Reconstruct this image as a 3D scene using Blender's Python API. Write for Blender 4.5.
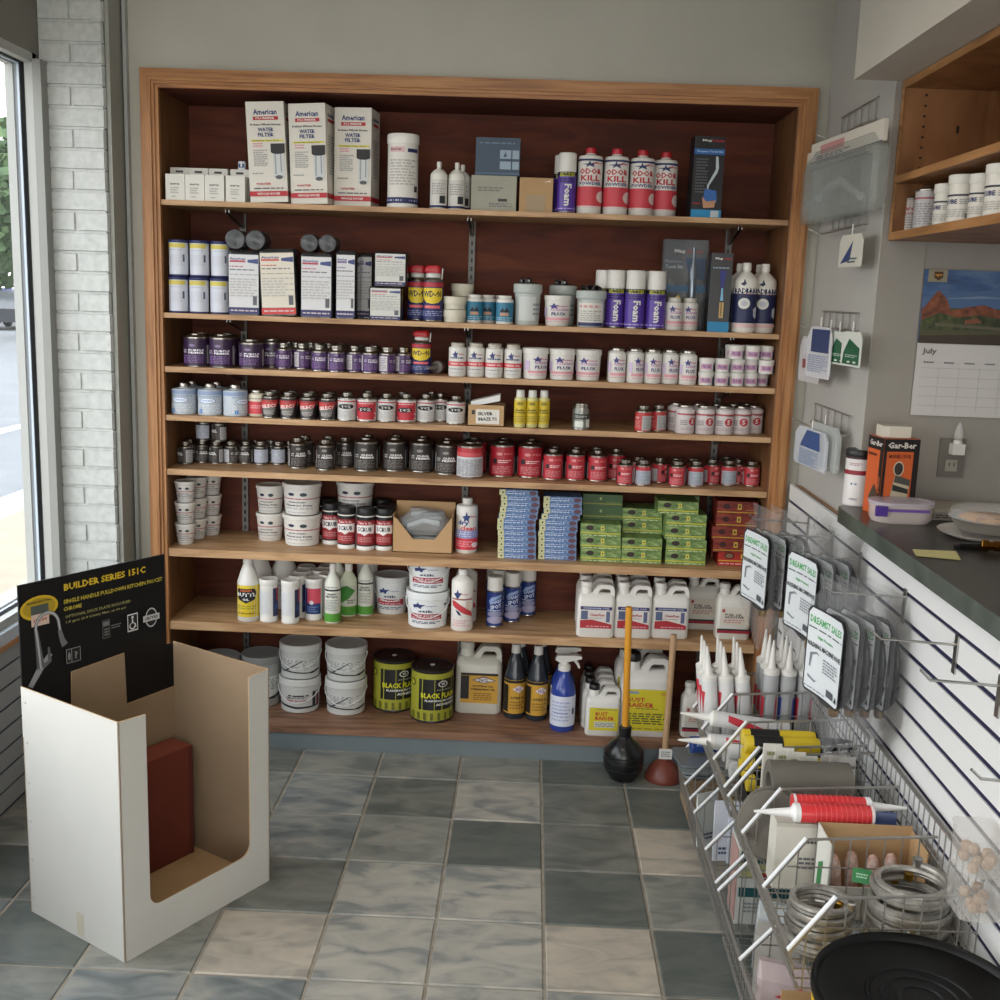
import bpy, math, random
from mathutils import Vector, Matrix
random.seed(7)
R = math.radians
SC = bpy.context.scene
COL = SC.collection
for o in list(bpy.data.objects): bpy.data.objects.remove(o)

# ------------------------------------------------------------------ camera
F = 1100.0; EYE = 1.75; PITCH = R(10.5); YAW = R(1.33); ROLL = R(2.0)
fwd = Vector((-math.sin(YAW)*math.cos(PITCH), math.cos(YAW)*math.cos(PITCH), -math.sin(PITCH)))
rt0 = Vector((math.cos(YAW), math.sin(YAW), 0)); up0 = rt0.cross(fwd)
rt = rt0*math.cos(ROLL)+up0*math.sin(ROLL); up = rt.cross(fwd)
cd = bpy.data.cameras.new('camera'); cam = bpy.data.objects.new('camera', cd); COL.objects.link(cam)
cd.sensor_width = 36; cd.lens = 36*F/1000; cd.clip_start = .05; cd.clip_end = 300
M4 = Matrix((rt, up, -fwd)).transposed().to_4x4(); M4.translation = (0, 0, EYE)
cam.matrix_world = M4; SC.camera = cam

# ------------------------------------------------------------------ light
SC.view_settings.view_transform = 'Standard'; SC.view_settings.look = 'None'
SC.view_settings.gamma = 1; SC.view_settings.use_curve_mapping = False
SC.view_settings.exposure = 0.68
FILL = 6.0  # emission of the added ceiling lights
W = bpy.data.worlds.new('sky'); SC.world = W; W.use_nodes = True
nt = W.node_tree; bg = nt.nodes['Background']
tc = nt.nodes.new('ShaderNodeTexCoord'); sx = nt.nodes.new('ShaderNodeSeparateXYZ')
rp = nt.nodes.new('ShaderNodeValToRGB'); nt.links.new(tc.outputs['Generated'], sx.inputs[0])
nt.links.new(sx.outputs['Z'], rp.inputs[0]); nt.links.new(rp.outputs[0], bg.inputs[0])
rp.color_ramp.elements[0].position = 0.0; rp.color_ramp.elements[0].color = (1, .98, .95, 1)
rp.color_ramp.elements[1].position = .6; rp.color_ramp.elements[1].color = (.86, .93, 1, 1)
bg.inputs[1].default_value = 3.0
# sky portals in the two real openings: the side window and the shop front behind the photographer
def portal(name, loc, rot, sx_, sy_):
    l = bpy.data.lights.new(name, 'AREA'); l.shape = 'RECTANGLE'; l.size = sx_; l.size_y = sy_; l.energy = 1; l.cycles.is_portal = True
    o = bpy.data.objects.new(name, l); COL.objects.link(o); o.location = loc; o.rotation_euler = rot; return o
portal('side_window_portal', (-1.84, 1.42, 1.55), (0, R(-90), 0), 1.9, 4.9)
portal('shop_front_portal', (0.2, -3.13, 1.475), (R(90), 0, 0), 3.6, 2.25)

# ------------------------------------------------------------------ materials
MATS = {}
def lin(h):
    h = h.lstrip('#'); c = [int(h[i:i+2], 16)/255 for i in (0, 2, 4)]
    return tuple([(x/12.92 if x <= .04045 else ((x+.055)/1.055)**2.4) for x in c]+[1])
def mat(h, rough=.5, metal=0.0, alpha=None, coat=0, spec=None):
    k = (h, rough, metal, alpha, coat, spec)
    if k in MATS: return MATS[k]
    m = bpy.data.materials.new('mat_'+h.strip('#')); m.use_nodes = True
    b = m.node_tree.nodes['Principled BSDF']
    b.inputs['Base Color'].default_value = lin(h); b.inputs['Roughness'].default_value = rough
    b.inputs['Metallic'].default_value = metal
    if spec is not None: b.inputs['Specular IOR Level'].default_value = spec
    if coat: b.inputs['Coat Weight'].default_value = coat
    MATS[k] = m; return m
def noisy(key, cols, scale=(1, 1, 1), nscale=4, detail=6, rough=.5, bump=0, distort=0, coords='Object', metal=0, pos=None, lo=.3, hi=.7):
    if key in MATS: return MATS[key]
    m = bpy.data.materials.new(key); m.use_nodes = True; nt = m.node_tree; b = nt.nodes['Principled BSDF']
    tc = nt.nodes.new('ShaderNodeTexCoord'); mp = nt.nodes.new('ShaderNodeMapping'); mp.inputs['Scale'].default_value = scale
    n = nt.nodes.new('ShaderNodeTexNoise'); n.inputs['Scale'].default_value = nscale; n.inputs['Detail'].default_value = detail
    n.inputs['Distortion'].default_value = distort
    r = nt.nodes.new('ShaderNodeValToRGB'); nt.links.new(tc.outputs[coords], mp.inputs[0]); nt.links.new(mp.outputs[0], n.inputs['Vector'])
    nt.links.new(n.outputs['Fac'], r.inputs[0]); nt.links.new(r.outputs[0], b.inputs['Base Color'])
    e = r.color_ramp.elements
    e[0].position = lo; e[0].color = lin(cols[0]); e[1].position = hi; e[1].color = lin(cols[-1])
    for i, c in enumerate(cols[1:-1]):
        x = e.new(lo+(hi-lo)*(i+1)/(len(cols)-1)); x.color = lin(c)
    b.inputs['Roughness'].default_value = rough; b.inputs['Metallic'].default_value = metal
    if bump:
        bm_ = nt.nodes.new('ShaderNodeBump'); bm_.inputs['Strength'].default_value = bump; bm_.inputs['Distance'].default_value = .003
        nt.links.new(n.outputs['Fac'], bm_.inputs['Height']); nt.links.new(bm_.outputs[0], b.inputs['Normal'])
    MATS[key] = m; return m
def clear(key, col=(1, 1, 1, 1), t=.75, rough=.12):
    if key in MATS: return MATS[key]
    m = bpy.data.materials.new(key); m.use_nodes = True; nt = m.node_tree
    out = nt.nodes['Material Output']; p = nt.nodes['Principled BSDF']; p.inputs['Base Color'].default_value = col
    p.inputs['Roughness'].default_value = rough
    tr = nt.nodes.new('ShaderNodeBsdfTransparent'); mx = nt.nodes.new('ShaderNodeMixShader'); mx.inputs[0].default_value = t
    nt.links.new(p.outputs[0], mx.inputs[1]); nt.links.new(tr.outputs[0], mx.inputs[2]); nt.links.new(mx.outputs[0], out.inputs[0])
    MATS[key] = m; return m
OAKX = noisy('oak_x', ['#8a5a32', '#a87444', '#b88555'], (1.5, 30, 30), 3, 8, .45, .15, .4)
OAKZ = noisy('oak_z', ['#8a5a32', '#a87444', '#b88555'], (30, 30, 1.5), 3, 8, .45, .15, .4)
OAKY = noisy('oak_y', ['#8a5a32', '#a87444', '#b88555'], (30, 1.5, 30), 3, 8, .45, .15, .4)
PLY = noisy('plywood_back', ['#481a0a', '#5a2610', '#683216'], (1.2, 6, 7), 2.2, 6, .75, .05, 1.2)
PLYS = noisy('plywood_side', ['#64402a', '#75502f', '#835a38'], (6, 6, 1.2), 2.5, 6, .5, .05, .8)
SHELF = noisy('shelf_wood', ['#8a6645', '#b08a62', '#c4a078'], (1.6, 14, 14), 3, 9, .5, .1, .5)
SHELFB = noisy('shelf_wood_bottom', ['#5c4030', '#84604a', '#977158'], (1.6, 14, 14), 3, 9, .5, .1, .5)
CABW = noisy('cabinet_wood', ['#7a5030', '#94643c', '#a4744a'], (4, 4, 1.5), 2.5, 7, .45, .05, .8)
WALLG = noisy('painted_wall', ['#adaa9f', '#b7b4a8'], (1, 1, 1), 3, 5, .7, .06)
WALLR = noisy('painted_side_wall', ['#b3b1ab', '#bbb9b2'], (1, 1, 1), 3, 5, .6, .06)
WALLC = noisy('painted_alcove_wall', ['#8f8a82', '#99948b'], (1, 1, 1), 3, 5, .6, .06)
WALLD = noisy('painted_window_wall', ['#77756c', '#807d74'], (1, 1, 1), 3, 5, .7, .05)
BRICK = noisy('painted_brick', ['#b0b3b1', '#bcbfbc', '#c6c8c5'], (1, 1, 1), 40, 6, .6, .5)
KICK = noisy('kick_paint', ['#667073', '#70797b'], (1, 1, 1), 4, 4, .5)
METAL = mat('#a8a49c', .28, 1.0); STEEL = mat('#b8b6b2', .3, 1.0); STD = mat('#6d6c68', .5, .5); WIRE = mat('#a9a7a2', .35, .75); DARKM = mat('#3a3a38', .45, .6)
WHITE = mat('#dad8d2', .4); OFFW = mat('#d6d3c8', .45); PLAST = mat('#dededb', .3); BLACK = mat('#141414', .4)
KRAFT = noisy('cardboard', ['#b08e64', '#b99870'], (1, 1, 1), 6, 4, .8); KRAFTD = noisy('cardboard_dark', ['#8c765c', '#967f65'], (1, 1, 1), 5, 4, .85)
CLEAR = clear('clear_plastic', (.25, .27, .28, 1), .8, .12); CLEARB = clear('clear_bag', (.8, .84, .85, 1), .62, .15)
GLASS = clear('window_glass', (.9, .95, 1, 1), .94, .02)

# ------------------------------------------------------------------ mesh builder
TXT = {}
def textmesh(s):
    if s in TXT: return TXT[s]
    c = bpy.data.curves.new('t', 'FONT'); c.body = s; c.size = 1; c.resolution_u = 1; c.offset = .03
    o = bpy.data.objects.new('t', c); COL.objects.link(o); bpy.context.view_layer.update()
    dg = bpy.context.evaluated_depsgraph_get(); me = bpy.data.meshes.new_from_object(o.evaluated_get(dg))
    vs = [(v.co.x, v.co.y) for v in me.vertices]; fs = [tuple(p.vertices) for p in me.polygons]
    bpy.data.objects.remove(o); bpy.data.curves.remove(c); bpy.data.meshes.remove(me)
    if not vs: vs = [(0, 0)]
    x0 = min(v[0] for v in vs); x1 = max(v[0] for v in vs); y0 = min(v[1] for v in vs); y1 = max(v[1] for v in vs)
    vs = [((x-x0)/(x1-x0+1e-9)-.5, (y-y0)/(y1-y0+1e-9)-.5) for x, y in vs]
    TXT[s] = (vs, fs, (x1-x0)/(y1-y0+1e-9)); return TXT[s]
class MB:
    def __init__(s): s.v = []; s.f = []; s.m = []; s.mats = []
    def mi(s, m):
        if isinstance(m, str): m = mat(m)
        if m not in s.mats: s.mats.append(m)
        return s.mats.index(m)
    def add(s, vs, fs, m):
        b = len(s.v); s.v += [tuple(v) for v in vs]; k = s.mi(m)
        for f in fs: s.f.append(tuple(b+i for i in f)); s.m.append(k)
        return s
    def box(s, x0, x1, y0, y1, z0, z1, m, rz=0, c=(0, 0)):
        vs = [(x, y, z) for z in (z0, z1) for y in (y0, y1) for x in (x0, x1)]
        if rz:
            ca, sa = math.cos(rz), math.sin(rz)
            vs = [(c[0]+(x-c[0])*ca-(y-c[1])*sa, c[1]+(x-c[0])*sa+(y-c[1])*ca, z) for x, y, z in vs]
        return s.add(vs, [(0, 2, 3, 1), (4, 5, 7, 6), (0, 1, 5, 4), (2, 6, 7, 3), (0, 4, 6, 2), (1, 3, 7, 5)], m)
    def hexa(s, lo, hi, m):
        """8 corner solid: lo and hi are 4-point loops"""
        return s.add(list(lo)+list(hi), [(3, 2, 1, 0), (4, 5, 6, 7), (0, 1, 5, 4), (1, 2, 6, 5), (2, 3, 7, 6), (3, 0, 4, 7)], m)
    def lathe(s, prof, m, n=24, c=(0, 0, 0), sy=1, cap=True):
        """prof: (r, z[, material of the band above])"""
        vs = []; fs = []
        for p in prof:
            for i in range(n):
                a = 2*math.pi*i/n; vs.append((c[0]+p[0]*math.sin(a), c[1]-p[0]*math.cos(a)*sy, c[2]+p[1]))
        b = len(s.v); s.v += vs
        for j in range(len(prof)-1):
            mm = s.mi(prof[j][2] if len(prof[j]) > 2 else m)
            for i in range(n):
                k = (i+1) % n; s.f.append((b+j*n+i, b+j*n+k, b+(j+1)*n+k, b+(j+1)*n+i)); s.m.append(mm)
        if cap:
            mm = s.mi(m)
            if prof[0][0] > 1e-5: s.f.append(tuple(b+i for i in reversed(range(n)))); s.m.append(mm)
            if prof[-1][0] > 1e-5:
                s.f.append(tuple(b+(len(prof)-1)*n+i for i in range(n))); s.m.append(s.mi(prof[-1][2]) if len(prof[-1]) > 2 else mm)
        return s
    def rloft(s, lv, m, n=4, rr=.2):
        """stack of rounded rectangles (sx, sy, z[, cx, cy])"""
        b = len(s.v); N = 4*(n+1)
        for L in lv:
            sx_, sy_, z = L[:3]; cx, cy = (L[3:5] if len(L) > 3 else (0, 0)); r = min(sx_, sy_)*rr
            for q, (qx, qy) in enumerate(((1, 1), (-1, 1), (-1, -1), (1, -1))):
                for i in range(n+1):
                    a = math.pi/2*(q+i/n); s.v.append((cx+qx*(sx_/2-r)+r*math.cos(a), cy+qy*(sy_/2-r)+r*math.sin(a), z))
        k = s.mi(m)
        for j in range(len(lv)-1):
            for i in range(N): s.f.append((b+j*N+i, b+j*N+(i+1) % N, b+(j+1)*N+(i+1) % N, b+(j+1)*N+i)); s.m.append(k)
        s.f.append(tuple(b+i for i in reversed(range(N)))); s.m.append(k)
        s.f.append(tuple(b+(len(lv)-1)*N+i for i in range(N))); s.m.append(k); return s
    def tube(s, pts, r, m, n=6, closed=False, flat=1.0):
        P = [Vector(p) for p in pts]; L = len(P); b = len(s.v); k = s.mi(m); up_ = None
        for i in range(L):
            if closed: d = P[(i+1) % L]-P[i-1]
            else: d = P[min(i+1, L-1)]-P[max(i-1, 0)]
            d = d.normalized() if d.length > 1e-9 else Vector((0, 0, 1))
            if up_ is None: up_ = Vector((0, 0, 1)) if abs(d.z) < .9 else Vector((1, 0, 0))
            a = d.cross(up_)
            if a.length < 1e-4: a = d.orthogonal()
            a.normalize(); c = a.cross(d).normalized(); up_ = c
            rr = r[i] if isinstance(r, (list, tuple)) else r
            for j in range(n):
                t = 2*math.pi*(j+.5)/n; s.v.append(tuple(P[i]+a*rr*math.cos(t)+c*rr*flat*math.sin(t)))
        for i in range(L if closed else L-1):
            for j in range(n):
                i2 = (i+1) % L; s.f.append((b+i*n+j, b+i2*n+j, b+i2*n+(j+1) % n, b+i*n+(j+1) % n)); s.m.append(k)
        if not closed:
            s.f.append(tuple(b+j for j in range(n))); s.m.append(k); s.f.append(tuple(b+(L-1)*n+j for j in reversed(range(n)))); s.m.append(k)
        return s
    def prism(s, poly, y0, y1, m, m2=None):
        """x-z outline extruded along y; (front at y0)"""
        n = len(poly); vs = [(x, y0, z) for x, z in poly]+[(x, y1, z) for x, z in poly]
        s.add(vs, [tuple(range(n)), tuple(reversed(range(n, 2*n)))], m)
        return s.add(vs, [(i, i+n, (i+1) % n+n, (i+1) % n) for i in range(n)], m2 or m)
    def strips(s, P, S, w, h, off, c):
        """polygon cut into upright strips so that it can wrap a curved wall"""
        us = sorted(set(round(p[0], 5) for p in P)); br = []
        st = .12*(1 if w < .9 else .1)
        for a, b_ in zip(us, us[1:]):
            n = max(1, int((b_-a)/st)+(1 if b_-a > st else 0)); br += [(a+(b_-a)*i/n, a+(b_-a)*(i+1)/n) for i in range(n)]
        N = len(P)
        def cuts(u_):
            z = []
            for i in range(N):
                (a, za), (b_, zb) = P[i], P[(i+1) % N]
                if (a < u_) != (b_ < u_): z.append((i, za+(zb-za)*(u_-a)/(b_-a)))
            return sorted(z, key=lambda t: t[1])
        for a, b_ in br:
            e = (b_-a)*1e-3; ca, cb = cuts(a+e), cuts(b_-e)
            if len(ca) != len(cb): continue
            for k in range(0, len(ca)-1, 2):
                s.add([S(a*w, ca[k][1]*h, off), S(b_*w, cb[k][1]*h, off), S(b_*w, cb[k+1][1]*h, off), S(a*w, ca[k+1][1]*h, off)], [(0, 1, 2, 3)], c)
    def deco(s, items, S, w, h):
        lay = 0
        for it in items:
            lay += 1; off = .0007+.00022*lay; k = it[0]; c = it[-1] if k != 't' else it[6]
            def grid(u0, u1, z0, z1, mm, off=off):
                n = max(1, int(abs(u1-u0)/.16)); vs = []
                for i in range(n+1):
                    u = u0+(u1-u0)*i/n; vs += [S(u*w, z0*h, off), S(u*w, z1*h, off)]
                s.add(vs, [(2*i, 2*i+2, 2*i+3, 2*i+1) for i in range(n)], mm)
            if k == 'r': grid(it[1], it[2], it[3], it[4], c)
            elif k == 'e':
                s.strips([(it[1]+it[3]*math.cos(2*math.pi*i/20), it[2]+it[4]*math.sin(2*math.pi*i/20)) for i in range(20)], S, w, h, off, c)
            elif k == 'p':
                s.strips(it[1], S, w, h, off, c)
            elif k == 'l':
                u0, u1, z0, z1, n = it[1:6]; dz = (z1-z0)/n
                for i in range(n):
                    u = u0; z = z1-(i+.5)*dz; e = u1-(random.random()*.3*(u1-u0) if i % 2 else 0)
                    while u < e-.01*(u1-u0):
                        q = min(e, u+(u1-u0)*random.uniform(.08, .25)); grid(u, q, z-dz*.26, z+dz*.26, c); u = q+(u1-u0)*.04
            elif k == 't':
                vs, fs, asp = textmesh(it[1]); u, z, wf, hf = it[2:6]; rot = it[7] if len(it) > 7 else 0
                ca, sa = math.cos(rot), math.sin(rot); out = []
                for x, y in vs:
                    X, Y = x*wf*w, y*hf*h; out.append(S(u*w+X*ca-Y*sa, z*h+X*sa+Y*ca, off))
                s.add(out, fs, c)
        return s
    def obj(s, name, parent=None, smooth=40, loc=None):
        me = bpy.data.meshes.new(name); me.from_pydata(s.v, [], s.f)
        for m in s.mats: me.materials.append(m)
        me.polygons.foreach_set('material_index', s.m); me.update()
        if smooth:
            me.shade_smooth(); me.set_sharp_from_angle(angle=R(smooth))
        o = bpy.data.objects.new(name, me); COL.objects.link(o)
        if parent: o.parent = parent
        if loc: o.location = loc
        return o
def CYL(r):
    f = r if callable(r) else (lambda z: r)
    def S(u, z, off):
        q = f(z); a = u/q; return ((q+off)*math.sin(a), -(q+off)*math.cos(a), z)
    return S
def FRONT(y, x=0): return lambda u, z, off: (x+u, y-off, z)
def empty(name, loc=(0, 0, 0), rz=0):
    o = bpy.data.objects.new(name, None); COL.objects.link(o); o.location = loc; o.rotation_euler = (0, 0, rz); o.empty_display_size = .05; return o
def tag(o, label, cat, group=None, kind=None):
    o['label'] = label; o['category'] = cat
    if group: o['group'] = group
    if kind: o['kind'] = kind
    return o
def dup(root):
    r = root.copy(); COL.objects.link(r)
    for ch in list(root.children):
        c = ch.copy(); COL.objects.link(c); c.parent = r
        for g in list(ch.children):
            d = g.copy(); COL.objects.link(d); d.parent = c
    return r
def struct(mb, name, smooth=40):
    o = mb.obj(name, None, smooth); o['kind'] = 'structure'; return o
def ray(px, py): return fwd*F+rt*(px-500)-up*(py-500)
def proj(p):
    d = Vector(p)-Vector((0, 0, EYE)); z = d.dot(fwd); return 500+F*d.dot(rt)/z, 500-F*d.dot(up)/z
def atX(px, Y, Z):
    """world x of the point seen at column px, lying at depth Y and height Z"""
    a, _ = proj((0, Y, Z)); b, _ = proj((1, Y, Z)); return (px-a)/(b-a)
def onZ(px, py, Z):
    d = ray(px, py); t = (Z-EYE)/d.z; return d.x*t, d.y*t
def onY(px, py, Y):
    d = ray(px, py); t = Y/d.y; return d.x*t, EYE+d.z*t
def onX(px, py, X):
    d = ray(px, py); t = X/d.x; return d.y*t, EYE+d.z*t

# ------------------------------------------------------------------ the room
XC = .99; YA = 3.27; XL = -1.69; CE = 2.95; YB = 4.0
# floor: stone tiles, each with its own tone
TONES = {'D': ['#515753', '#5d625d', '#676a64'], 'M': ['#6d706b', '#84847c', '#929087'], 'L': ['#7c7f7c', '#a09d94', '#b0aa9e'],
         'W': ['#969086', '#aca395', '#b9ae9e'], 'B': ['#636969', '#7c807e', '#97958d'], 'G': ['#5a5d58', '#6c6e68', '#7b7b73']}
TM = {k: noisy('tile_'+k, v, (1, 2.2, 1), 6.5, 10, .42, .15, .9, lo=.34, hi=.64) for k, v in TONES.items()}
GROUT = noisy('grout', ['#877f70', '#a0978a'], (1, 1, 1), 20, 4, .8)
f = MB(); f.add([(-1.9, -3, -.004), (2.6, -3, -.004), (2.6, 4.05, -.004), (-1.9, 4.05, -.004)], [(0, 1, 2, 3)], GROUT)
ROWS = ['BMGMMMDGM', 'GDMBGLGDM', 'MBGBMDGWM', 'DGMGLLDMG', 'BDMWLLWDM', 'MGBBLLLGD', 'GMBWLWLWM']
rr = random.Random(3)
for j in range(-1, 22):
    y1 = 3.774-.305*(j-1); y0 = y1-.305
    for i in range(-7, 9):
        x0 = .1+.305*i; x1 = x0+.305
        if x0 > 2.5 or x1 < -1.9: continue
        c = ROWS[j][i+6] if 0 <= j < len(ROWS) and 0 <= i+6 < 9 else rr.choice('MLBGDW')
        g = .0042; k = TM[c]; a0, a1, b0, b1 = x0+g, x1-g, y0+g, min(y1-g, 4.02)
        if b1 <= b0: continue
        e = .003
        f.add([(a0, b0, -.004), (a1, b0, -.004), (a1, b1, -.004), (a0, b1, -.004), (a0+e, b0+e, 0), (a1-e, b0+e, 0), (a1-e, b1-e, 0), (a0+e, b1-e, 0)],
              [(4, 5, 6, 7), (0, 1, 5, 4), (1, 2, 6, 5), (2, 3, 7, 6), (3, 0, 4, 7)], k)
struct(f, 'floor', 0)
# back wall with the recess for the shelves
w = MB(); w.box(-1.75, XC, YB, YB+.12, 2.47, CE, WALLG); w.box(-1.75, -1.36, YB, YB+.12, 0, 2.47, WALLG); w.box(.92, XC, YB, YB+.12, 0, 2.47, WALLG)
struct(w, 'wall_back')
b = MB(); b.box(-1.36, .92, 3.99, 4.03, 0, .068, KICK); struct(b, 'baseboard_back')
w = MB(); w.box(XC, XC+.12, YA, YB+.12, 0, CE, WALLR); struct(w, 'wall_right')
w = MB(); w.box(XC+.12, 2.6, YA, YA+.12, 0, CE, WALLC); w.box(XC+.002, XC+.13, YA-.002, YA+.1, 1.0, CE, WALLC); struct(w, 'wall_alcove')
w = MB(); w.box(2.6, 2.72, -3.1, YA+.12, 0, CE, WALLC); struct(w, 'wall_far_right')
w = MB(); w.box(-1.95, 2.72, -3.1, 4.12, CE, CE+.1, mat('#c8c6be', .8)); struct(w, 'ceiling')
w = MB(); w.box(.874, 2.6, -.5, YA, 2.379, CE, noisy('soffit_paint', ['#c4beb2', '#ccc6ba'], (1, 1, 1), 3, 4, .7)); struct(w, 'wall_soffit')
# rear wall with the shop front opening
w = MB(); w.box(-1.95, -1.6, -3.12, -3, 0, CE, WALLG); w.box(2.0, 2.72, -3.12, -3, 0, CE, WALLG); w.box(-1.6, 2.0, -3.12, -3, 2.6, CE, WALLG); w.box(-1.6, 2.0, -3.12, -3, 0, .35, WALLG)
struct(w, 'wall_rear')
# window wall on the left
ZS = .62; ZT = 2.49; YW0 = -1.0; YW1 = 3.84
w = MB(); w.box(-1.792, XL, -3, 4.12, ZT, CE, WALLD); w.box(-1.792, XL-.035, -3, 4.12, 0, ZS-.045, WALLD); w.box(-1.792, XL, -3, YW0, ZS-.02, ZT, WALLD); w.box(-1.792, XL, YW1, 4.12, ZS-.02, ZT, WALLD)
struct(w, 'wall_left')
fr = mat('#a9aaa6', .6); frb = mat('#7d8287', .6); lb = mat('#b9c5d0', .5)
w = MB()
def surround(x0, x1, t, m):
    w.box(x0, x1, YW1-t, YW1, ZS, ZT, m); w.box(x0, x1, YW0, YW0+t, ZS, ZT, m); w.box(x0, x1, YW0, YW1, ZT-t, ZT, m); w.box(x0, x1, YW0, YW1, ZS, ZS+t, m)
surround(-1.722, -1.692, .03, fr); surround(-1.737, -1.722, .032, mat('#08080a', .95)); surround(-1.745, -1.737, .036, lb); surround(-1.757, -1.745, .033, frb); surround(-1.785, -1.757, .038, fr)
w.box(-1.775, -1.72, 1.28, 1.34, ZS, ZT, fr)
win = struct(w, 'window_1')
g = MB(); g.box(-1.737, -1.732, YW0+.03, YW1-.03, ZS+.03, ZT-.03, GLASS); g.obj('pane', win)
w = MB(); w.box(-1.73, -1.672, -1.0, YW1, ZS-.04, ZS, mat('#c3cdd8', .35)); w.box(-1.70, -1.668, -1.0, YW1, ZS-.058, ZS-.04, OAKY); struct(w, 'trim_1')
# brick pier, painted
w = MB(); w.box(XL-.01, -1.478, 3.857, YB, 0, CE, BRICK)
rb = random.Random(5)
for j in range(43):
    z0 = j*.0685+.002; z1 = z0+.064
    def brick(x0, x1):
        q = lambda: rb.uniform(-.0012, .0012)
        e = .004; y = 3.85+q(); x1 += rb.uniform(-.003, .002)
        w.hexa([(x0, 3.86, z0), (x1, 3.86, z0), (x1, 3.99, z0), (x0, 3.99, z0)][::1], [(x0, 3.86, z1), (x1, 3.86, z1), (x1, 3.99, z1), (x0, 3.99, z1)], BRICK)
        w.hexa([(x0+e, y, z0+e), (x1-e, y, z0+e), (x1, 3.862, z0), (x0, 3.862, z0)], [(x0+e, y, z1-e), (x1-e, y, z1-e), (x1, 3.862, z1), (x0, 3.862, z1)], BRICK)
    if j % 2: brick(XL, -1.470)
    else: brick(XL, -1.582); brick(-1.578, -1.470)
struct(w, 'wall_brick_pier', 0)
w = MB(); w.box(-1.468, -1.455, 3.868, 4.0, 0, CE, mat('#96978f', .6)); w.box(-1.449, -1.437, 3.975, 4.0, 0, CE, mat('#a5a7a5', .6)); w.box(XL, XL+.028, 3.80, 3.86, 0, 2.47, mat('#8a8b86', .5)); struct(w, 'trim_2')  # first strip: grey box added over the pier's lit side to darken it
# outside
o = MB(); o.box(-3.1, -1.9, -30, 90, -.2, -.1, noisy('pavement', ['#8f8b80', '#9c978b'], (1, 1, 1), 3, 8, .9)); o.box(-4.1, -3.1, -30, 90, -.2, -.1, noisy('sidewalk', ['#85796a', '#938672'], (1, 1, 1), 5, 9, .9)); o.box(-4.5, -4.1, -30, 90, -.2, -.1, mat('#a8a69f', .9))
tag(o.obj('sidewalk'), 'tan sidewalk with pale curb outside the window', 'sidewalk')
o = MB(); o.box(-60, -4.5, -40, 160, -.16, -.145, noisy('asphalt', ['#63666a', '#6e7174'], (1, 1, 1), 2, 8, .9)); o.box(-6.75, -6.55, -40, 160, -.145, -.142, mat('#e6e6e6', .8))
tag(o.obj('road'), 'pale grey road with white lane line beyond the sidewalk', 'road')
def blob_tree(x, y, h, r, sd, label):
    t = empty('tree', (x, y, -.14)); q = random.Random(sd)
    m = MB(); m.tube([(0, 0, 0), (.1, 0, h*.3), (.1, .2, h*.7)], [.28, .2, .08], '#4b4238', 7); m.obj('trunk', t)
    m = MB(); lf = noisy('leaves', ['#2c4026', '#425a36', '#5c7448'], (1, 1, 1), 1.2, 6, .8)
    for k in range(1500):
        th = q.uniform(0, 6.283); ph = math.acos(q.uniform(-1, 1)); d = r*q.uniform(.55, 1)
        c = Vector((d*math.sin(ph)*math.cos(th), d*math.sin(ph)*math.sin(th), h*.62+.75*d*math.cos(ph))); s_ = q.uniform(.1, .3)
        a = Vector((q.uniform(-1, 1), q.uniform(-1, 1), q.uniform(-1, 1))).normalized(); b_ = a.orthogonal().normalized()
        m.add([c+a*s_, c+b_*s_, c-a*s_, c-b_*s_], [(0, 1, 2, 3)], lf)
    m.obj('foliage', t, 0); tag(t, label, 'tree', 'street trees')
blob_tree(-16.5, 36, 7.5, 3.2, 1, 'nearest leafy green tree seen through the window across the road')
blob_tree(-23, 47, 6.5, 3.6, 2, 'middle leafy green tree across the road beyond the window')
blob_tree(-31, 58, 8, 4.5, 4, 'farthest leafy green tree across the road beyond the window')
def car(x, y, rz, colr, label):
    t = empty('parked_car', (x, y, -.14), rz)
    m = MB(); pr = [(-2.2, .3), (2.2, .3), (2.25, .8), (1.5, .95), (.8, 1.42), (-1.1, 1.45), (-2.0, .95), (-2.25, .8)]
    m.prism(pr, -.85, .85, mat(colr, .25)); m.obj('body', t)
    m = MB(); m.prism([(1.3, .97), (.75, 1.36), (-1.05, 1.38), (-1.75, .97)], -.86, .86, mat('#1c2228', .1)); m.obj('windows', t)
    for sx_ in (-1.35, 1.4):
        for sy_ in (-.8, .8):
            q = MB(); q.lathe([(.3, -.1), (.33, -.08), (.33, .08), (.3, .1)], BLACK, 16); wv = [(x_, z_, y_) for x_, y_, z_ in q.v]; q.v = wv; q.obj('wheel', t, loc=(sx_, sy_, .33))
    tag(t, label, 'car')
car(-20.2, 43.0, R(95), '#3a3d42', 'dark grey car parked at the roadside, nearer one')
car(-26.6, 55.5, R(95), '#4a4d78', 'blue car parked farther along the roadside')
m = MB(); m.tube([(0, 0, 0), (0, 0, 9)], .12, '#6d675e', 8); m.box(-.9, .9, -.06, .06, 8.2, 8.35, '#6d675e')
for q in (-.8, .8): m.tube([(q, -30, 8.6), (q, 0, 8.0), (q, 50, 8.4)], .02, BLACK, 4)
tag(m.obj('utility_pole', loc=(-14.6, 29, -.14)), 'grey utility pole with overhead wires beside the road', 'pole')
# slatwall below the window
SLATC = mat('#dfe0df', .4); GRV = mat('#10143a', .6)
w = MB()
for j in range(9):
    z1 = ZS-.062-j*.0695; z0 = z1-.061
    if z0 > 0: w.box(XL-.02, XL, -1, 3.84, z0, z1, mat('#9c9fa0', .5))
w.box(XL-.03, XL-.004, -1, 3.84, 0, ZS-.06, GRV)
tag(w.obj('slatwall', smooth=0), 'grey slatwall panel with dark grooves below the window', 'wall panel')
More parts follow.
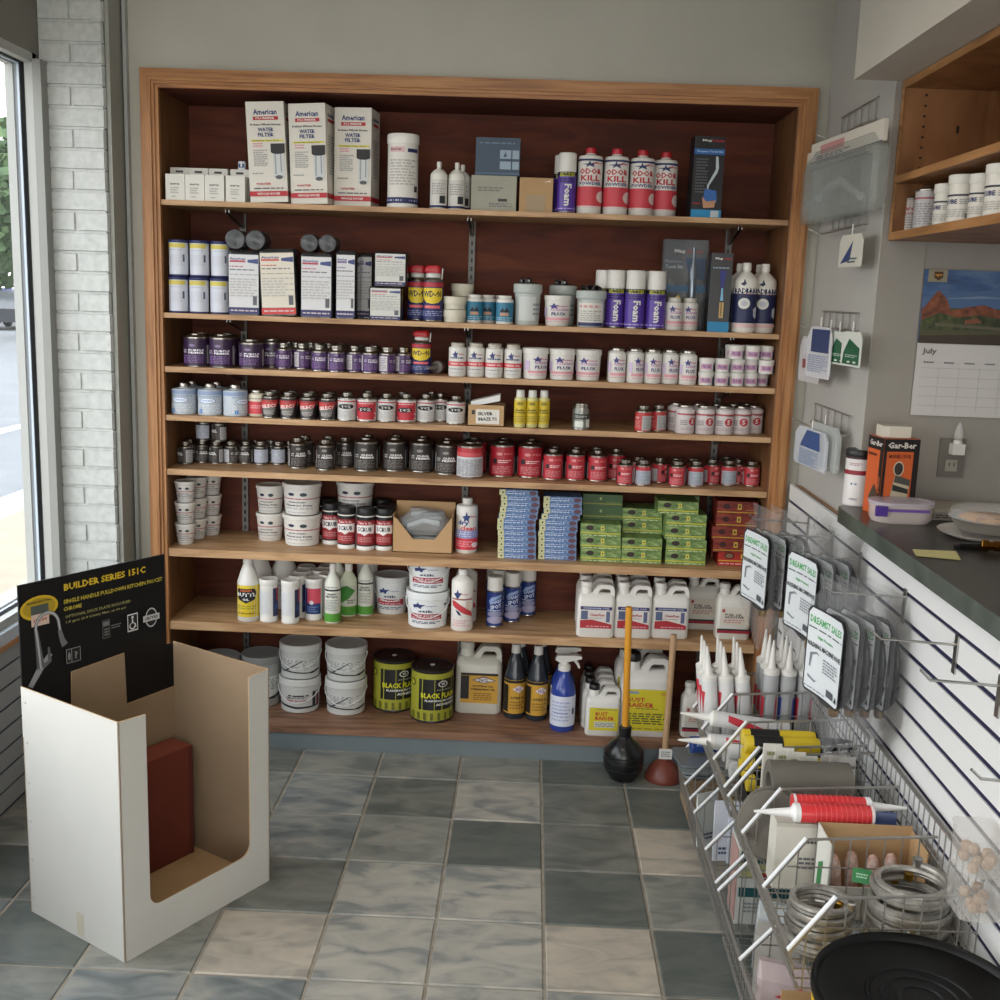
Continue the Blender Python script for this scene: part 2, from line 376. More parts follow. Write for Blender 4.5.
# unseen ceiling lights, added to brighten and warm the upper walls
for i, y in enumerate((1.9, -.7)):
    t = empty('ceiling_lamp', (-.3, y, CE)); m = MB(); m.box(-.62, .62, -.16, .16, -.07, -.001, WHITE); m.obj('housing', t)
    m = MB(); em = bpy.data.materials.new('lamp'); em.use_nodes = True; em.node_tree.nodes['Principled BSDF'].inputs['Emission Color'].default_value = (1, .93, .82, 1); em.node_tree.nodes['Principled BSDF'].inputs['Emission Strength'].default_value = FILL
    m.box(-.58, .58, -.13, .13, -.085, -.071, em); m.obj('diffuser', t)
    tag(t, ['fluorescent ceiling lamp nearer the shelves', 'fluorescent ceiling lamp behind the photographer'][i], 'lamp')

# ------------------------------------------------------------------ shelving unit
SZ = [2.045, 1.65, 1.457, 1.28, 1.08, .778, .495, .096]
ST = [.018, .018, .02, .02, .022, .03, .032, .03]
YF = 3.985; YK = 4.345; XI0, XI1 = -1.335, .882
U = empty('shelving_unit', (0, 0, 0)); tag(U, 'large built-in oak shelving unit filled with plumbing supplies on the back wall', 'shelves')
def part(m, name, smooth=40): return m.obj(name, U, smooth)
# moulded casing: stepped section mitred round three sides
x0, x1, zt, zb = -1.392, .948, 2.484, .0
def casing(a, z_lo, x_in0, x_in1, z_in, yo, yi, xo0, xo1, zo):
    pass
steps = [(0, .012, 3.972), (.012, .04, 3.962), (.04, .05, 3.97), (.05, .062, 3.978)]
for side in ('left', 'right', 'top'):
    m = MB()
    for a, b_, y in steps:
        if side == 'left': lo = [(x0+a, y, .0), (x0+b_, y, 0), (x0+b_, 4.0, 0), (x0+a, 4.0, 0)]; hi = [(x0+a, y, zt-a), (x0+b_, y, zt-b_), (x0+b_, 4.0, zt-b_), (x0+a, 4.0, zt-a)]
        elif side == 'right': lo = [(x1-b_, y, 0), (x1-a, y, 0), (x1-a, 4.0, 0), (x1-b_, 4.0, 0)]; hi = [(x1-b_, y, zt-b_), (x1-a, y, zt-a), (x1-a, 4.0, zt-a), (x1-b_, 4.0, zt-b_)]
        else: lo = [(x0+b_, y, zt-b_), (x1-b_, y, zt-b_), (x1-b_, 4.0, zt-b_), (x0+b_, 4.0, zt-b_)]; hi = [(x0+a, y, zt-a), (x1-a, y, zt-a), (x1-a, 4.0, zt-a), (x0+a, 4.0, zt-a)]
        m.hexa(lo, hi, OAKX if side == 'top' else OAKZ)
    part(m, 'casing')
for xa, xb in ((-1.352, XI0), (XI1, .90)):
    m = MB(); m.box(xa, xb, 3.98, YK+.02, .07, 2.425, PLYS); part(m, 'side_panel')
m = MB(); m.box(-1.352, .90, 3.98, YK+.02, 2.42, 2.44, PLY); part(m, 'top_panel')
m = MB(); m.box(-1.352, .90, YK, YK+.02, .07, 2.42, PLY); part(m, 'back_panel')
for z, t in zip(SZ, ST):
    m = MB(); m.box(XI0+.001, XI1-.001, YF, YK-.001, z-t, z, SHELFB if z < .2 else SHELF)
    e = 0.002; part(m, 'shelf')
for px in (242, 467, 716):
    X = atX(px, YK, 1.3)
    m = MB(); m.box(X-.012, X-.004, YK-.012, YK, .12, 2.03, STD); m.box(X+.004, X+.012, YK-.012, YK, .12, 2.03, STD); m.box(X-.004, X+.004, YK-.004, YK, .12, 2.03, DARKM)
    for k in range(60): m.box(X-.004, X+.004, YK-.012, YK-.003, .13+k*.032, .145+k*.032, STD)
    s_ = part(m, 'wall_standard')
    for z, t in zip(SZ[:7], ST):
        m = MB(); pr = [(0, -t-.001), (.22, -t-.001), (.22, -t-.012), (0, -t-.055)]
        for dx in (-.006, .006):
            vs = [(X+dx-.001, YK-.012-a, z+b_) for a, b_ in pr]+[(X+dx+.001, YK-.012-a, z+b_) for a, b_ in pr]
            m.add(vs, [(0, 1, 2, 3), (7, 6, 5, 4), (0, 4, 5, 1), (1, 5, 6, 2), (2, 6, 7, 3), (3, 7, 4, 0)], STEEL)
        m.obj('bracket', s_)
for side, X in (('l', atX(203, YK-.1, 2.0)), ('r', 0)):
    pass

# ------------------------------------------------------------------ goods: prototypes
def root(n): return empty(n)
def small_can(name, w, h, sleeve, decos, neck=.42, rim=METAL, capm=METAL, top=.76, z0=.035):
    """metal can with shouldered top and screw cap"""
    t = root(name); r = w/2; m = MB()
    m.lathe([(r*.94, 0), (r, h*.015), (r, h*.03), (r*.965, h*.045), (r*.965, h*top), (r, h*(top+.012)), (r, h*(top+.035)), (r*.93, h*(top+.05)), (r*neck*1.25, h*(top+.1)), (r*neck, h*(top+.11)), (r*neck, h*.9)], rim, 22); m.obj('body', t)
    m = MB(); S = CYL(r*.975); m.lathe([(r*.975, h*z0+.001), (r*.975, h*(top-.01))], sleeve, 28, cap=False); m.deco(decos, S, w, h); m.obj('label', t)
    m = MB(); m.lathe([(r*neck*1.12, h*.885), (r*neck*1.15, h*.9), (r*neck*1.15, h*.985), (r*neck*1.05, h)], capm, 18); m.obj('cap', t); return t
def wide_jar(name, w, h, body, lid, decos, lidr=.78, top=.8):
    t = root(name); r = w/2; m = MB()
    m.lathe([(r*.93, 0), (r, h*.03), (r, h*top), (r*.97, h*(top+.04)), (r*lidr, h*(top+.075)), (r*lidr*.96, h*(top+.09)), (r*lidr*.96, h*.95)], body, 24); m.deco(decos, CYL(r), w, h); m.obj('body', t)
    m = MB(); m.lathe([(r*lidr*1.03, h*(top+.095)), (r*lidr*1.05, h*(top+.11)), (r*lidr*1.05, h*.98), (r*lidr, h)], lid, 24); m.obj('lid', t); return t
def tub(name, w, h, body, lid, decos, taper=.82, rim=.1, lidm=None, handle=False, n=28):
    t = root(name); r = w/2; rb_ = r*taper; zr = 1-rim
    f_ = lambda z: rb_+(r*.95-rb_)*min(1, z/(h*zr)); m = MB()
    m.lathe([(rb_*.95, 0), (rb_, h*.02), (f_(h*zr), h*zr)], body, n); m.deco(decos, CYL(f_), w, h); m.obj('body', t)
    m = MB(); m.lathe([(r*.98, h*zr), (r, h*(zr+.01)), (r, h*.985), (r*.96, h), (r*.93, h-.0015), (r*.88, h-.003), (0.001, h-.003)], lidm or lid, n); m.obj('lid', t)
    if handle:
        m = MB(); pts = [(r*1.0*math.cos(a), -r*.62*abs(math.sin(a))*1.55-.002, h*(zr-.06)-abs(math.sin(a))*h*.42) for a in [math.pi*i/16 for i in range(17)]]
        m.tube(pts, max(.0012, w*.01), handle, 5)
        for q in (-1, 1): m.box(q*r-.003 if q > 0 else -r-.001, q*r+.001 if q > 0 else -r+.003, -.005, .005, h*(zr-.12), h*(zr-.02), lid)
        m.obj('handle', t)
    return t
def spray_can(name, w, h, sleeve, capm, decos, capr=.9, captop=.26, rim=METAL):
    t = root(name); r = w/2; zc = 1-captop; m = MB()
    m.lathe([(r*.93, 0), (r, h*.012), (r, h*.02), (r*.97, h*.03), (r*.97, h*(zc-.045)), (r, h*(zc-.04)), (r, h*(zc-.03)), (r*.8, h*zc)], rim, 24); m.obj('body', t)
    m = MB(); m.lathe([(r*.98, h*.03), (r*.98, h*(zc-.045))], sleeve, 28, cap=False); m.deco(decos, CYL(r*.98), w, h); m.obj('label', t)
    m = MB(); m.lathe([(r*capr, h*(zc-.02)), (r*capr*1.02, h*(zc+.02)), (r*capr, h*.985), (r*capr*.9, h)], capm, 24); m.obj('cap', t); return t
def bottle(name, w, h, body, capm, decos, neck=.3, sh=.78, nz=.88, capw=1.25, sleeve=None, sl=(.06, .72), ridges=False):
    t = root(name); r = w/2; m = MB()
    m.lathe([(r*.92, 0), (r, h*.02), (r, h*sh), (r*.93, h*(sh+.03)), (r*.7, h*(sh+(nz-sh)*.6)), (r*neck*1.1, h*nz), (r*neck, h*(nz+.01)), (r*neck, h*(nz+.04))], body, 24)
    if not sleeve: m.deco(decos, CYL(r), w, h)
    if ridges:
        for i in range(14):
            a = 2*math.pi*i/14; m.tube([(r*.66*math.sin(a), -r*.66*math.cos(a), h*(sh+.06)), (r*neck*1.1*math.sin(a), -r*neck*1.1*math.cos(a), h*(nz-.01))], r*.05, body, 4)
    m.obj('body', t)
    if sleeve:
        m = MB(); m.lathe([(r*1.004, h*sl[0]), (r*1.004, h*sl[1])], sleeve, 28, cap=False); m.deco(decos, CYL(r*1.004), w, h); m.obj('label', t)
    q = r*neck*capw; m = MB(); m.lathe([(q, h*(nz+.02)), (q*1.03, h*(nz+.03)), (q*.97, h*.99), (q*.85, h)], capm, 18); m.obj('cap', t); return t
def canister(name, w, h, body, lid, decos, sleeve=None, sl=(.06, .8), lidz=.88, lidr=1.03):
    t = root(name); r = w/2; m = MB(); m.lathe([(r*.96, 0), (r*1.01, h*.015), (r*1.01, h*.045), (r*.98, h*.055), (r*.98, h*lidz)], body, 26)
    if not sleeve: m.deco(decos, CYL(r*.985), w, h)
    m.obj('body', t)
    if sleeve:
        m = MB(); m.lathe([(r*.988, h*sl[0]), (r*.988, h*sl[1])], sleeve, 28, cap=False); m.deco(decos, CYL(r*.988), w, h); m.obj('label', t)
    m = MB(); m.lathe([(r*lidr*.98, h*(lidz-.01)), (r*lidr, h*lidz), (r*lidr, h*.985), (r*lidr*.95, h), (r*lidr*.9, h-.001), (.001, h-.002)], lid, 26); m.obj('lid', t); return t
def carton(name, w, h, d, m_, decos, side=None, top=None, rz=0):
    t = root(name); m = MB(); m.box(-w/2, w/2, -d/2, d/2, 0, h, m_)
    if side: m.deco(side, lambda u, z, o: (w/2+o, u, z), d, h)
    m.deco(decos, FRONT(-d/2), w, h); m.obj('carton', t, 0)
    m = MB(); m.box(-w/2+.001, w/2-.001, -d/2+.001, -.0005, h, h+.0008, top or m_); m.box(-w/2+.001, w/2-.001, .0005, d/2-.001, h, h+.0008, top or m_); m.obj('top_flap', t, 0); return t
def jug(name, w, h, d, body, capm, decos, lab=(.12, .62), sq=.16):
    t = root(name); m = MB(); zs = .68
    m.rloft([(w*.94, d*.94, 0), (w, d, h*.02), (w, d, h*zs), (w*.97, d*.94, h*(zs+.04)), (w*.9, d*.62, h*(zs+.1)), (w*.8, d*.42, h*(zs+.13))], body, 4, .22)
    m.lathe([(w*.17, h*(zs+.08)), (w*.14, h*.9), (w*.12, h*.93)], body, 16, c=(-w*.27, 0, 0)); m.obj('body', t)
    OU = [(-.16, .70), (-.13, .80), (-.01, .92), (.08, .968), (.38, .968), (.46, .93), (.49, .83), (.49, .70)]; IN = [(.03, .785), (.045, .82), (.09, .87), (.13, .89), (.32, .89), (.36, .875), (.375, .83), (.365, .785)]
    m = MB(); rings = []
    for P_, dd in ((OU, .40), (OU, .26)): pass
    loops = [[(x*w, -d*.14, z*h) for x, z in OU], [(x*w*.97+.008*w, -d*.27, (z-.008)*h) for x, z in OU], [(x*w, -d*.27, z*h) for x, z in IN], [(x*w, d*.27, z*h) for x, z in IN], [(x*w*.97+.008*w, d*.27, (z-.008)*h) for x, z in OU], [(x*w, d*.14, z*h) for x, z in OU]]
    vs = [v for L_ in loops for v in L_]; fs = []
    for a_ in range(6):
        b_ = (a_+1) % 6
        for i in range(8): fs.append((a_*8+i, a_*8+(i+1) % 8, b_*8+(i+1) % 8, b_*8+i))
    m.add(vs, fs, body); m.obj('handle', t, 60)
    m = MB(); m.deco(decos, FRONT(-d/2), w, h); m.obj('label', t, 0)
    m = MB(); m.lathe([(w*.155, h*.905), (w*.16, h*.915), (w*.155, h*.985), (w*.14, h)], capm, 18, c=(-w*.27, 0, 0)); m.obj('cap', t); return t
def trigger(name, w, h, liquid, decos, headm, sleeve, glassy=None):
    t = root(name); r = w/2; m = MB()
    m.lathe([(r*.92, 0), (r, h*.03), (r, h*.5), (r*.92, h*.57), (r*.62, h*.66), (r*.42, h*.76), (r*.4, h*.82)], liquid, 24); m.obj('body', t)
    m = MB(); m.lathe([(r*1.01, h*.08), (r*1.01, h*.48)], sleeve, 28, cap=False); m.deco(decos, CYL(r*1.01), w, h); m.obj('label', t)
    m = MB(); m.lathe([(r*.5, h*.79), (r*.5, h*.86), (r*.3, h*.88), (r*.28, h*.92)], headm, 16)
    m.prism([(-r*.75, h*.93), (-r*.6, h*.99), (r*1.0, h), (r*1.35, h*.985), (r*1.35, h*.955), (r*.5, h*.92), (-r*.3, h*.89)], -r*.28, r*.28, headm)
    m.tube([(r*.75, 0, h*.94), (r*1.05, 0, h*.88), (r*1.2, 0, h*.82)], [r*.16, r*.13, r*.08], headm, 6); m.obj('trigger_head', t); return t

NAVY = '#252c5c'; PUR = '#4e3584'; DPUR = '#40244f'; RED = '#b3202c'; CORAL = '#c9434b'; YEL = '#dcc22c'; GRN = '#2f7a3a'; TXTG = '#6f6f72'; INK = '#2a2a30'; PINK = '#d995a0'
K = {}
def kind(n, f_): K[n] = [f_, None]
def get(n):
    e = K[n]
    if e[1] is None: e[1] = e[0](); return e[1]
    return dup(e[1])
u = [.00356, .00362, .00365, .00368, .00371, .00376, .0038, .00387]
# top shelf
kind('white_carton', lambda: carton('small_white_carton', 19*u[0], 25*u[0], .055, mat('#d9d7cf', .6), [('t', 'ADAPTOR', -.02, .62, .5, .07, INK), ('l', -.25, .2, .25, .52, 3, '#a9a8a3'), ('l', -.2, .05, .1, .18, 1, '#a9a8a3')]))
kind('white_hang_carton', lambda: carton('small_white_carton', 19*u[0], 33*u[0], .045, mat('#cfcdc6', .6), [('r', -.2, .2, .86, .92, BLACK)]))
WF = [('t', 'American', 0, .9, .62, .055, '#23356f'), ('r', -.32, .34, .82, .855, RED), ('t', 'PLUMBER', 0, .838, .5, .02, WHITE), ('t', 'Deluxe Whole House', 0, .775, .8, .022, '#3a3a44'), ('t', 'WATER', 0, .725, .42, .038, '#23356f'), ('t', 'FILTER', 0, .675, .42, .038, '#23356f'),
      ('r', -.4, .45, .607, .625, '#d8cf45'), ('t', 'Includes Valve Box', 0, .616, .7, .011, INK), ('l', -.35, -.1, .55, .6, 2, PINK), ('l', -.35, .02, .36, .53, 8, '#a0a0a0'), ('r', .16, .44, .25, .5, '#c9cdcd'), ('r', .2, .24, .28, .5, '#9aa0a2'), ('r', .35, .38, .3, .5, '#8d9294'), ('r', .11, .48, .5, .585, '#1c1c1e'), ('e', .3, .5, .185, .02, '#1c1c1e'), ('e', .3, .25, .1, .02, '#55585a'),
      ('l', -.4, -.1, .28, .3, 1, '#909090'), ('t', 'WATER', -.12, .185, .4, .02, RED), ('l', -.38, .4, .13, .15, 1, '#4b4b55'), ('r', -.5, .5, .06, .11, RED), ('t', 'WHOLE HOUSE', 0, .085, .6, .024, WHITE)]
kind('water_filter', lambda: carton('water_filter_carton', 37.5*u[0], 95.5*u[0], .125, mat('#d8d4c9', .5), WF, side=[('t', 'American', 0, .9, .6, .04, '#23356f'), ('r', -.3, .3, .83, .86, RED), ('l', -.3, .3, .3, .7, 14, '#9a9a98'), ('r', -.5, .5, .06, .11, RED)]))
kind('tall_canister', lambda: canister('white_canister', 31*u[0], 71*u[0], mat('#e2dfd8', .4), mat('#e8e6df', .35), [('r', -.4, .1, .75, .82, '#d8b6b6'), ('t', 'American', -.2, .79, .4, .035, '#8c3a44'), ('r', .2, .6, .75, .8, NAVY), ('l', -.4, .5, .3, .66, 9, '#b7b4b0'), ('r', .45, .6, .22, .3, INK), ('r', -1.4, 1.4, .06, .14, NAVY), ('l', -.6, .6, .08, .12, 1, '#aeb0cc')]))
kind('ink_bottle', lambda: bottle('white_dropper_bottle', 17*u[0], 46*u[0], mat('#e4e2da', .35), WHITE, [('r', -.6, .6, .1, .62, '#cfcec8'), ('l', -.4, .4, .3, .55, 5, '#9a9a96'), ('r', .1, .45, .12, .28, INK), ('r', -.9, .9, .03, .08, NAVY)], neck=.22, sh=.72, nz=.86))
kind('grey_fixture_box', lambda: carton('grey_carton', 45*u[0], 34*u[0], .12, noisy('greybox', ['#9b9b8c', '#a8a798'], (1, 1, 1), 8, 4, .8), [('l', -.35, .2, .55, .7, 2, '#6f7068'), ('l', -.1, .4, .12, .24, 3, '#5c6670'), ('r', .1, .3, .28, .36, INK)]))
kind('blue_box', lambda: carton('blue_carton', 44*u[0], 36*u[0], .1, mat('#33465a', .5), [('l', -.42, .38, .82, .9, 1, '#5e7488'), ('r', .05, .3, .45, .68, '#8fa3b2'), ('r', .33, .48, .45, .68, '#8fa3b2'), ('r', .05, .3, .17, .38, '#8fa3b2'), ('r', .33, .48, .17, .38, '#8fa3b2'), ('p', [(.12, .5), (.2, .5), (.18, .64)], '#33465a'), ('r', -.5, .5, .03, .08, '#48627c')]))
kind('kraft_box', lambda: carton('brown_carton', 33*u[0], 33*u[0], .1, KRAFT, [('r', -.28, .28, .0, .5, '#a08a6c'), ('p', [(.2, .88), (.42, .9), (.42, .94)], '#e8e4da')]))
FO = [('r', -.8, .8, .66, .7, '#191926'), ('r', -.4, .4, .62, .68, '#c9c63a'), ('r', -.8, .8, .05, .61, '#5b3fa0'), ('t', 'Foam', .12, .3, 1.1*.62*1, .14, WHITE, -math.pi/2), ('l', -.6, .6, .08, .12, 1, '#a08cd0'), ('l', -.55, -.15, .48, .58, 3, '#2c1c60')]
def foam(h):
    t = spray_can('foam_spray_can', 20*u[0], h, mat(PUR, .35), WHITE, [], .9, .29); return t
def foamcan(k, wpx, hpx):
    w = wpx*u[k]; h = hpx*u[k]
    D = [('r', -1.5, 1.5, .62, .68, '#15131f'), ('r', -.4, .4, .605, .665, '#b9bb30'), ('t', 'FREE', 0, .635, .5, .04, '#15131f'), ('l', -.4, .45, .5, .58, 2, '#241650'), ('l', -.1, -.05, .15, .4, 1, '#a995dd'), ('l', -.7, .7, .06, .09, 1, '#b8aade')]
    t = spray_can('foam_spray_can', w, h, mat('#55399a', .35), WHITE, D, .93, .3)
    m = MB(); vs, fs, a = textmesh('Foam'); S = CYL(w*.49); L = .36*h; T = w*.36
    m.add([S(.05*w+y*T, .3*h-x*L, .0025) for x, y in vs], fs, WHITE); m.obj('lettering', t); return t
kind('foam', lambda: foamcan(0, 19, 58)); kind('foam2', lambda: foamcan(1, 20, 57))
kind('odor', lambda: bottle('odor_powder_bottle', 24.5*u[0], 64*u[0], WHITE, mat(RED, .4), [('r', -1.5, 1.5, .79, .82, NAVY), ('p', [(-.4, .74), (-.1, .75), (-.05, .8), (0, .75), (.3, .78), (.1, .73), (.15, .69), (-.05, .72), (-.2, .69), (-.15, .73)], NAVY), ('l', .1, .5, .74, .77, 1, CORAL),
    ('t', 'ODOR', 0, .635, .95, .085, RED), ('t', 'KILL', 0, .535, .8, .085, RED), ('t', 'POWDER', 0, .455, .95, .05, '#3b3f74'), ('r', -.7, .7, .12, .41, '#c8404c'), ('e', .55, .26, .28, .09, '#d8c9c4'), ('l', -.6, .6, .09, .11, 1, '#e7b9bd'), ('r', -1.2, -.66, .1, .8, NAVY)], neck=.4, sh=.84, nz=.895, capw=1.1))
TK = [('t', 'Mag', -.1, .95, .3, .035, WHITE), ('t', 'TORCH', .25, .95, .42, .03, RED), ('r', -.5, .5, .78, .85, '#1f5fa0'), ('t', 'Propane Torch Kit', .02, .815, .85, .03, '#b5cce0'), ('l', -.42, -.02, .3, .74, 12, '#55565c'), ('p', [(.22, .76), (.3, .76), (.34, .62), (.3, .56), (.05, .4), (.02, .3), (-.02, .4), (.24, .6)], '#b9c6c9'), ('p', [(-.08, .36), (.3, .34), (.34, .2), (.0, .12), (-.12, .24)], '#2f62a8'), ('p', [(-.16, .26), (.0, .2), (.3, .22), (.26, .13), (-.1, .12)], '#b98a6a'), ('l', -.45, -.2, .16, .19, 1, RED), ('r', -.5, .5, 0, .1, '#1c86b8'), ('r', .15, .42, .01, .09, '#b9c4c8')]
kind('torchkit', lambda: carton('torch_kit_carton', 30*u[0], 77*u[0], .07, mat('#17181c', .4), TK))
# second shelf
kind('cart', lambda: canister('filter_cartridge', 19*u[1], 35.5*u[1], mat(NAVY, .4), mat(NAVY, .4), [('r', -.5, .5, .78, .9, '#cfc05c'), ('l', -.4, .3, .7, .74, 1, '#b5b7c4'), ('l', -.4, .4, .3, .6, 5, '#c8cad2'), ('r', .35, .45, .4, .6, '#555a72')], mat('#cfd3de', .4), (.05, .92), .93, 1.06))
def filter_case(nm, w, h, d, face, bottomc, textc):
    t = root(nm); m = MB(); m.rloft([(w, d, 0), (w, d, h*.95), (w*.95, d*.9, h)], mat('#26282a', .25, 0, None, .5), 3, .12); m.obj('case', t)
    m = MB(); m.deco([('r', -.45, .45, .12, .94, face), ('t', 'American', -.18, .875, .48, .04, '#32427e'), ('r', -.42, .06, .82, .85, textc), ('p', [(.12, .86), (.44, .88), (.44, .8), (.12, .82)], '#38457c'), ('l', -.42, .0, .74, .77, 1, textc), ('l', -.42, .35, .69, .72, 1, '#5e6070'), ('l', -.42, .44, .62, .64, 1, '#8a8a8a'), ('l', -.42, .42, .28, .58, 7, '#b5b4b0'), ('r', .28, .4, .16, .3, '#5a5a60'), ('r', -.46, .46, .02, .115, bottomc), ('l', -.4, .4, .05, .09, 1, '#c5b8bd')], FRONT(-d/2), w, h); m.obj('label', t, 0); return t
kind('case_blue', lambda: filter_case('filter_cartridge_pack', 33*u[1], 63*u[1], .11, mat('#d2d2d4', .5), '#2e2f62', '#b34a55'))
kind('case_red', lambda: filter_case('filter_cartridge_pack', 37*u[1], 65*u[1], .11, mat('#d6cfbf', .5), '#c23a34', '#c25a55'))
kind('case_small', lambda: filter_case('filter_cartridge_pack', 20*u[1], 66*u[1], .14, mat('#d2d2d4', .5), '#2e2f62', '#7b6b95'))
kind('block', lambda: filter_case('plastic_filter_jar', 33*u[1], 33*u[1], .11, mat('#cfcfc9', .5), '#23275a', '#b04552'))
def roll_(px):
    t = root('bagged_black_cartridge'); m = MB(); r = px*u[1]/2
    m.lathe([(r*.35, -.05), (r*.5, -.052), (r*.93, -.052), (r, -.045), (r, .045), (r*.9, .05), (r*.3, .05)], mat('#1c1d1f', .3), 20); m.v = [(x, z, y+r) for x, y, z in m.v]; m.obj('cartridge', t)
    m = MB(); m.lathe([(r*.6, -.062), (r*1.02, -.055), (r*1.04, 0), (r*1.02, .055), (r*.6, .06)], CLEAR, 14); m.v = [(x*1.03, z, y*1.0+r*1.02) for x, y, z in m.v]; m.obj('wrapping', t); return t
kind('roll', lambda: roll_(19)); kind('roll_s', lambda: roll_(17))
def wd(w, h):
    D = [('r', -1.5, 1.5, .03, .71, '#222a60'), ('r', -1.5, 1.5, .62, .7, '#b03038'), ('p', [(-.55, .6), (.55, .6), (.55, .42), (.3, .34), (0, .32), (-.3, .34), (-.55, .42)], YEL), ('t', 'WD-40', 0, .495, .98, .12, '#15193c'), ('r', -.4, .4, .24, .29, '#dd6666'), ('l', -.6, .6, .1, .2, 3, '#8a90b8')]
    t = root('lubricant_spray_can'); r = w/2; m = MB(); m.lathe([(r*.94, 0), (r, h*.015), (r*.97, h*.03), (r*.97, h*.71), (r, h*.72), (r*.98, h*.735), (r*.7, h*.79)], METAL, 24); m.obj('body', t)
    m = MB(); m.lathe([(r*.98, h*.03), (r*.98, h*.71)], mat('#222a60', .35), 28, cap=False); m.deco(D, CYL(r*.98), w, h); m.obj('label', t)
    m = MB(); m.lathe([(r*.72, h*.78), (r*.74, h*.85), (r*.6, h*.87)], mat('#c9c9c6', .4), 18); m.rloft([(w*.68, w*.45, h*.86), (w*.85, w*.5, h*.9, -.04*w, 0), (w*.78, w*.46, h*.97, -.04*w, 0), (w*.6, w*.4, h, 0, 0)], mat('#b01f28', .35), 4, .4); m.tube([(w*.42, -r*.3, h*.75), (w*.46, -r*.3, h*.95)], .002, WHITE, 5); m.obj('smart_straw_cap', t); return t
kind('wd', lambda: wd(20*u[1], 55*u[1])); kind('wd3', lambda: wd(20*u[2], 43*u[2]))
kind('disc', lambda: canister('white_plastic_cap', 22*u[1], 12.6*u[1], mat('#c9c4b2', .5), mat('#cfcab8', .5), [], lidz=.45, lidr=1.06))
kind('bluejar', lambda: wide_jar('blue_label_jar', 17*u[1], 28*u[1], WHITE, WHITE, [('r', -1.5, 1.5, .1, .76, '#2f7594'), ('p', [(-.3, .42), (-.1, .58), (0, .48), (.12, .6), (.3, .42)], '#1c2430'), ('r', -.25, .25, .3, .4, '#b98a6a'), ('l', -.5, .5, .12, .26, 2, '#8fb6c6')], .75, .82))
def greytub(w, h, lab):
    t = root('grey_hex_pipe_tub'); r = w/2; m = MB()
    m.lathe([(r*.8, 0), (r*.84, h*.03), (r*.9, h*.68), (r*.98, h*.7), (r, h*.72), (r, h*.88), (r*.9, h*.9)], mat('#b3bab6', .4), 18)
    D = [('r', -.45, .45, .06, .6, '#d5d3cb'), ('r', -.4, .3, .48, .54, '#c98f8f'), ('l', -.35, .35, .15, .42, 5, '#9c9c98'), ('r', -.45, .45, .04, .12, NAVY)] if lab else [('r', -.3, .3, .1, .62, '#c4c9c6'), ('l', .2, .5, .2, .5, 3, '#7d8488')]
    m.deco(D, CYL(lambda z: r*.91), w, h); m.obj('body', t)
    q = random.Random(int(w*1e5)+lab); m = MB()
    for i in range(9):
        a = q.uniform(0, 6.28); d = r*q.uniform(.1, .7); x, y = d*math.cos(a), d*math.sin(a); m.tube([(x, y, h*.88), (x*1.1, y, h*q.uniform(.93, 1.0)), (x*.6, y*.5, h*q.uniform(.94, 1.02))], r*.14, mat('#1b1c1e', .2, 0, None, .5), 6)
    m.lathe([(r*.75, h*.885), (r*.7, h*.92), (r*.3, h*.95)], mat('#1b1c1e', .2, 0, None, .5), 12); m.obj('black_bagged_fittings', t); return t
kind('gt1', lambda: greytub(29*u[1], 45*u[1], 0)); kind('gt2', lambda: greytub(31*u[1], 40*u[1], 1))
FL = [('p', [(-.35, .66), (-.2, .68), (-.15, .76), (-.08, .68), (.05, .7), (-.04, .63), (0, .56), (-.14, .6), (-.24, .56), (-.24, .63)], '#3c3a80'), ('l', -.05, .4, .62, .68, 1, '#c06a8c'), ('l', -.25, .45, .5, .58, 2, '#b065a8'), ('t', 'FLUX', .05, .4, .55, .1, '#3d2e78'), ('r', -.5, .6, .2, .28, '#dc9aa4'), ('l', -.45, .5, .12, .18, 1, '#d8aab2'), ('r', -.65, -.45, .3, .6, '#cdb9d8')]
kind('fluxtub', lambda: tub('flux_tub', 27*u[1], 30*u[1], WHITE, WHITE, FL, .84, .16)); kind('fluxtub3', lambda: tub('flux_tub', 26.5*u[2], 30.5*u[2], WHITE, WHITE, FL, .86, .18))
kind('fluxjar', lambda: wide_jar('flux_jar', 17.6*u[1], 32*u[1], WHITE, mat('#c9c6bc', .3), FL, .72, .8)); kind('fluxjar3', lambda: wide_jar('flux_jar', 17.2*u[2], 33.5*u[2], WHITE, METAL, FL, .76, .82))
RJ = [('p', [(-.3, .66), (-.15, .7), (-.1, .78), (-.04, .7), (.08, .72), (0, .64), (.02, .56), (-.1, .6), (-.2, .56), (-.18, .64)], '#30386e'), ('l', .1, .4, .64, .7, 1, '#b56a78'), ('l', -.4, .4, .52, .6, 1, '#4a5080'), ('r', -1.5, 1.5, .32, .45, '#cf3a40'), ('t', 'THREAD SEAL', 0, .385, .9, .06, '#f0dcdc'), ('l', -.4, .4, .2, .26, 1, '#9c9aa8'), ('l', -.3, .3, .1, .14, 1, '#b9b7c2')]
kind('redjar', lambda: wide_jar('sealant_jar', 17.6*u[2], 33*u[2], WHITE, mat('#b5afa2', .35), RJ, .72, .82))
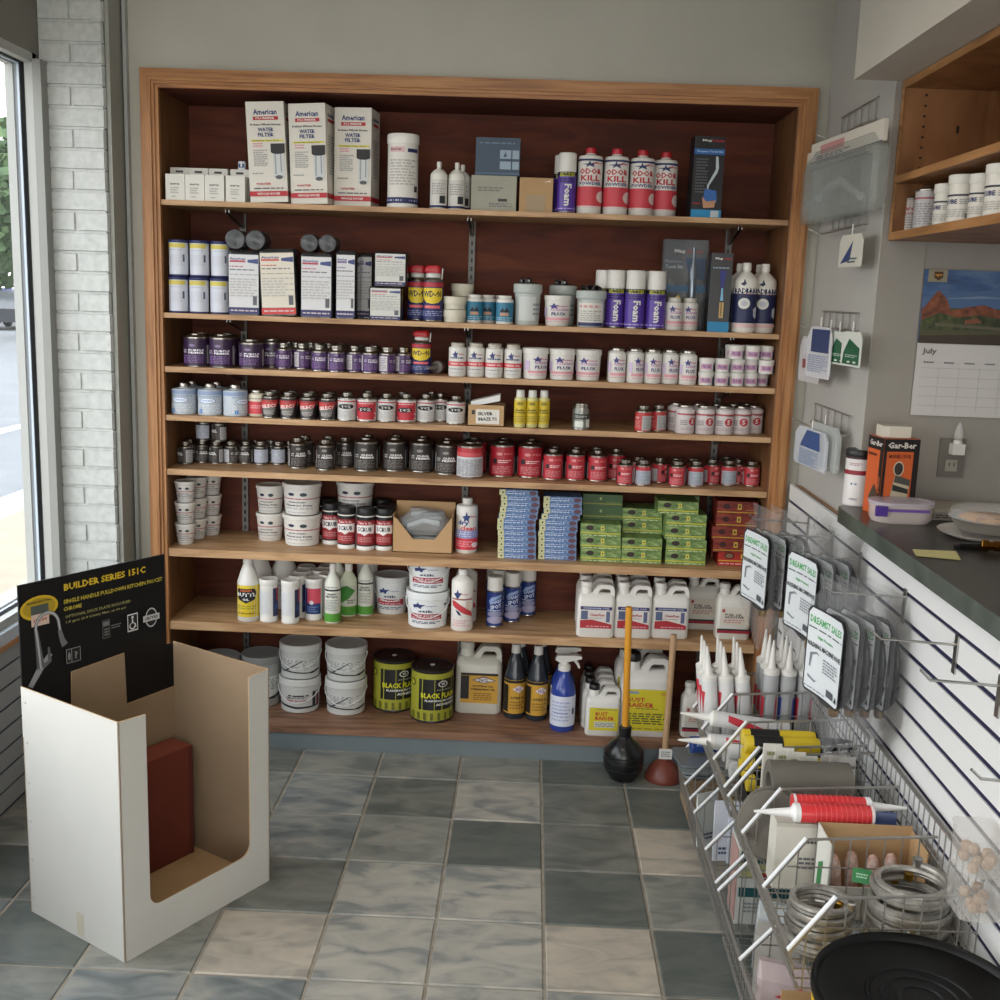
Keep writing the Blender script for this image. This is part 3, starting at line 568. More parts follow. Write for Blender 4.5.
kind('radiant', lambda: bottle('radiant_bottle', 24*u[1], 68*u[1], mat('#e2dfd6', .35), mat('#ece9e1', .35), [('r', -.7, .8, .14, .64, '#232a52'), ('r', -.75, .85, .56, .645, '#e6e3da'), ('t', 'RADIANT', .02, .6, 1.15, .065, '#23284c'), ('l', -.6, .7, .545, .56, 1, '#a04450'), ('e', -.1, .42, .24, .078, '#dadad2'), ('e', -.1, .42, .12, .04, '#b9bdc8'), ('p', [(.3, .34), (.45, .38), (.5, .3), (.48, .2), (.32, .24)], '#c6ccd8'), ('r', -.5, .6, .08, .13, '#dab7b4'), ('p', [(-.3, .7), (-.18, .72), (-.14, .77), (-.05, .7), (-.15, .67)], '#2a3050')], neck=.32, sh=.74, nz=.87, capw=1.15))
kind('torchbox', lambda: carton('slim_torch_kit_carton', 21*u[1], 76*u[1], .06, mat('#101216', .35), [('t', 'Mag', -.15, .93, .35, .035, WHITE), ('t', 'TORCH', .25, .93, .4, .026, RED), ('l', -.4, .35, .8, .83, 1, '#8fa0b0'), ('p', [(-.08, .78), (.25, .78), (.12, .5), (.05, .5)], '#2a2f78'), ('p', [(.05, .56), (.12, .56), (.16, .4), (.02, .4)], '#7db6d8'), ('r', .0, .2, .18, .38, '#c7a86c'), ('r', .05, .13, .2, .38, '#8a6f40'), ('r', -.5, .5, 0, .13, '#1d7fae')]))
def blister(w, h, d):
    t = root('torch_kit_blister_pack'); m = MB(); m.box(-w/2, w/2, -.002, .002, 0, h, mat('#15181f', .35))
    m.deco([('t', 'Mag', -.12, .87, .24, .05, WHITE), ('t', 'TORCH', .2, .87, .35, .04, RED), ('t', 'Plumbers', -.25, .76, .35, .03, '#8fa0b0'), ('t', 'Torch Kit', -.23, .7, .38, .04, '#b9c6d4'), ('r', -.5, .5, .42, .5, '#2a6d9c'), ('p', [(0, .8), (.45, .8), (.45, .55), (.1, .6)], '#24466e')], FRONT(-.002), w, h); m.obj('backing_card', t, 0)
    m = MB(); m.lathe([(.012, 0), (.014, .02), (.014, .12), (.006, .15), (.005, .2)], mat('#9aa7b4', .25, .7), 14, c=(.03, -.02, h*.3)); m.tube([(-.03, -.02, h*.12), (-.045, -.02, h*.3), (-.02, -.02, h*.38), (.0, -.02, h*.3)], .006, mat('#b59a4a', .3, .8), 8); m.obj('torch', t)
    m = MB(); m.rloft([(w*.98, .045, 0, 0, -.025), (w*.98, .045, h*.9, 0, -.025), (w*.98, .012, h, 0, -.01)], CLEAR, 2, .2); m.obj('clear_shell', t); return t
kind('blister', lambda: blister(46*u[1], 90*u[1], .05))
# third shelf
def PP(big): return [('r', -1.2, -.56, .1, .66, '#c9c4c6'), ('l', -1.1, -.62, .15, .6, 7, '#8c8794'), ('r', .62, 1.2, .1, .66, '#c9c4c6'), ('l', .68, 1.1, .15, .6, 7, '#8c8794'), ('e', -.02, .65, .12, .045, '#7d6a90'), ('t', 'LOW', -.34, .5, .18, .045, '#d8cfe0'), ('t', 'VOC', -.34, .44, .18, .045, '#d8cfe0'), ('t', 'PURPLE', .14, .505, .6, .06, '#e6dfec'), ('t', 'PRIMER', .14, .43, .6, .06, '#e6dfec'), ('l', -.4, .42, .12, .36, 5, '#7e5f98')]
kind('ppbig', lambda: small_can('purple_primer_can', 25*u[2], 33*u[2], mat('#33203e', .35), PP(1), .45, top=.86)); kind('ppmid', lambda: small_can('purple_primer_can', 25*u[2], 29*u[2], mat('#33203e', .35), PP(1), .5, top=.84))
kind('ppsmall', lambda: small_can('purple_primer_can', 16.5*u[2], 26*u[2], mat('#4c3262', .35), PP(0), .6, top=.72))
kind('minitub', lambda: tub('small_flux_tub', 15.6*u[2], 13.4*u[2], WHITE, WHITE, [('r', -.45, .3, .2, .6, '#c99bb5'), ('t', 'FLUX', -.05, .4, .5, .22, '#5a3c80'), ('r', .4, .55, .1, .6, '#3a3f70')], .9, .28))
def caulk_(bodyc, bandc, nz=WHITE, n='caulk_tube', band=None, txt=None, L=.22, r=.0245):
    """cartridge along +z, nozzle up"""
    t = root(n); m = MB(); m.lathe([(r*.96, 0), (r, .004), (r, L*.96), (r*.96, L)], bodyc, 18)
    D = band or [('r', -.5, .5, .1, .75, bandc)]
    m.deco(D, CYL(r), 2*r, L); m.obj('cartridge', t)
    m = MB(); m.lathe([(r*1.02, L), (r*1.02, L+.012), (r*.6, L+.018), (.0115, L+.022), (.008, L+.06), (.0028, L+.105)], nz, 14); m.obj('nozzle', t); return t
# fourth shelf
kind('blujar', lambda: wide_jar('pipe_dope_jar', 24*u[3], 31*u[3], mat('#b4bcc4', .4), METAL, [('r', -1.5, 1.5, .66, .79, '#8a9cba'), ('l', -.5, .5, .58, .64, 1, '#7b90b4'), ('e', -.02, .48, .34, .09, '#6c86b0'), ('e', -.02, .48, .31, .075, '#dfe6ee'), ('l', -.25, .2, .45, .51, 1, '#6f98cf'), ('l', -.5, .5, .1, .36, 5, '#d2d8de'), ('r', -.4, -.25, .08, .2, '#4f7fc0')], .45, .78))
kind('rwcan', lambda: wide_jar('red_and_white_jar', 18*u[3], 26*u[3], mat('#d8d0bd', .4), METAL, [('r', -1.5, 1.5, .1, .58, '#cf4852'), ('l', -.3, .4, .3, .45, 2, '#e8b4b4'), ('l', -.4, .5, .66, .72, 1, '#75756c')], .7, .8))
kind('select', lambda: small_can('select_cement_can', 17*u[3], 26*u[3], mat('#2a2526', .35), [('r', -1.5, 1.5, .62, .7, '#a43434'), ('e', 0, .36, .4, .28, '#6e6a68'), ('p', [(-.6, .62), (.6, .62), (.45, .45), (-.45, .38)], '#b73a38'), ('t', 'SELECT', 0, .47, .92, .13, '#e8d8d4', .12), ('l', -.3, .3, .15, .3, 3, '#b8b4b0')], .55, top=.78))
kind('t2w', lambda: small_can('white_sealant_can', 19.5*u[3], 28*u[3], mat('#c9c8c6', .4), [('r', -1.5, 1.5, .68, .72, '#b53a40'), ('e', 0, .52, .43, .09, '#15151a'), ('t', 'T+2', 0, .52, .5, .09, WHITE), ('l', -.5, .5, .12, .38, 5, '#b5b3b2'), ('r', .55, .6, .08, .4, '#7c7a78')], .45, top=.78))
kind('t2r', lambda: small_can('red_sealant_can', 20*u[3], 28*u[3], mat('#cfcac6', .4), [('r', -.6, .6, .08, .7, '#b82c3a'), ('l', -.4, .4, .62, .67, 1, '#e8c8c8'), ('e', -.05, .44, .4, .09, '#15151a'), ('t', 'T+2', -.05, .44, .6, .11, '#d8d0cc'), ('e', -.5, .14, .05, .03, WHITE), ('e', .5, .14, .05, .03, WHITE), ('e', .5, .3, .05, .03, WHITE)], .45, top=.78))
kind('yelb', lambda: bottle('yellow_label_bottle', 11.5*u[3], 37*u[3], mat('#cfc98a', .3), WHITE, [('r', -1.5, 1.5, .1, .72, '#d2b92e'), ('r', -.25, .25, .6, .68, '#7a6a20'), ('t', 'Safe', 0, .47, .8, .06, '#2c2810'), ('t', 'Cutting', 0, .4, .95, .06, '#2c2810'), ('l', -.5, .5, .14, .32, 4, '#8f8030')], neck=.72, sh=.76, nz=.79, capw=1.0))
kind('silvercan', lambda: small_can('silver_can', 18*u[3], 26*u[3], mat('#8c8f88', .3, .6), [('r', -.4, .1, .1, .32, '#d5d8cf'), ('r', .25, .5, .1, .5, '#d5d8cf'), ('r', -.5, .5, .4, .6, '#30332f'), ('l', -.4, .3, .45, .55, 2, '#b5b8b0')], .75, top=.8))
kind('coralcan', lambda: small_can('red_cement_can', 16.5*u[3], 26*u[3], mat('#b93a3a', .35), [('r', -.1, .7, .08, .62, '#b5b4b4'), ('l', -.02, .6, .12, .58, 8, '#8a8988'), ('t', 'RED', -.42, .55, .3, .08, '#e8c0b8'), ('l', -.6, -.2, .15, .45, 4, '#dc8880')], .55, top=.76))
kind('scan', lambda: wide_jar('solder_paste_jar', 19*u[3], 28*u[3], mat('#cfc7c6', .4), METAL, [('r', -.8, .8, .66, .72, '#b05058'), ('t', 'PASTE', .2, .66, .5, .05, '#5a3038'), ('e', .1, .44, .22, .14, '#b02c3c'), ('t', '5', .1, .44, .17, .17, WHITE), ('l', -.55, -.2, .3, .5, 3, '#8c8486'), ('l', -.5, .5, .12, .24, 2, '#b9a5a8')], .76, .82))
# fifth shelf
CP = [('r', -1.2, -.56, .08, .64, '#c3c4c6'), ('l', -1.1, -.62, .12, .6, 7, '#8c8c90'), ('r', .62, 1.2, .08, .64, '#c3c4c6'), ('l', .68, 1.1, .12, .6, 7, '#8c8c90'), ('e', -.02, .66, .13, .045, '#8b8580'), ('t', 'LOW', -.34, .5, .18, .045, '#dedede'), ('t', 'VOC', -.34, .44, .18, .045, '#dedede'), ('t', 'CLEAR', .12, .505, .52, .06, '#ececec'), ('t', 'PRIMER', .14, .43, .6, .06, '#ececec'), ('l', -.4, .42, .1, .36, 6, '#75706c')]
GREYM = mat('#342f2c', .35)
kind('cpbig', lambda: small_can('clear_primer_can', 24*u[4], 34*u[4], GREYM, CP, .38, top=.84)); kind('cpmid', lambda: small_can('clear_primer_can', 19*u[4], 31*u[4], GREYM, CP, .5, top=.78)); kind('cpsmall', lambda: small_can('clear_primer_can', 14.5*u[4], 23*u[4], GREYM, CP, .62, top=.74))
kind('cpback', lambda: small_can('clear_primer_can', 15*u[4], 24*u[4], GREYM, [('r', -.6, .55, .1, .66, '#b9bfcb'), ('l', -.5, .48, .14, .62, 8, '#9298a6')], .62, top=.74))
kind('rwbig', lambda: small_can('red_cement_can', 26.5*u[4], 36*u[4], mat('#b32e35', .35), [('r', -.8, .8, .05, .6, '#cbcbce'), ('r', -.8, .8, .62, .72, '#c9555a'), ('r', -.55, .62, .07, .55, '#a7a9ae'), ('l', -.5, .56, .09, .53, 12, '#85878c')], .35, top=.86))
RC = [('e', -.1, .66, .12, .045, '#d88888'), ('t', 'PVC', .3, .66, .4, .05, '#d89090'), ('r', -.38, -.2, .38, .52, '#231c1e'), ('l', -.15, .4, .4, .5, 2, '#edd0d0'), ('l', -.38, .42, .1, .32, 5, '#d08488'), ('r', .58, 1.2, .08, .58, '#b4b4b8'), ('l', .63, 1.1, .12, .55, 8, '#88888c'), ('r', -1.2, -.6, .08, .58, '#b4b4b8')]
kind('rcbig', lambda: small_can('red_cement_can', 25.5*u[4], 36*u[4], mat('#a82330', .35), RC, .35, top=.86)); kind('rcmid', lambda: small_can('red_cement_can', 20*u[4], 31*u[4], mat('#b52e3a', .35), RC, .42, top=.8)); kind('rcsmall', lambda: small_can('red_cement_can', 16.5*u[4], 25*u[4], mat('#b8343c', .35), RC, .6, top=.76))
kind('rcback', lambda: small_can('red_cement_can', 16.5*u[4], 25*u[4], mat('#b8343c', .35), [('r', -.55, .5, .06, .6, '#a9b2bc'), ('l', -.48, .44, .09, .57, 9, '#838c98')], .6, top=.76))
# sixth shelf
PB = [('r', -1.5, 1.5, .52, .55, '#a83a4c'), ('e', -.2, .68, .09, .05, '#2a2e48'), ('e', .12, .68, .09, .06, '#37444a'), ('t', 'NON-STAIN', -.05, .43, .45, .05, '#3a3f55'), ('t', 'Plumbers Putty', .0, .32, .72, .07, '#2c3048'), ('l', -.35, .4, .2, .25, 1, '#9c9ca8'), ('l', -.3, .2, .08, .12, 1, '#b0b0b8')]
kind('putty_s', lambda: tub('putty_tub', 21.5*u[5], 21.5*u[5], WHITE, WHITE, PB, .72, .12)); kind('putty_m', lambda: tub('putty_tub', 29*u[5], 29*u[5], WHITE, WHITE, PB, .8, .12)); kind('putty_l', lambda: tub('putty_tub', 40*u[5], 32*u[5], WHITE, WHITE, PB, .85, .14))
kind('scrub', lambda: canister('scrubbing_wipes_canister', 18.5*u[5], 43*u[5], WHITE, mat('#161616', .5), [('r', -.7, .75, .14, .72, '#962a30'), ('t', "Take 'n Go", 0, .66, .8, .06, '#e9c9c9'), ('p', [(-.55, .6), (.6, .62), (.55, .4), (.2, .42), (0, .36), (-.2, .41), (-.5, .4)], '#e4dfdc'), ('t', 'SCRUB', 0, .51, .8, .11, '#22303c'), ('l', -.4, .4, .2, .33, 3, '#c98a8a')], mat('#1c1a1c', .35), (.1, .8), .84, 1.0))
def vbox():
    w, h, d = 61*u[5], 47*u[5], .13; t = root('display_carton'); m = MB(); th = .003
    fr_ = [(-w/2, 0), (w/2, 0), (w/2, h*.84), (w*.2, h*.3), (-w*.16, h*.3), (-w*.42, h*.72), (-w/2, h*.8)]
    m.prism(fr_, -d/2, -d/2+th, KRAFT); m.box(-w/2, w/2, d/2-th, d/2, 0, h, KRAFT); m.box(-w/2, -w/2+th, -d/2, d/2, 0, h*.82, KRAFT); m.box(w/2-th, w/2, -d/2, d/2, 0, h*.86, KRAFT); m.box(-w/2, w/2, -d/2, d/2, 0, th, KRAFT); m.obj('carton', t, 0); return t
kind('vbox', vbox)
kind('dry', lambda: bottle('dry_clean_bottle', 22*u[5], 56*u[5], WHITE, WHITE, [('p', [(-.2, .68), (-.05, .7), (0, .78), (.06, .7), (.2, .7), (.1, .64), (.12, .58), (0, .62), (-.12, .58), (-.1, .64)], '#2a3a78'), ('l', .2, .5, .66, .7, 1, CORAL), ('t', 'dry', -.15, .56, .55, .1, '#2c3f80'), ('t', 'clean', .1, .47, .8, .085, '#d04a50'), ('r', -.7, .8, .28, .43, '#8d93c0'), ('l', -.5, .6, .3, .42, 3, '#d0d4e8'), ('r', -.7, .8, .07, .28, '#d23c4a'), ('e', .45, .16, .2, .05, '#f0dcd8'), ('l', -.5, .3, .12, .24, 3, '#e8a0a8')], neck=.4, sh=.84, nz=.9, capw=1.2))
def flatbox(n, w, h, d, m_, D, topm): 
    t = root(n); m = MB(); m.box(-w/2, w/2, -d/2, d/2, 0, h, m_); m.deco(D, FRONT(-d/2), w, h); m.obj('carton', t, 0); return t
kind('bluebk', lambda: flatbox('blue_carton', 38*u[5], 5.75*u[5], .11, noisy('bluebk', ['#34548c', '#5c7ca8', '#8a9fb8'], (20, 20, 40), 4, 3, .5), [('r', -.5, -.34, .02, .98, '#c6c495'), ('r', -.43, -.39, .35, .65, INK), ('l', -.3, .2, .2, .8, 2, '#c5d4e8'), ('e', .38, .5, .1, .38, '#5a3a48'), ('l', -.28, .2, .4, .7, 1, '#2c4c8c')], None))
kind('green', lambda: flatbox('green_carton', 40*u[5], 12.8*u[5], .12, noisy('greenbk', ['#486434', '#6e8a4c', '#96a86c'], (8, 8, 20), 4, 3, .5), [('r', -.5, .5, .22, .32, '#b9b838'), ('e', -.27, .68, .1, .2, '#2a1c16'), ('r', .0, .09, .5, .85, '#c8c052'), ('e', .045, .67, .02, .06, INK), ('l', -.45, .4, .05, .15, 1, '#cfd8a0'), ('l', .15, .45, .3, .42, 1, '#3a5c28')], None))
kind('greent', lambda: flatbox('green_carton', 40*u[5], 12.8*u[5], .12, mat('#3c5a30', .5), [('r', -.5, .5, .22, .3, '#8f9130'), ('e', -.05, .68, .03, .12, '#9aa86c'), ('l', .1, .45, .3, .45, 1, '#6c8440')], None))
kind('redbx', lambda: flatbox('dark_red_carton', 40*u[5], 12.8*u[5], .12, noisy('redbk', ['#5c1c18', '#7c2c20', '#8c3a26'], (8, 8, 20), 4, 3, .5), [('r', -.5, .5, .12, .2, '#b99030'), ('e', -.27, .6, .09, .22, '#3a1412'), ('r', .0, .1, .38, .82, '#c0a040'), ('r', .03, .07, .5, .7, '#4a1814'), ('l', .2, .45, .3, .42, 1, '#b08050')], None))
kind('redbx2', lambda: flatbox('bright_red_carton', 36*u[5], 15*u[5], .12, mat('#b02c24', .5), [('r', -.5, .5, .3, .38, '#d2a030'), ('e', -.2, .68, .14, .22, '#4a2018'), ('e', -.2, .68, .1, .16, '#8a6a50'), ('r', .12, .24, .5, .85, '#d8b848'), ('l', -.45, .45, .06, .22, 1, '#d8a8a0')], None))
# seventh shelf
kind('mighty', lambda: bottle('drain_cleaner_bottle', 22*u[6], 65*u[6], WHITE, WHITE, [('p', [(-.4, .53), (.4, .53), (.5, .47), (.42, .36), (0, .3), (-.42, .36), (-.5, .47)], '#1c1c1e'), ('t', 'DRAIN', 0, .5, .55, .035, '#d86a3a'), ('t', 'BUTTL', 0, .435, .95, .06, '#e8e8e8'), ('t', 'OIL', 0, .36, .3, .035, '#e8e8e8'), ('l', -.45, .45, .2, .27, 2, '#a89830'), ('l', -.4, .4, .12, .16, 1, '#8c6a20')], neck=.42, sh=.62, nz=.88, capw=1.1, sleeve=mat('#dcc22c', .4), sl=(.08, .58), ridges=True))
kind('fluted', lambda: bottle('white_drain_bottle', 26*u[6], 66*u[6], mat('#d8d6d0', .4), mat('#d0cec8', .4), [('l', -.4, .4, .2, .5, 4, '#b9b9b9')], neck=.42, sh=.62, nz=.88, capw=1.1, ridges=True))
WC = [('r', .35, 1.1, .14, .8, '#1f2c58'), ('r', .58, 1.1, .5, .8, '#c03a46'), ('p', [(.4, .3), (.9, .34), (.7, .46), (.5, .42)], '#33508c'), ('l', -.6, .25, .2, .74, 14, '#ccd2dc')]
kind('wcan', lambda: canister('white_wipes_canister', 18*u[6], 44*u[6], WHITE, WHITE, WC)); kind('wcanf', lambda: canister('white_wipes_canister', 18*u[6], 43*u[6], WHITE, WHITE, [('r', -.5, .5, .16, .78, '#22356c'), ('r', -.3, .5, .42, .78, '#c8485a'), ('e', -.05, .44, .12, .05, '#d8d4da'), ('l', -.3, .3, .2, .36, 3, '#6b82b0')]))
kind('greenb', lambda: bottle('green_label_bottle', 16*u[6], 61*u[6], mat('#d8dacf', .4), WHITE, [('r', -1.5, 1.5, .55, .58, INK), ('l', -.4, .4, .6, .63, 1, '#8a8a8a'), ('t', 'GREEN', 0, .5, .6, .03, INK), ('t', 'NEUTRAL', 0, .455, .8, .03, INK), ('l', -.4, .4, .22, .41, 7, '#9aa09a'), ('r', -1.5, 1.5, .03, .17, '#4f9434')], neck=.38, sh=.66, nz=.84, capw=1.1))
kind('greenb2', lambda: bottle('green_label_bottle', 17*u[6], 55*u[6], mat('#d4dac0', .4), WHITE, [('r', -1.5, 1.5, .05, .6, '#c9cdbf'), ('p', [(-.5, .55), (0, .6), (.5, .5), (.1, .35), (-.4, .25)], '#3f8434'), ('r', -1.5, 1.5, .03, .2, '#4f9434'), ('l', 0, .5, .25, .34, 2, '#5c6a5c')], neck=.4, sh=.68, nz=.84, capw=1.15))
PT = [('p', [(-.32, .66), (-.22, .68), (-.2, .74), (-.15, .68), (0, .68), (-.1, .62), (-.12, .56), (-.2, .6), (-.3, .57)], '#2c3a6c'), ('l', .0, .25, .62, .66, 1, '#8c8cae'), ('e', .5, .66, .05, .03, '#2c3050'), ('t', 'stik', 0, .5, .35, .07, '#2a2f50'), ('r', -.38, .38, .26, .42, '#9c3040'), ('t', 'PIPE JOINT', 0, .37, .6, .05, '#efe0e0'), ('l', -.33, .33, .28, .32, 1, '#e0c0c4'), ('l', -.35, .35, .14, .22, 2, '#4f5470')]
kind('pail', lambda: tub('joint_compound_pail', 44*u[6], 37*u[6], mat('#dfe2e2', .4), mat('#dfe2e2', .35), PT, .88, .2, handle=PLAST)); kind('pail_s', lambda: tub('joint_compound_pail', 38*u[6], 40*u[6], mat('#d4d8d8', .4), mat('#c9cdcd', .35), PT, .8, .14, handle=PLAST))
kind('dope', lambda: bottle('pipe_cleaner_bottle', 22*u[6], 62*u[6], mat('#dfdcd6', .4), mat('#e6e4de', .4), [('p', [(-.4, .62), (-.25, .64), (-.2, .7), (-.14, .64), (0, .64), (-.1, .58), (-.2, .53), (-.3, .58)], '#2c3a6c'), ('l', -.05, .3, .6, .63, 1, '#c07080'), ('r', -.5, .55, .52, .545, '#9c5a58'), ('p', [(-.5, .5), (-.3, .5), (.5, .32), (.55, .24), (.1, .3), (-.45, .42)], '#b8343c'), ('p', [(-.3, .36), (-.1, .33), (.0, .26), (-.15, .28)], '#2c2c50'), ('r', .2, .5, .36, .5, '#d8c9b8'), ('l', -.4, .4, .08, .2, 3, '#dcb0b4')], neck=.4, sh=.8, nz=.9, capw=1.1))
kind('bspray', lambda: spray_can('cleaner_spray_can', 16.5*u[6], 52*u[6], mat('#253a7c', .35), WHITE, [('t', 'SHARP', .1, .52, .8, .07, '#b9cbe8', .2), ('t', 'SPOT', .1, .42, .7, .08, '#d5e0f0', .2), ('p', [(-.4, .5), (.5, .62), (.4, .66), (-.2, .6)], '#8ea4d0'), ('e', .05, .27, .5, .06, '#8c90b0'), ('e', .1, .15, .6, .07, '#a4a0bc'), ('l', -.4, .4, .33, .36, 1, '#d5e0f0')], .95, .25))
JL = [('r', -.42, .42, .18, .58, '#d5cfca'), ('r', -.42, .42, .52, .58, '#2c2f62'), ('t', 'CONDENSER COIL', 0, .55, .7, .025, '#c9cce0'), ('r', -.4, -.22, .34, .5, '#55607e'), ('t', 'CleanFast', .03, .43, .4, .05, '#a03540'), ('r', .27, .37, .3, .5, '#5a5f80'), ('p', [(-.42, .32), (-.1, .34), (.42, .26), (.42, .18), (-.42, .18)], '#aa2a34'), ('l', -.25, .35, .2, .23, 1, '#dcaab0'), ('l', -.2, .2, .36, .38, 1, '#8a8080')]
kind('jug', lambda: jug('coil_cleaner_jug', 37*u[6], 55*u[6], .075, WHITE, WHITE, JL))
kind('fuel', lambda: jug('fuel_additive_jug', 34*u[6], 56*u[6], .075, mat('#dcdad2', .4), mat('#cfcdc6', .4), [('r', -.4, .42, .27, .6, '#d9d2c6'), ('r', -.36, -.28, .5, .56, '#b04a4a'), ('t', 'FUEL OIL', -.02, .46, .5, .04, INK), ('t', 'ADDITIVE', 0, .415, .56, .04, INK), ('l', -.3, .3, .3, .38, 2, '#c08a80'), ('r', -.48, .48, .17, .2, INK), ('r', -.48, .48, .12, .17, '#9c2434')]))
# bottom shelf
BL = [('r', -.6, .62, .2, .62, '#cfd0cc'), ('l', -.5, .5, .3, .58, 6, '#8c8f92'), ('p', [(-.62, .24), (.4, .16), (.62, .22), (.62, .28), (.3, .2), (-.6, .29)], '#22242a'), ('p', [(-.4, .2), (.1, .55), (.14, .55), (-.3, .2)], '#55585c')]
BL2 = [('r', -.2, .3, .5, .54, INK), ('t', 'HEAVY DUTY', .0, .46, .5, .05, INK), ('t', 'PIPE DOPE', .0, .38, .5, .05, '#a03a4a'), ('r', .4, .5, .2, .62, INK), ('r', .53, .62, .2, .62, '#6a2c38'), ('p', [(-.62, .3), (0, .2), (.62, .2), (.62, .16), (0, .14), (-.62, .24)], '#22242a')]
GP = mat('#c9cac6', .4)
kind('bucket', lambda: tub('sealant_bucket', 43*u[7], 36*u[7], GP, mat('#d5d6d2', .35), BL, .9, .2, handle=PLAST)); kind('bucket2', lambda: tub('sealant_bucket', 43*u[7], 36*u[7], GP, mat('#d5d6d2', .35), BL2, .9, .2, handle=PLAST))
kind('bucket_s', lambda: tub('sealant_bucket', 37*u[7], 36*u[7], GP, mat('#d5d6d2', .35), BL, .92, .18))
kind('greylid', lambda: tub('grey_lidded_bucket', 43*u[7], 54*u[7], mat('#a9aaa8', .4), mat('#9a9b99', .4), BL, .88, .14))
BF = [('r', -.28, 1.0, .25, .84, '#151515'), ('e', .3, .75, .12, .06, '#d2d2cc'), ('e', .3, .75, .095, .045, '#151515'), ('t', 'W', .3, .75, .1, .05, '#d2d2cc'), ('l', .15, .5, .62, .66, 1, '#8a8a88'), ('t', 'BLACK FLASH', .22, .53, .88, .1, '#d3d02e'), ('t', 'FLASHING, ROOFING', .28, .43, .8, .05, '#e6e6e0'), ('t', 'ADHESIVE', .38, .36, .5, .045, '#e6e6e0'), ('e', -.46, .75, .08, .07, '#3a3d18'), ('e', -.46, .75, .05, .045, '#b9b933')]
for i in range(12): BF.append(('r', -.95+i*.16, -.89+i*.16, .06, .2, '#5f6222'))
def blackflash():
    w, h = 44*u[7], 55*u[7]; t = root('roofing_cement_can'); r = w/2; m = MB()
    m.lathe([(r*.98, 0), (r, .003), (r, .006), (r*.975, .009), (r*.975, h-.01), (r, h-.007), (r, h-.002), (r*.97, h), (r*.93, h-.004), (r*.8, h-.005), (.001, h-.005)], mat('#3c3634', .35, .5), 32); m.obj('body', t)
    m = MB(); m.lathe([(r*.98, .009), (r*.98, h-.012)], mat('#a09f34', .45), 32, cap=False); m.deco(BF, CYL(r*.98), w, h); m.obj('label', t)
    m = MB(); m.lathe([(r*.8, h-.004), (r*.76, h-.001), (.001, h-.001)], mat('#403a37', .3, .6), 28); m.lathe([(.01, h), (.009, h+.001)], mat('#e2e0d8', .5), 10, c=(.0, 0, 0)); m.obj('lid', t); return t
kind('bflash', blackflash)
kind('ncl', lambda: jug('oil_jug', 48*u[7], 74*u[7], .12, mat('#cfccc0', .4), mat('#c9c6ba', .4), [('r', -.38, .42, .16, .6, '#c99a38'), ('r', -.38, .42, .565, .6, '#1c1814'), ('r', -.38, -.2, .22, .56, '#1c1814'), ('p', [(-.14, .5), (.12, .555), (.38, .5), (.12, .45)], '#3a3f58'), ('p', [(-.1, .5), (.12, .54), (.34, .5), (.12, .46)], '#e0d6c8'), ('t', 'NCL', .12, .5, .2, .045, '#3a3f80'), ('t', 'CUTTING OIL', .1, .41, .45, .03, '#1c1814'), ('t', 'THREADING OIL', .1, .365, .52, .03, '#1c1814'), ('l', -.1, .3, .2, .32, 4, '#8f6c28')]))
kind('spray_o', lambda: bottle('cutting_oil_bottle', 22*u[7], 78*u[7], mat('#2c3138', .2), WHITE, [('r', -1.5, 1.5, .5, .535, '#1c1814'), ('r', -.75, -.3, .1, .47, '#1c1814'), ('p', [(-.1, .42), (.2, .47), (.5, .42), (.2, .37)], '#dcd0d0'), ('t', 'NCL', .2, .42, .3, .05, '#7a4a90'), ('t', 'CUTTING OIL', .15, .3, .7, .035, '#1c1814'), ('l', -.2, .5, .14, .26, 3, '#8f6c28')], neck=.42, sh=.56, nz=.86, capw=1.0, sleeve=mat('#c99a38', .4), sl=(.08, .54)))
kind('spray_b', lambda: trigger('blue_spray_bottle', 25*u[7], 78*u[7], mat('#2f4494', .15), [('l', -.5, .3, .14, .42, 6, '#aab2d0'), ('t', 'cleaner', -.1, .26, .6, .02, '#6c78b0'), ('e', .45, .28, .06, .05, '#2a3060')], WHITE, mat('#d5d9e6', .4)))
kind('rusts', lambda: jug('rust_remover_jug', 34*u[7], 51*u[7], .07, WHITE, BLACK, [('r', -.4, .44, .12, .58, '#cfc02c'), ('l', -.2, .4, .53, .56, 1, '#7a6a60'), ('t', 'RUST', -.04, .46, .36, .075, '#b83c2c'), ('t', 'RAIDER', .05, .37, .55, .075, '#b83c2c'), ('r', -.25, .34, .18, .3, '#cfcfc0'), ('l', -.22, .32, .19, .29, 3, '#77776c')]))
kind('rustl', lambda: jug('rust_remover_jug', 49*u[7], 83*u[7], .12, WHITE, BLACK, [('r', -.45, .46, .08, .6, '#cfc02c'), ('r', -.4, -.15, .545, .575, '#8a9ab0'), ('l', .3, .42, .53, .57, 2, '#b8743c'), ('t', 'RUST', -.2, .47, .36, .055, '#b83c2c'), ('t', 'RAIDER', -.1, .405, .54, .055, '#b83c2c'), ('l', -.2, .25, .35, .37, 1, '#6c6a30'), ('l', -.4, .42, .16, .31, 5, '#55542c'), ('l', -.4, .42, .1, .12, 1, '#77752c')]))

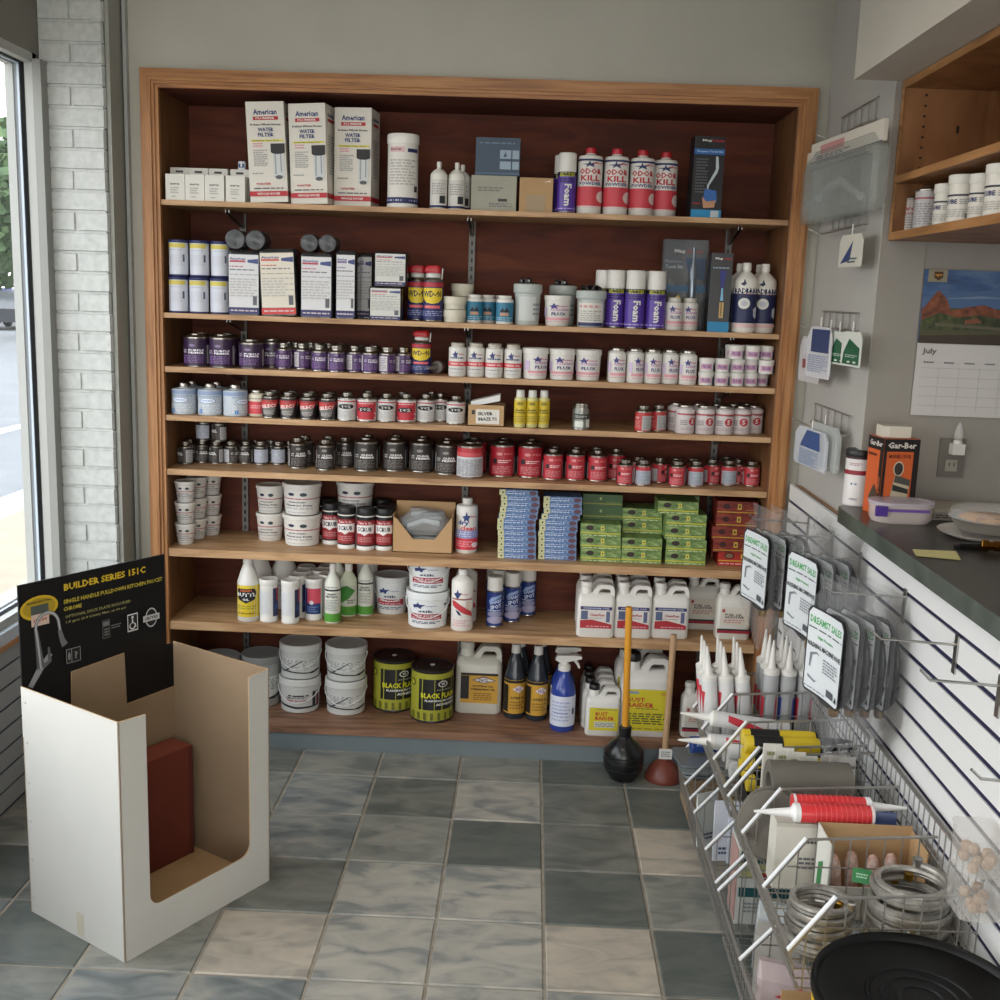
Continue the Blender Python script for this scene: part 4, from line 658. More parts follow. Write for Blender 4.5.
# ------------------------------------------------------------------ goods: placing
SN = ['top shelf', 'second shelf', 'third shelf', 'fourth shelf', 'fifth shelf', 'sixth shelf', 'seventh shelf', 'bottom shelf']
ORD = ['first', 'second', 'third', 'fourth', 'fifth', 'sixth', 'seventh', 'eighth', 'ninth', 'tenth', 'eleventh', 'twelfth']
BB = {}; PL = []; SKIP = []; BADF = []
def dims(k):
    if k not in BB:
        e = K[k]
        if e[1] is None: e[1] = e[0](); e.append(True)
        xs = []
        for c in e[1].children:
            for b in c.bound_box: xs.append(tuple(b))
        BB[k] = (max(x[0] for x in xs)-min(x[0] for x in xs), min(x[1] for x in xs), max(x[1] for x in xs), max(x[2] for x in xs))
    return BB[k]
def inst(k):
    e = K[k]; dims(k)
    if len(e) == 3: e.pop(); return e[1]
    return dup(e[1])
QUEUE = []
def put(*a, **k):
    QUEUE.append((a, k))
def put_now(k, s, px, label, cat, group=None, d=.01, by=None, back=0, gap=.004, z=0, rz=0, tilt=0):
    wx, y0, y1, hh = dims(k); zz = SZ[s]+z
    Yf = YF+d
    if by is not None: Yf = min(max(onZ(px, by, SZ[s])[1], YF+.006), YF+.2)
    Y0 = Yf-y0; X = atX(px, Y0, zz+hh/2); Y = Y0+back*((y1-y0)+gap)
    hx, hy = wx/2, (y1-y0)/2; cy = (y0+y1)/2
    if abs(rz) > .25 or (abs(hx-hy) < .004): pass
    elif rz: hx, hy = hx+abs(math.sin(rz))*hy, hy+abs(math.sin(rz))*hx
    hx += abs(math.sin(tilt))*hh/2; rnd = abs(hx-hy) < .004
    q = [X, Y+cy]; z0, z1 = zz, zz+hh
    for it in range(40):
        q[0] = min(max(q[0], XI0+hx+.002), XI1-hx-.002); q[1] = min(max(q[1], YF+hy-.0), YK-.014-hy)
        moved = False
        for (a, b_, ax, ay, c0, c1, ar) in PL:
            if c1 <= z0+.002 or c0 >= z1-.002: continue
            ox = hx+ax+.0008-abs(q[0]-a); oy = hy+ay+.0008-abs(q[1]-b_)
            if ox <= 0 or oy <= 0: continue
            if rnd and ar:
                dx, dy = q[0]-a, q[1]-b_; dd = math.hypot(dx, dy); need = hx+ax+.0008
                if dd >= need: continue
                if dy < .01: dy = abs(dy)+.004; 
                dd = math.hypot(dx, dy); q[0] = a+dx/dd*need; q[1] = b_+dy/dd*need
            elif ox < oy: q[0] += ox if q[0] > a else -ox
            else: q[1] += oy if q[1] > b_-.002 else -oy
            moved = True
        if not moved: break
    bad = q[1] > YK-.012-hy or q[0] < XI0+hx or q[0] > XI1-hx
    for (a, b_, ax, ay, c0, c1, ar) in PL:
        if c1 <= z0+.002 or c0 >= z1-.002: continue
        ox = hx+ax-.003-abs(q[0]-a); oy = hy+ay-.003-abs(q[1]-b_)
        if ox > 0 and oy > 0 and not (rnd and ar and math.hypot(q[0]-a, q[1]-b_) > hx+ax-.003): bad = True
    if bad and (back or d >= .05): SKIP.append(label); return None      # no room behind the front row: nothing of it would show
    if bad: BADF.append(label)
    X, Y = q[0], q[1]-cy; PL.append((q[0], q[1], hx, hy, z0, z1, rnd))
    o = inst(k); o.location = (X, Y, zz+.0003+abs(math.sin(tilt))*wx/2); o.rotation_euler = (0, tilt, rz)
    tag(o, label, cat, group); return o
def row(k, s, pxs, base, cat, group, r='front', start=0, **kw):
    """a row of one kind; every one is told apart by its place in the row"""
    n = len(pxs); out = []
    for i, px in enumerate(pxs):
        if n == 1: w_ = 'the only one'
        elif i == 0: w_ = 'leftmost of its kind'
        elif i == n-1: w_ = 'rightmost of its kind'
        else: w_ = ORD[i]+' from left'
        lab = base+', '+w_+', '+r+' row, '+SN[s]
        k2 = dict(kw)
        if isinstance(k2.get('by'), (list, tuple)): k2['by'] = k2['by'][i]
        if isinstance(k2.get('rz'), (list, tuple)): k2['rz'] = k2['rz'][i]
        out.append(put(k, s, px, lab, cat, group, **k2))
    return out
J = lambda: random.uniform(-.25, .25)
# --- top shelf
row('white_carton', 0, [172.5, 191.8, 211, 233.5], 'small white carton', 'box', 'small white cartons on the top shelf', rz=.03)
row('white_hang_carton', 0, [177, 196, 216, 238], 'small hang-tab white carton', 'box', 'hang-tab cartons on the top shelf', 'back', d=.075)
m = MB(); m.rloft([(.026, .02, 0), (.026, .02, .022), (.02, .016, .028)], mat('#c9d0d8', .4), 2, .2); m.deco([('r', -.4, .4, .2, .7, '#2b4a78'), ('r', -.1, .1, .3, .9, WHITE)], FRONT(-.0102), .026, .028)
o = m.obj('small_blue_and_white_bottle'); o.location = (atX(237.5, 4.07, 2.14), 4.085, 2.045+33*.0036+.002); tag(o, 'tiny blue and white container on top of the rightmost small white carton', 'container')
put('water_filter', 0, 270, 'tall white water filter carton leaning left, leftmost of three', 'box', 'water filter cartons', rz=.02, tilt=-.05)
put('water_filter', 0, 311.5, 'tall white water filter carton in the middle of three', 'box', 'water filter cartons', rz=-.12, tilt=-.035, d=.013)
put('water_filter', 0, 355.5, 'tall white water filter carton standing rightmost of three, partly shaded', 'box', 'water filter cartons', rz=-.1, d=.06)
put('tall_canister', 0, 401.8, 'tall white canister with navy bottom band on the top shelf', 'canister')
row('ink_bottle', 0, [438, 449, 457], 'white nozzle bottle in clear bag', 'bottle', 'white nozzle bottles', d=.02)
o = put('grey_fixture_box', 0, 494, 'grey carton lying under the blue carton on the top shelf', 'box', d=.04)
o = put('blue_box', 0, 498, 'blue carton with small pictures resting on a grey carton', 'box', d=.05, z=34*.0036+.001)
put('kraft_box', 0, 536, 'plain brown taped carton between grey carton and purple foam can', 'box', d=.03)
put('foam', 0, 567, 'white-capped purple foam can, front one on the top shelf', 'spray can', 'foam cans on the top shelf')
put('foam', 0, 560, 'white-capped purple foam can partly hidden behind another on the top shelf', 'spray can', 'foam cans on the top shelf', back=1, d=.01)
row('odor', 0, [588, 612.5, 636, 660], 'red-capped odor powder bottle', 'bottle', 'odor powder bottles')
put('torchkit', 0, 706, 'black propane torch carton with blue base on the top shelf', 'box', d=.02, rz=.08)
# --- second shelf
for i, px in enumerate((174, 193, 213)):
    nm = ['left', 'middle', 'right'][i]
    put('cart', 1, px, f'shrink-wrapped blue-capped filter cartridge, {nm} column, lower one', 'filter', 'filter cartridges on the second shelf')
    put('cart', 1, px, f'shrink-wrapped blue-capped filter cartridge, {nm} column, upper one', 'filter', 'filter cartridges on the second shelf', z=35.7*.00365)
put('case_blue', 1, 241, 'black filter pack with white and navy label under two bagged cartridges, leftmost', 'filter', 'filter packs')
put('case_red', 1, 276, 'leaning filter pack with cream label and red bottom band', 'filter', 'filter packs', tilt=-.045, d=.012)
put('case_blue', 1, 317, 'black filter pack with white and navy label, right of the cream one', 'filter', 'filter packs')
put('case_small', 1, 347, 'narrow filter pack with white label beside the labelled square jars', 'filter', 'filter packs')
put('case_small', 1, 364, 'narrow shaded filter pack tucked behind the square jars', 'filter', 'filter packs', d=.165)
zc = 63*.00365
for i, (px, n, dz) in enumerate(((228.5, 'left', zc), (250, 'right', zc))): put('roll', 1, px, f'bagged black cartridge lying on the leftmost filter pack, {n} one', 'filter', 'bagged cartridges', z=dz+.001, d=.0)
for px, n in ((310, 'left'), (330, 'right')): put('roll_s', 1, px, f'bagged black cartridge lying on the third filter pack, {n} one', 'filter', 'bagged cartridges', z=zc+.001, d=.0)
put('block', 1, 386, 'square plastic jar with white label, lower one by the lubricant cans', 'jar', 'square filter jars')
put('block', 1, 391, 'square plastic jar with white label, upper one of the stack', 'jar', 'square filter jars', z=33.3*.00365, d=.015)
put('wd', 1, 412, 'blue and yellow lubricant can with red cap, left of pair on second shelf', 'spray can', 'lubricant cans')
put('wd', 1, 432.5, 'blue and yellow lubricant can with red cap, right of pair on second shelf', 'spray can', 'lubricant cans')
for i in range(2): put('disc', 1, 453.5, ['cream plastic cap at the bottom of the front stack', 'cream plastic cap on top of the front stack of two'][i], 'cap', 'cream plastic caps', z=i*12.8*.00365)
for i in range(3): put('disc', 1, 462, ['cream plastic cap, bottom of back stack of three', 'cream plastic cap, middle of back stack of three', 'cream plastic cap, top of back stack of three'][i], 'cap', 'cream plastic caps', z=i*12.8*.00365, d=.1)
row('bluejar', 1, [471, 485, 504.5], 'white-lidded jar with blue label', 'jar', 'blue labelled jars', d=.01)
row('bluejar', 1, [478, 494], 'white-lidded jar with blue label', 'jar', 'blue labelled jars', 'back', d=.075)
put('gt1', 1, 526, 'grey fluted tub filled with black wrapped fittings, leftmost of three', 'tub', 'grey tubs of fittings')
put('gt1', 1, 563, 'grey fluted tub with black wrapped fittings behind the white flux tub', 'tub', 'grey tubs of fittings', d=.13)
put('gt2', 1, 591, 'grey fluted tub with white label and black wrapped fittings', 'tub', 'grey tubs of fittings')
put('fluxtub', 1, 557.5, 'white flux tub with purple print on the second shelf', 'tub')
row('foam2', 1, [615.5, 635.5, 655.5], 'white-capped purple foam can', 'spray can', 'foam cans on the second shelf')
row('foam2', 1, [608, 629, 649], 'white-capped purple foam can', 'spray can', 'foam cans on the second shelf', 'back', d=.095)
row('fluxjar', 1, [673, 691.3], 'white flux jar', 'jar', 'flux jars on the second shelf')
put('blister', 1, 681, 'large torch kit in clear shell leaning behind two flux jars', 'torch kit', d=.13)
put('torchbox', 1, 719, 'slim black torch carton with bright blue base on the second shelf', 'box', d=.012)
row('radiant', 1, [745, 768], 'white and navy radiant bottle', 'bottle', 'radiant bottles')
row('radiant', 1, [744, 767], 'white and navy radiant bottle', 'bottle', 'radiant bottles', 'back', back=1)
# --- third shelf
row('ppbig', 2, [192, 218], 'large purple primer can', 'can', 'purple primer cans'); put('ppmid', 2, 248, 'medium purple primer can right of the two large purple cans', 'can', 'purple primer cans', d=.02)
put('ppmid', 2, 270, 'medium purple primer can set back beside the small purple cans', 'can', 'purple primer cans', d=.11)
row('ppbig', 2, [190, 217], 'large purple primer can', 'can', 'purple primer cans', 'back', back=1, d=.014)
P3 = [281, 300, 317.5, 334.5, 353, 368.5, 383.5, 398]
row('ppsmall', 2, P3, 'small purple primer can', 'can', 'small purple primer cans', by=[369, 369.5, 371.5, 372.5, 372.5, 373.5, 374, 374], rz=[0, .9, 0, .2, 1.0, .3, 1.3, .8])
row('ppsmall', 2, P3[:6], 'small purple primer can', 'can', 'small purple primer cans', 'second', back=1, d=.014, rz=.4)
row('ppsmall', 2, P3[:5], 'small purple primer can', 'can', 'small purple primer cans', 'third', back=2, d=.014, rz=1.2)
put('wd3', 2, 412, 'small blue and yellow lubricant can with red cap, front, third shelf', 'spray can', 'lubricant cans on the third shelf', d=.045)
put('wd3', 2, 421, 'small blue and yellow lubricant can hidden behind another, third shelf', 'spray can', 'lubricant cans on the third shelf', d=.13)
row('redjar', 2, [457, 474, 494, 511.3], 'white jar with red band', 'jar', 'red-banded jars', d=.008)
row('redjar', 2, [474, 494, 511.3], 'white jar with red band', 'jar', 'red-banded jars', 'back', back=1, d=.014)
row('fluxtub3', 2, [533, 559.5, 586], 'white flux tub', 'tub', 'flux tubs on the third shelf', rz=[.5, .1, -.1])
FJ = [617.5, 635.5, 653.3, 671, 688.5]
row('fluxjar3', 2, FJ, 'white flux jar with metal lid', 'jar', 'flux jars on the third shelf', rz=[.1, .5, .2, .3, .1])
row('fluxjar3', 2, FJ, 'white flux jar with metal lid', 'jar', 'flux jars on the third shelf', 'back', back=1, d=.014)
MT = [706, 721, 735.5, 751, 766.5]; hm = 13.5*u[2]
row('minitub', 2, MT, 'small flat flux tub in lowest layer', 'tub', 'stacked small flux tubs')
row('minitub', 2, [707, 721.8, 736.5, 752, 767.5], 'small flat flux tub in middle layer', 'tub', 'stacked small flux tubs', z=hm)
row('minitub', 2, [736.5, 753, 768.5], 'small flat flux tub in top layer', 'tub', 'stacked small flux tubs', z=2*hm)
for l in range(3): row('minitub', 2, [736, 752, 767][:3], 'small flat flux tub in '+['lowest', 'middle', 'top'][l]+' layer', 'tub', 'stacked small flux tubs', 'back', back=1, z=l*hm)
# --- fourth shelf
row('blujar', 3, [179.5, 206.3, 232], 'pale blue and white jar', 'jar', 'pale blue jars', d=.014, rz=[0, .1, 1.0]); row('blujar', 3, [180, 206], 'pale blue and white jar', 'jar', 'pale blue jars', 'back', back=1, d=.016)
put('rwcan', 3, 249.3, 'red and white jar left of the black select cans', 'jar')
SE = [267.5, 286, 306, 325.5]
row('select', 3, SE, 'black and red select can', 'can', 'select cans'); row('select', 3, SE, 'black and red select can', 'can', 'select cans', 'back', back=1, d=.014)
put('t2w', 3, 345.5, 'white sealant can, leftmost of its kind beside a select can', 'can', 'sealant cans')
put('t2r', 3, 365.5, 'red-labelled sealant can second from the left of the sealant cans', 'can', 'sealant cans')
put('t2w', 3, 384, 'white sealant can between the two red-labelled sealant cans', 'can', 'sealant cans', d=.022)
put('t2r', 3, 401.5, 'red-labelled sealant can in the middle of the sealant row', 'can', 'sealant cans', d=.016)
put('t2w', 3, 420, 'white sealant can third from right in the sealant row', 'can', 'sealant cans', d=.024); put('t2w', 3, 437.5, 'white sealant can second from right, nearest the shelf edge', 'can', 'sealant cans', d=.006); put('t2w', 3, 455.5, 'white sealant can beside the carton of hose items, rightmost', 'can', 'sealant cans', d=.03)
row('t2w', 3, [367, 402, 438], 'white sealant can', 'can', 'sealant cans', 'back', d=.11)
# carton with handwritten card
t = empty('open_carton'); w_, h_, d_ = 37*u[3], 21*u[3], .12; m = MB(); th = .003
m.box(-w_/2, w_/2, -d_/2, -d_/2+th, 0, h_, KRAFT); m.box(-w_/2, w_/2, d_/2-th, d_/2, 0, h_, KRAFT); m.box(-w_/2, -w_/2+th, -d_/2, d_/2, 0, h_, KRAFT); m.box(w_/2-th, w_/2, -d_/2, d_/2, 0, h_, KRAFT); m.box(-w_/2, w_/2, -d_/2, d_/2, 0, th, KRAFT); m.deco([('r', -.38, -.3, .55, .75, INK)], FRONT(-d_/2), w_, h_); m.obj('carton', t, 0)
m = MB(); m.box(-w_*.27, w_*.36, -d_/2-.002, -d_/2-.0012, h_*.12, h_*.8, mat('#dedad0', .7)); m.deco([('t', 'SILVER', -.02, .6, .4, .16, INK, .04), ('t', 'BRAZE 7%', .05, .35, .5, .16, INK, .04), ('r', .25, .26, .3, .7, '#c9c4ba')], FRONT(-d_/2-.002), w_, h_); m.obj('handwritten_card', t, 0)
m = MB(); m.hexa([(-w_*.42, -.04, h_*.9), (w_*.36, -.05, h_*1.2), (w_*.36, .03, h_*1.2), (-w_*.42, .03, h_*.9)], [(-w_*.42, -.04, h_*1.12), (w_*.36, -.05, h_*1.5), (w_*.36, .03, h_*1.5), (-w_*.42, .03, h_*1.12)], mat('#d8d8d6', .6)); m.obj('folded_paper', t, 0)
t.location = (atX(486.5, 4.07, 1.32), YF+.012+d_/2, SZ[3]+.0005); tag(t, 'open brown carton with a handwritten card taped on its front', 'box')
row('yelb', 3, [520, 532, 543.5], 'slim yellow bottle with white cap', 'bottle', 'yellow bottles')
put('silvercan', 3, 581.5, 'single silver can standing alone mid-shelf on the fourth shelf', 'can')
put('coralcan', 3, 643.5, 'small red can, front one of the pair on fourth shelf', 'can', 'red cans on the fourth shelf', d=.004); put('coralcan', 3, 658.5, 'small red can, back one of the pair on fourth shelf', 'can', 'red cans on the fourth shelf', d=.05)
row('scan', 3, [685.5, 703.5, 721.5, 738.5, 757], 'white jar with red circled digit', 'jar', 'paste jars', d=.01, rz=[.5, .2, .15, -.1, 0])
row('scan', 3, [680, 703, 720, 737, 755], 'white jar with red circled digit', 'jar', 'paste jars', 'back', back=1, d=.01, gap=.008)
# --- fifth shelf
CS = [181, 198.5, 212.5, 226.5, 241, 258, 276]
Y5 = [464.5, 463, 464, 464, 464, 465, 465]
for i, px in enumerate(CS): put('cpsmall' if i in (0, 1, 2, 3, 4) else 'cpback', 4, px, 'small dark primer can, '+('leftmost' if i == 0 else ORD[i]+' from left')+', front row, fifth shelf', 'can', 'small dark primer cans', by=Y5[i], rz=[-.9, .2, -.6, 1.1, -.2, .4, .1][i])
row('cpsmall', 4, [186, 220, 247, 263, 281], 'small dark primer can', 'can', 'small dark primer cans', 'back', d=.14, rz=.9)
put('cpback', 4, 199.5, 'small dark can stacked on top, second column from the left', 'can', 'stacked dark cans', by=463, z=23.2*u[4]); put('cpsmall', 4, 215.5, 'small dark can stacked on top, third column, fifth shelf', 'can', 'stacked dark cans', by=464, z=23.2*u[4], rz=-.9)
row('cpmid', 4, [295.5, 323.5, 343.5], 'medium dark primer can', 'can', 'medium dark primer cans', by=[469, 471, 468], rz=[.3, .1, .1])
row('cpmid', 4, [300, 325], 'medium dark primer can', 'can', 'medium dark primer cans', 'back', d=.15)
row('cpbig', 4, [364.5, 393.5, 420.5, 446.5], 'large dark primer can', 'can', 'large dark primer cans', by=[472, 472, 473, 475.5])
row('cpbig', 4, [366, 394, 421, 447], 'large dark primer can', 'can', 'large dark primer cans', 'back', d=.15)
put('rwbig', 4, 469.5, 'large can with red top band and white label panel, fifth shelf', 'can', 'large red cement cans', by=479)
row('rcbig', 4, [502, 530], 'large red cement can', 'can', 'large red cement cans', by=[477.5, 478.5]); row('rcbig', 4, [474, 503, 531], 'large red cement can', 'can', 'large red cement cans', 'back', d=.16)
row('rcmid', 4, [553, 575.5, 598, 616], 'medium red cement can', 'can', 'medium red cement cans', by=[480.5, 481, 482, 480])
row('rcmid', 4, [554, 576, 598], 'medium red cement can', 'can', 'medium red cement cans', 'back', d=.125)
row('rcsmall', 4, [625.5, 677.5], 'small red cement can', 'can', 'small red cement cans', by=[485.5, 487], rz=-.25); row('rcback', 4, [643.5, 696], 'small red can showing its grey label panel', 'can', 'small red cement cans', by=[486, 487])
row('rcsmall', 4, [639, 660, 672, 690], 'small red cement can', 'can', 'small red cement cans', 'back', d=.1, rz=.9)
put('rcback', 4, 729, 'small red can with grey panel, left of the right-hand cluster, fifth shelf', 'can', 'red cans at the right end', by=486); put('rcsmall', 4, 754, 'small red can, right end of the fifth shelf, front', 'can', 'red cans at the right end', by=487)
row('rcsmall', 4, [724, 739, 749], 'small red can near the right end', 'can', 'red cans at the right end', 'back', d=.1, rz=.6)
# --- sixth shelf
hp = 21.7*u[5]
for c, (px, by, n) in enumerate(((181, 545.5, 'front'), (193, 540, 'second'), (203, 534, 'third'))):
    for l in range(3): put('putty_s', 5, px, f'small white putty tub, {n} stack at the left end, {["bottom", "middle", "top"][l]} one', 'tub', 'stacked small putty tubs', by=by, z=l*hp, rz=.2)
hp = 29.2*u[5]
for l in range(2): put('putty_m', 5, 267.5, f'medium white putty tub, {["bottom", "top"][l]} of the front stack', 'tub', 'medium putty tubs', by=542, z=l*hp); put('putty_m', 5, 274, f'medium white putty tub, {["bottom", "top"][l]} of the stack behind', 'tub', 'medium putty tubs', d=.17, z=l*hp)
hp = 32.3*u[5]
for l in range(2): put('putty_l', 5, 300, f'large white putty tub, {["bottom", "top"][l]} of the front stack', 'tub', 'large putty tubs', by=547.5, z=l*hp); put('putty_l', 5, 326, f'large white putty tub, {["bottom", "top"][l]} of the stack behind', 'tub', 'large putty tubs', d=.165, z=l*hp-.004)
SCR = [328.5, 345, 364.5, 383]
row('scrub', 5, SCR, 'black-lidded red scrubbing wipes canister', 'canister', 'scrubbing wipes canisters', by=[545, 549.5, 551, 552])
row('scrub', 5, SCR, 'black-lidded wipes canister', 'canister', 'scrubbing wipes canisters', 'second', by=[545, 549.5, 551, 552], back=1); row('scrub', 5, SCR, 'black-lidded wipes canister', 'canister', 'scrubbing wipes canisters', 'third', by=[545, 549.5, 551, 552], back=2)
put('vbox', 5, 422, 'brown display carton with notched front holding bagged parts', 'box', by=553)
put('dry', 5, 466.5, 'white dry clean bottle with red label right of the display carton', 'bottle', by=554)
ph = 5.85*u[5]
for l in range(12):
    sh = [0, 0, 0, .5, 0, -.5, 0, 1.5, 2.5, 3.5, 3.5, 2, 2][l]
    put('bluebk', 5, 517+sh, f'thin blue carton, {ORD[l]} from the bottom of the left blue stack', 'box', 'thin blue cartons', by=559, z=l*ph, rz=random.uniform(-.02, .02))
for l in range(11):
    sh = [0, 0, .3, .5, 0, 1, 1, 3.5, 5.5, 5.5, 5.5, 5][l]
    put('bluebk', 5, 557+sh, f'thin blue carton, {ORD[l]} from the bottom of the right blue stack', 'box', 'thin blue cartons', by=560, z=l*ph, rz=random.uniform(-.02, .02))
gh = 12.9*u[5]
for l in range(3): put('green', 5, 600, f'green carton, {["bottom", "middle", "top"][l]} of the left front green stack', 'box', 'green cartons', by=562, z=l*gh)
for l in range(5): put('greent', 5, 602, f'dark green carton, {ORD[l]} from the bottom of the left stack behind', 'box', 'green cartons', d=.145, z=l*gh)
for l in range(2): put('green', 5, 640, f'green carton, {["bottom", "top"][l]} of the low middle front stack', 'box', 'green cartons', by=563.5, z=l*gh, rz=.03*l)
for l in range(5): put('green', 5, 640, f'green carton, {ORD[l]} from the bottom of the middle stack behind', 'box', 'green cartons', d=.145, z=l*gh)
for l in range(5): put('green', 5, 683.5-(7 if l == 4 else 0)+[0, 1, 0, 1, 0][l], f'green carton, {ORD[l]} from the bottom of the right green stack', 'box', 'green cartons', by=565, z=l*gh)
for l in range(5): put('green', 5, 679, f'green carton, {ORD[l]} from the bottom behind the right green stack', 'box', 'green cartons', d=.145, z=l*gh)
put('redbx2', 5, 733.5, 'bright red carton at the bottom front of the red stack', 'box', 'red cartons', by=566)
for l in range(5): put('redbx', 5, [731, 731, 730, 734, 735][l], f'dark red carton, {ORD[l]} from the bottom of the red stack', 'box', 'red cartons', d=.14 if l < 1 else .06, z=l*gh+(.008 if l else 0))
# --- seventh shelf
put('mighty', 6, 245.5, 'white ribbed bottle with yellow label and black badge, leftmost', 'bottle', by=622.5)
put('fluted', 6, 256.5, 'white ribbed bottle behind the yellow-labelled one', 'bottle', 'ribbed white bottles', d=.17); put('fluted', 6, 274, 'white ribbed bottle standing behind the white canisters', 'bottle', 'ribbed white bottles', d=.14)
put('wcan', 6, 266, 'white wipes canister beside the yellow-labelled bottle', 'canister', 'white wipes canisters', by=623); put('wcan', 6, 288, 'white wipes canister, middle of the front three', 'canister', 'white wipes canisters', by=624.5); put('wcanf', 6, 312, 'white wipes canister showing its red and navy label', 'canister', 'white wipes canisters', by=621)
for r_ in range(1, 4):
    row('wcan', 6, [292.5, 313], 'white wipes canister', 'canister', 'white wipes canisters', ORD[r_], back=r_, d=.02, gap=.003)
put('greenb', 6, 331, 'tall bottle with green bottom band, leftmost of the green ones', 'bottle', 'green labelled bottles', by=624); put('greenb2', 6, 347, 'bottle with leafy green label right of the tall one', 'bottle', 'green labelled bottles', by=617); put('greenb', 6, 358.5, 'tall green-banded bottle farthest right of the green ones', 'bottle', 'green labelled bottles', d=.14)
put('greenb', 6, 337, 'tall green-banded bottle behind the leftmost green one', 'bottle', 'green labelled bottles', d=.16)
t = empty('bagged_bottle'); m = MB(); m.rloft([(.07, .07, 0), (.08, .08, .1), (.085, .07, .18), (.06, .05, .23), (.09, .03, .25)], clear('milky_bag', (.8, .82, .82, 1), .45, .2), 3, .4); m.obj('bag', t); m = MB(); m.lathe([(.03, .002), (.03, .16), (.015, .2)], WHITE, 16); m.obj('bottle', t); t.location = (atX(366, 4.29, .6), 4.29, SZ[6]); tag(t, 'cloudy bagged white bottle behind the small pail', 'bag')
put('pail_s', 6, 391, 'small white lidded pail standing alone on the seventh shelf', 'pail', 'joint compound pails', by=616, d=.05)
put('pail', 6, 427, 'white joint compound pail, bottom of the stack of two', 'pail', 'joint compound pails', by=630); put('pail', 6, 428.5, 'white joint compound pail, top of the stack of two', 'pail', 'joint compound pails', by=630, z=37.3*u[6])
put('dope', 6, 462, 'tall white bottle with red print right of the pails', 'bottle', 'tall white bottles', by=632); put('dope', 6, 466, 'tall white bottle behind the red-print bottle', 'bottle', 'tall white bottles', d=.13)
row('bspray', 6, [494.5, 512], 'blue spray can with white cap', 'spray can', 'blue spray cans', by=[628, 623]); row('bspray', 6, [497, 513.5], 'blue spray can with white cap', 'spray can', 'blue spray cans', 'second', d=.1); row('bspray', 6, [499, 515], 'blue spray can with white cap', 'spray can', 'blue spray cans', 'third', d=.17)
row('jug', 6, [596, 632.5, 668], 'white coil cleaner jug', 'jug', 'coil cleaner jugs', by=[638, 638.5, 639])
for r_ in (1, 2): row('jug', 6, [596.5, 633], 'white coil cleaner jug', 'jug', 'coil cleaner jugs', ORD[r_], back=r_, d=.022, gap=.006)
row('jug', 6, [668], 'white coil cleaner jug', 'jug', 'coil cleaner jugs', 'second', back=1, d=.022, gap=.006)
row('fuel', 6, [702, 733], 'fuel additive jug with black-printed label', 'jug', 'fuel additive jugs', by=[630, 640]); row('fuel', 6, [700, 731], 'fuel additive jug', 'jug', 'fuel additive jugs', 'back', d=.165)
# --- bottom shelf
hb = 36.3*u[7]
put('bucket2', 7, 298, 'white sealant bucket with black and red bars, bottom of the left front stack', 'bucket', 'sealant buckets', by=714.5); put('bucket', 7, 298.5, 'white sealant bucket, top of the left front stack', 'bucket', 'sealant buckets', by=714.5, z=hb)
put('bucket', 7, 344.5, 'white sealant bucket, bottom of the right front stack', 'bucket', 'sealant buckets', by=717); put('bucket', 7, 345, 'white sealant bucket, top of the right front stack', 'bucket', 'sealant buckets', by=717, z=hb)
for l in range(2): put('bucket_s', 7, 320, f'shaded sealant bucket, {["bottom", "top"][l]} of the left stack behind', 'bucket', 'sealant buckets', d=.19, z=l*(hb+.01)); put('bucket_s', 7, 367, f'shaded sealant bucket, {["bottom", "top"][l]} of the right stack behind', 'bucket', 'sealant buckets', d=.19, z=l*(hb+.01))
put('greylid', 7, 216, 'grey-lidded bucket half hidden behind the display box, leftmost', 'bucket', 'grey-lidded buckets', d=.1); put('greylid', 7, 260.5, 'grey-lidded bucket behind the display box, right of another', 'bucket', 'grey-lidded buckets', d=.115)
put('bflash', 7, 431.5, 'black and yellow roofing cement can, nearest the shelf edge', 'can', 'roofing cement cans', by=724); put('bflash', 7, 394, 'black and yellow roofing cement can, left one set back', 'can', 'roofing cement cans', by=704); put('bflash', 7, 436, 'black and yellow roofing cement can hidden behind the front one', 'can', 'roofing cement cans', d=.21)
put('ncl', 7, 478, 'large pale oil jug with orange and black label', 'jug', by=712.5)
row('spray_o', 7, [515, 537.5], 'dark bottle with orange label', 'bottle', 'cutting oil bottles', by=[720, 722], rz=[0, .0]); row('spray_o', 7, [517.5, 538.5], 'dark bottle with orange label', 'bottle', 'cutting oil bottles', 'second', d=.115); row('spray_o', 7, [518.5, 538], 'dark bottle with orange label', 'bottle', 'cutting oil bottles', 'third', d=.205)
put('spray_b', 7, 563.5, 'blue spray bottle with white trigger, front one', 'spray bottle', 'blue spray bottles', by=733); put('spray_b', 7, 560, 'blue spray bottle with white trigger, behind the front one', 'spray bottle', 'blue spray bottles', d=.12)
put('rusts', 7, 603, 'small rust remover jug with yellow label, front of its file', 'jug', 'small rust remover jugs', by=736.5)
for r_ in range(1, 4): put('rusts', 7, 600, f'small rust remover jug, {ORD[r_]} in the file behind the front one', 'jug', 'small rust remover jugs', back=r_, d=.012, gap=-.003)
put('rustl', 7, 644, 'large rust remover jug with yellow label behind the plunger handles', 'jug', 'large rust remover jugs', by=737.5); put('rustl', 7, 638, 'large white jug behind the large rust remover jug', 'jug', 'large rust remover jugs', back=1, d=.02)
put('fuel', 7, 698, 'fuel additive jug low beside the brown plunger', 'jug', d=.05)
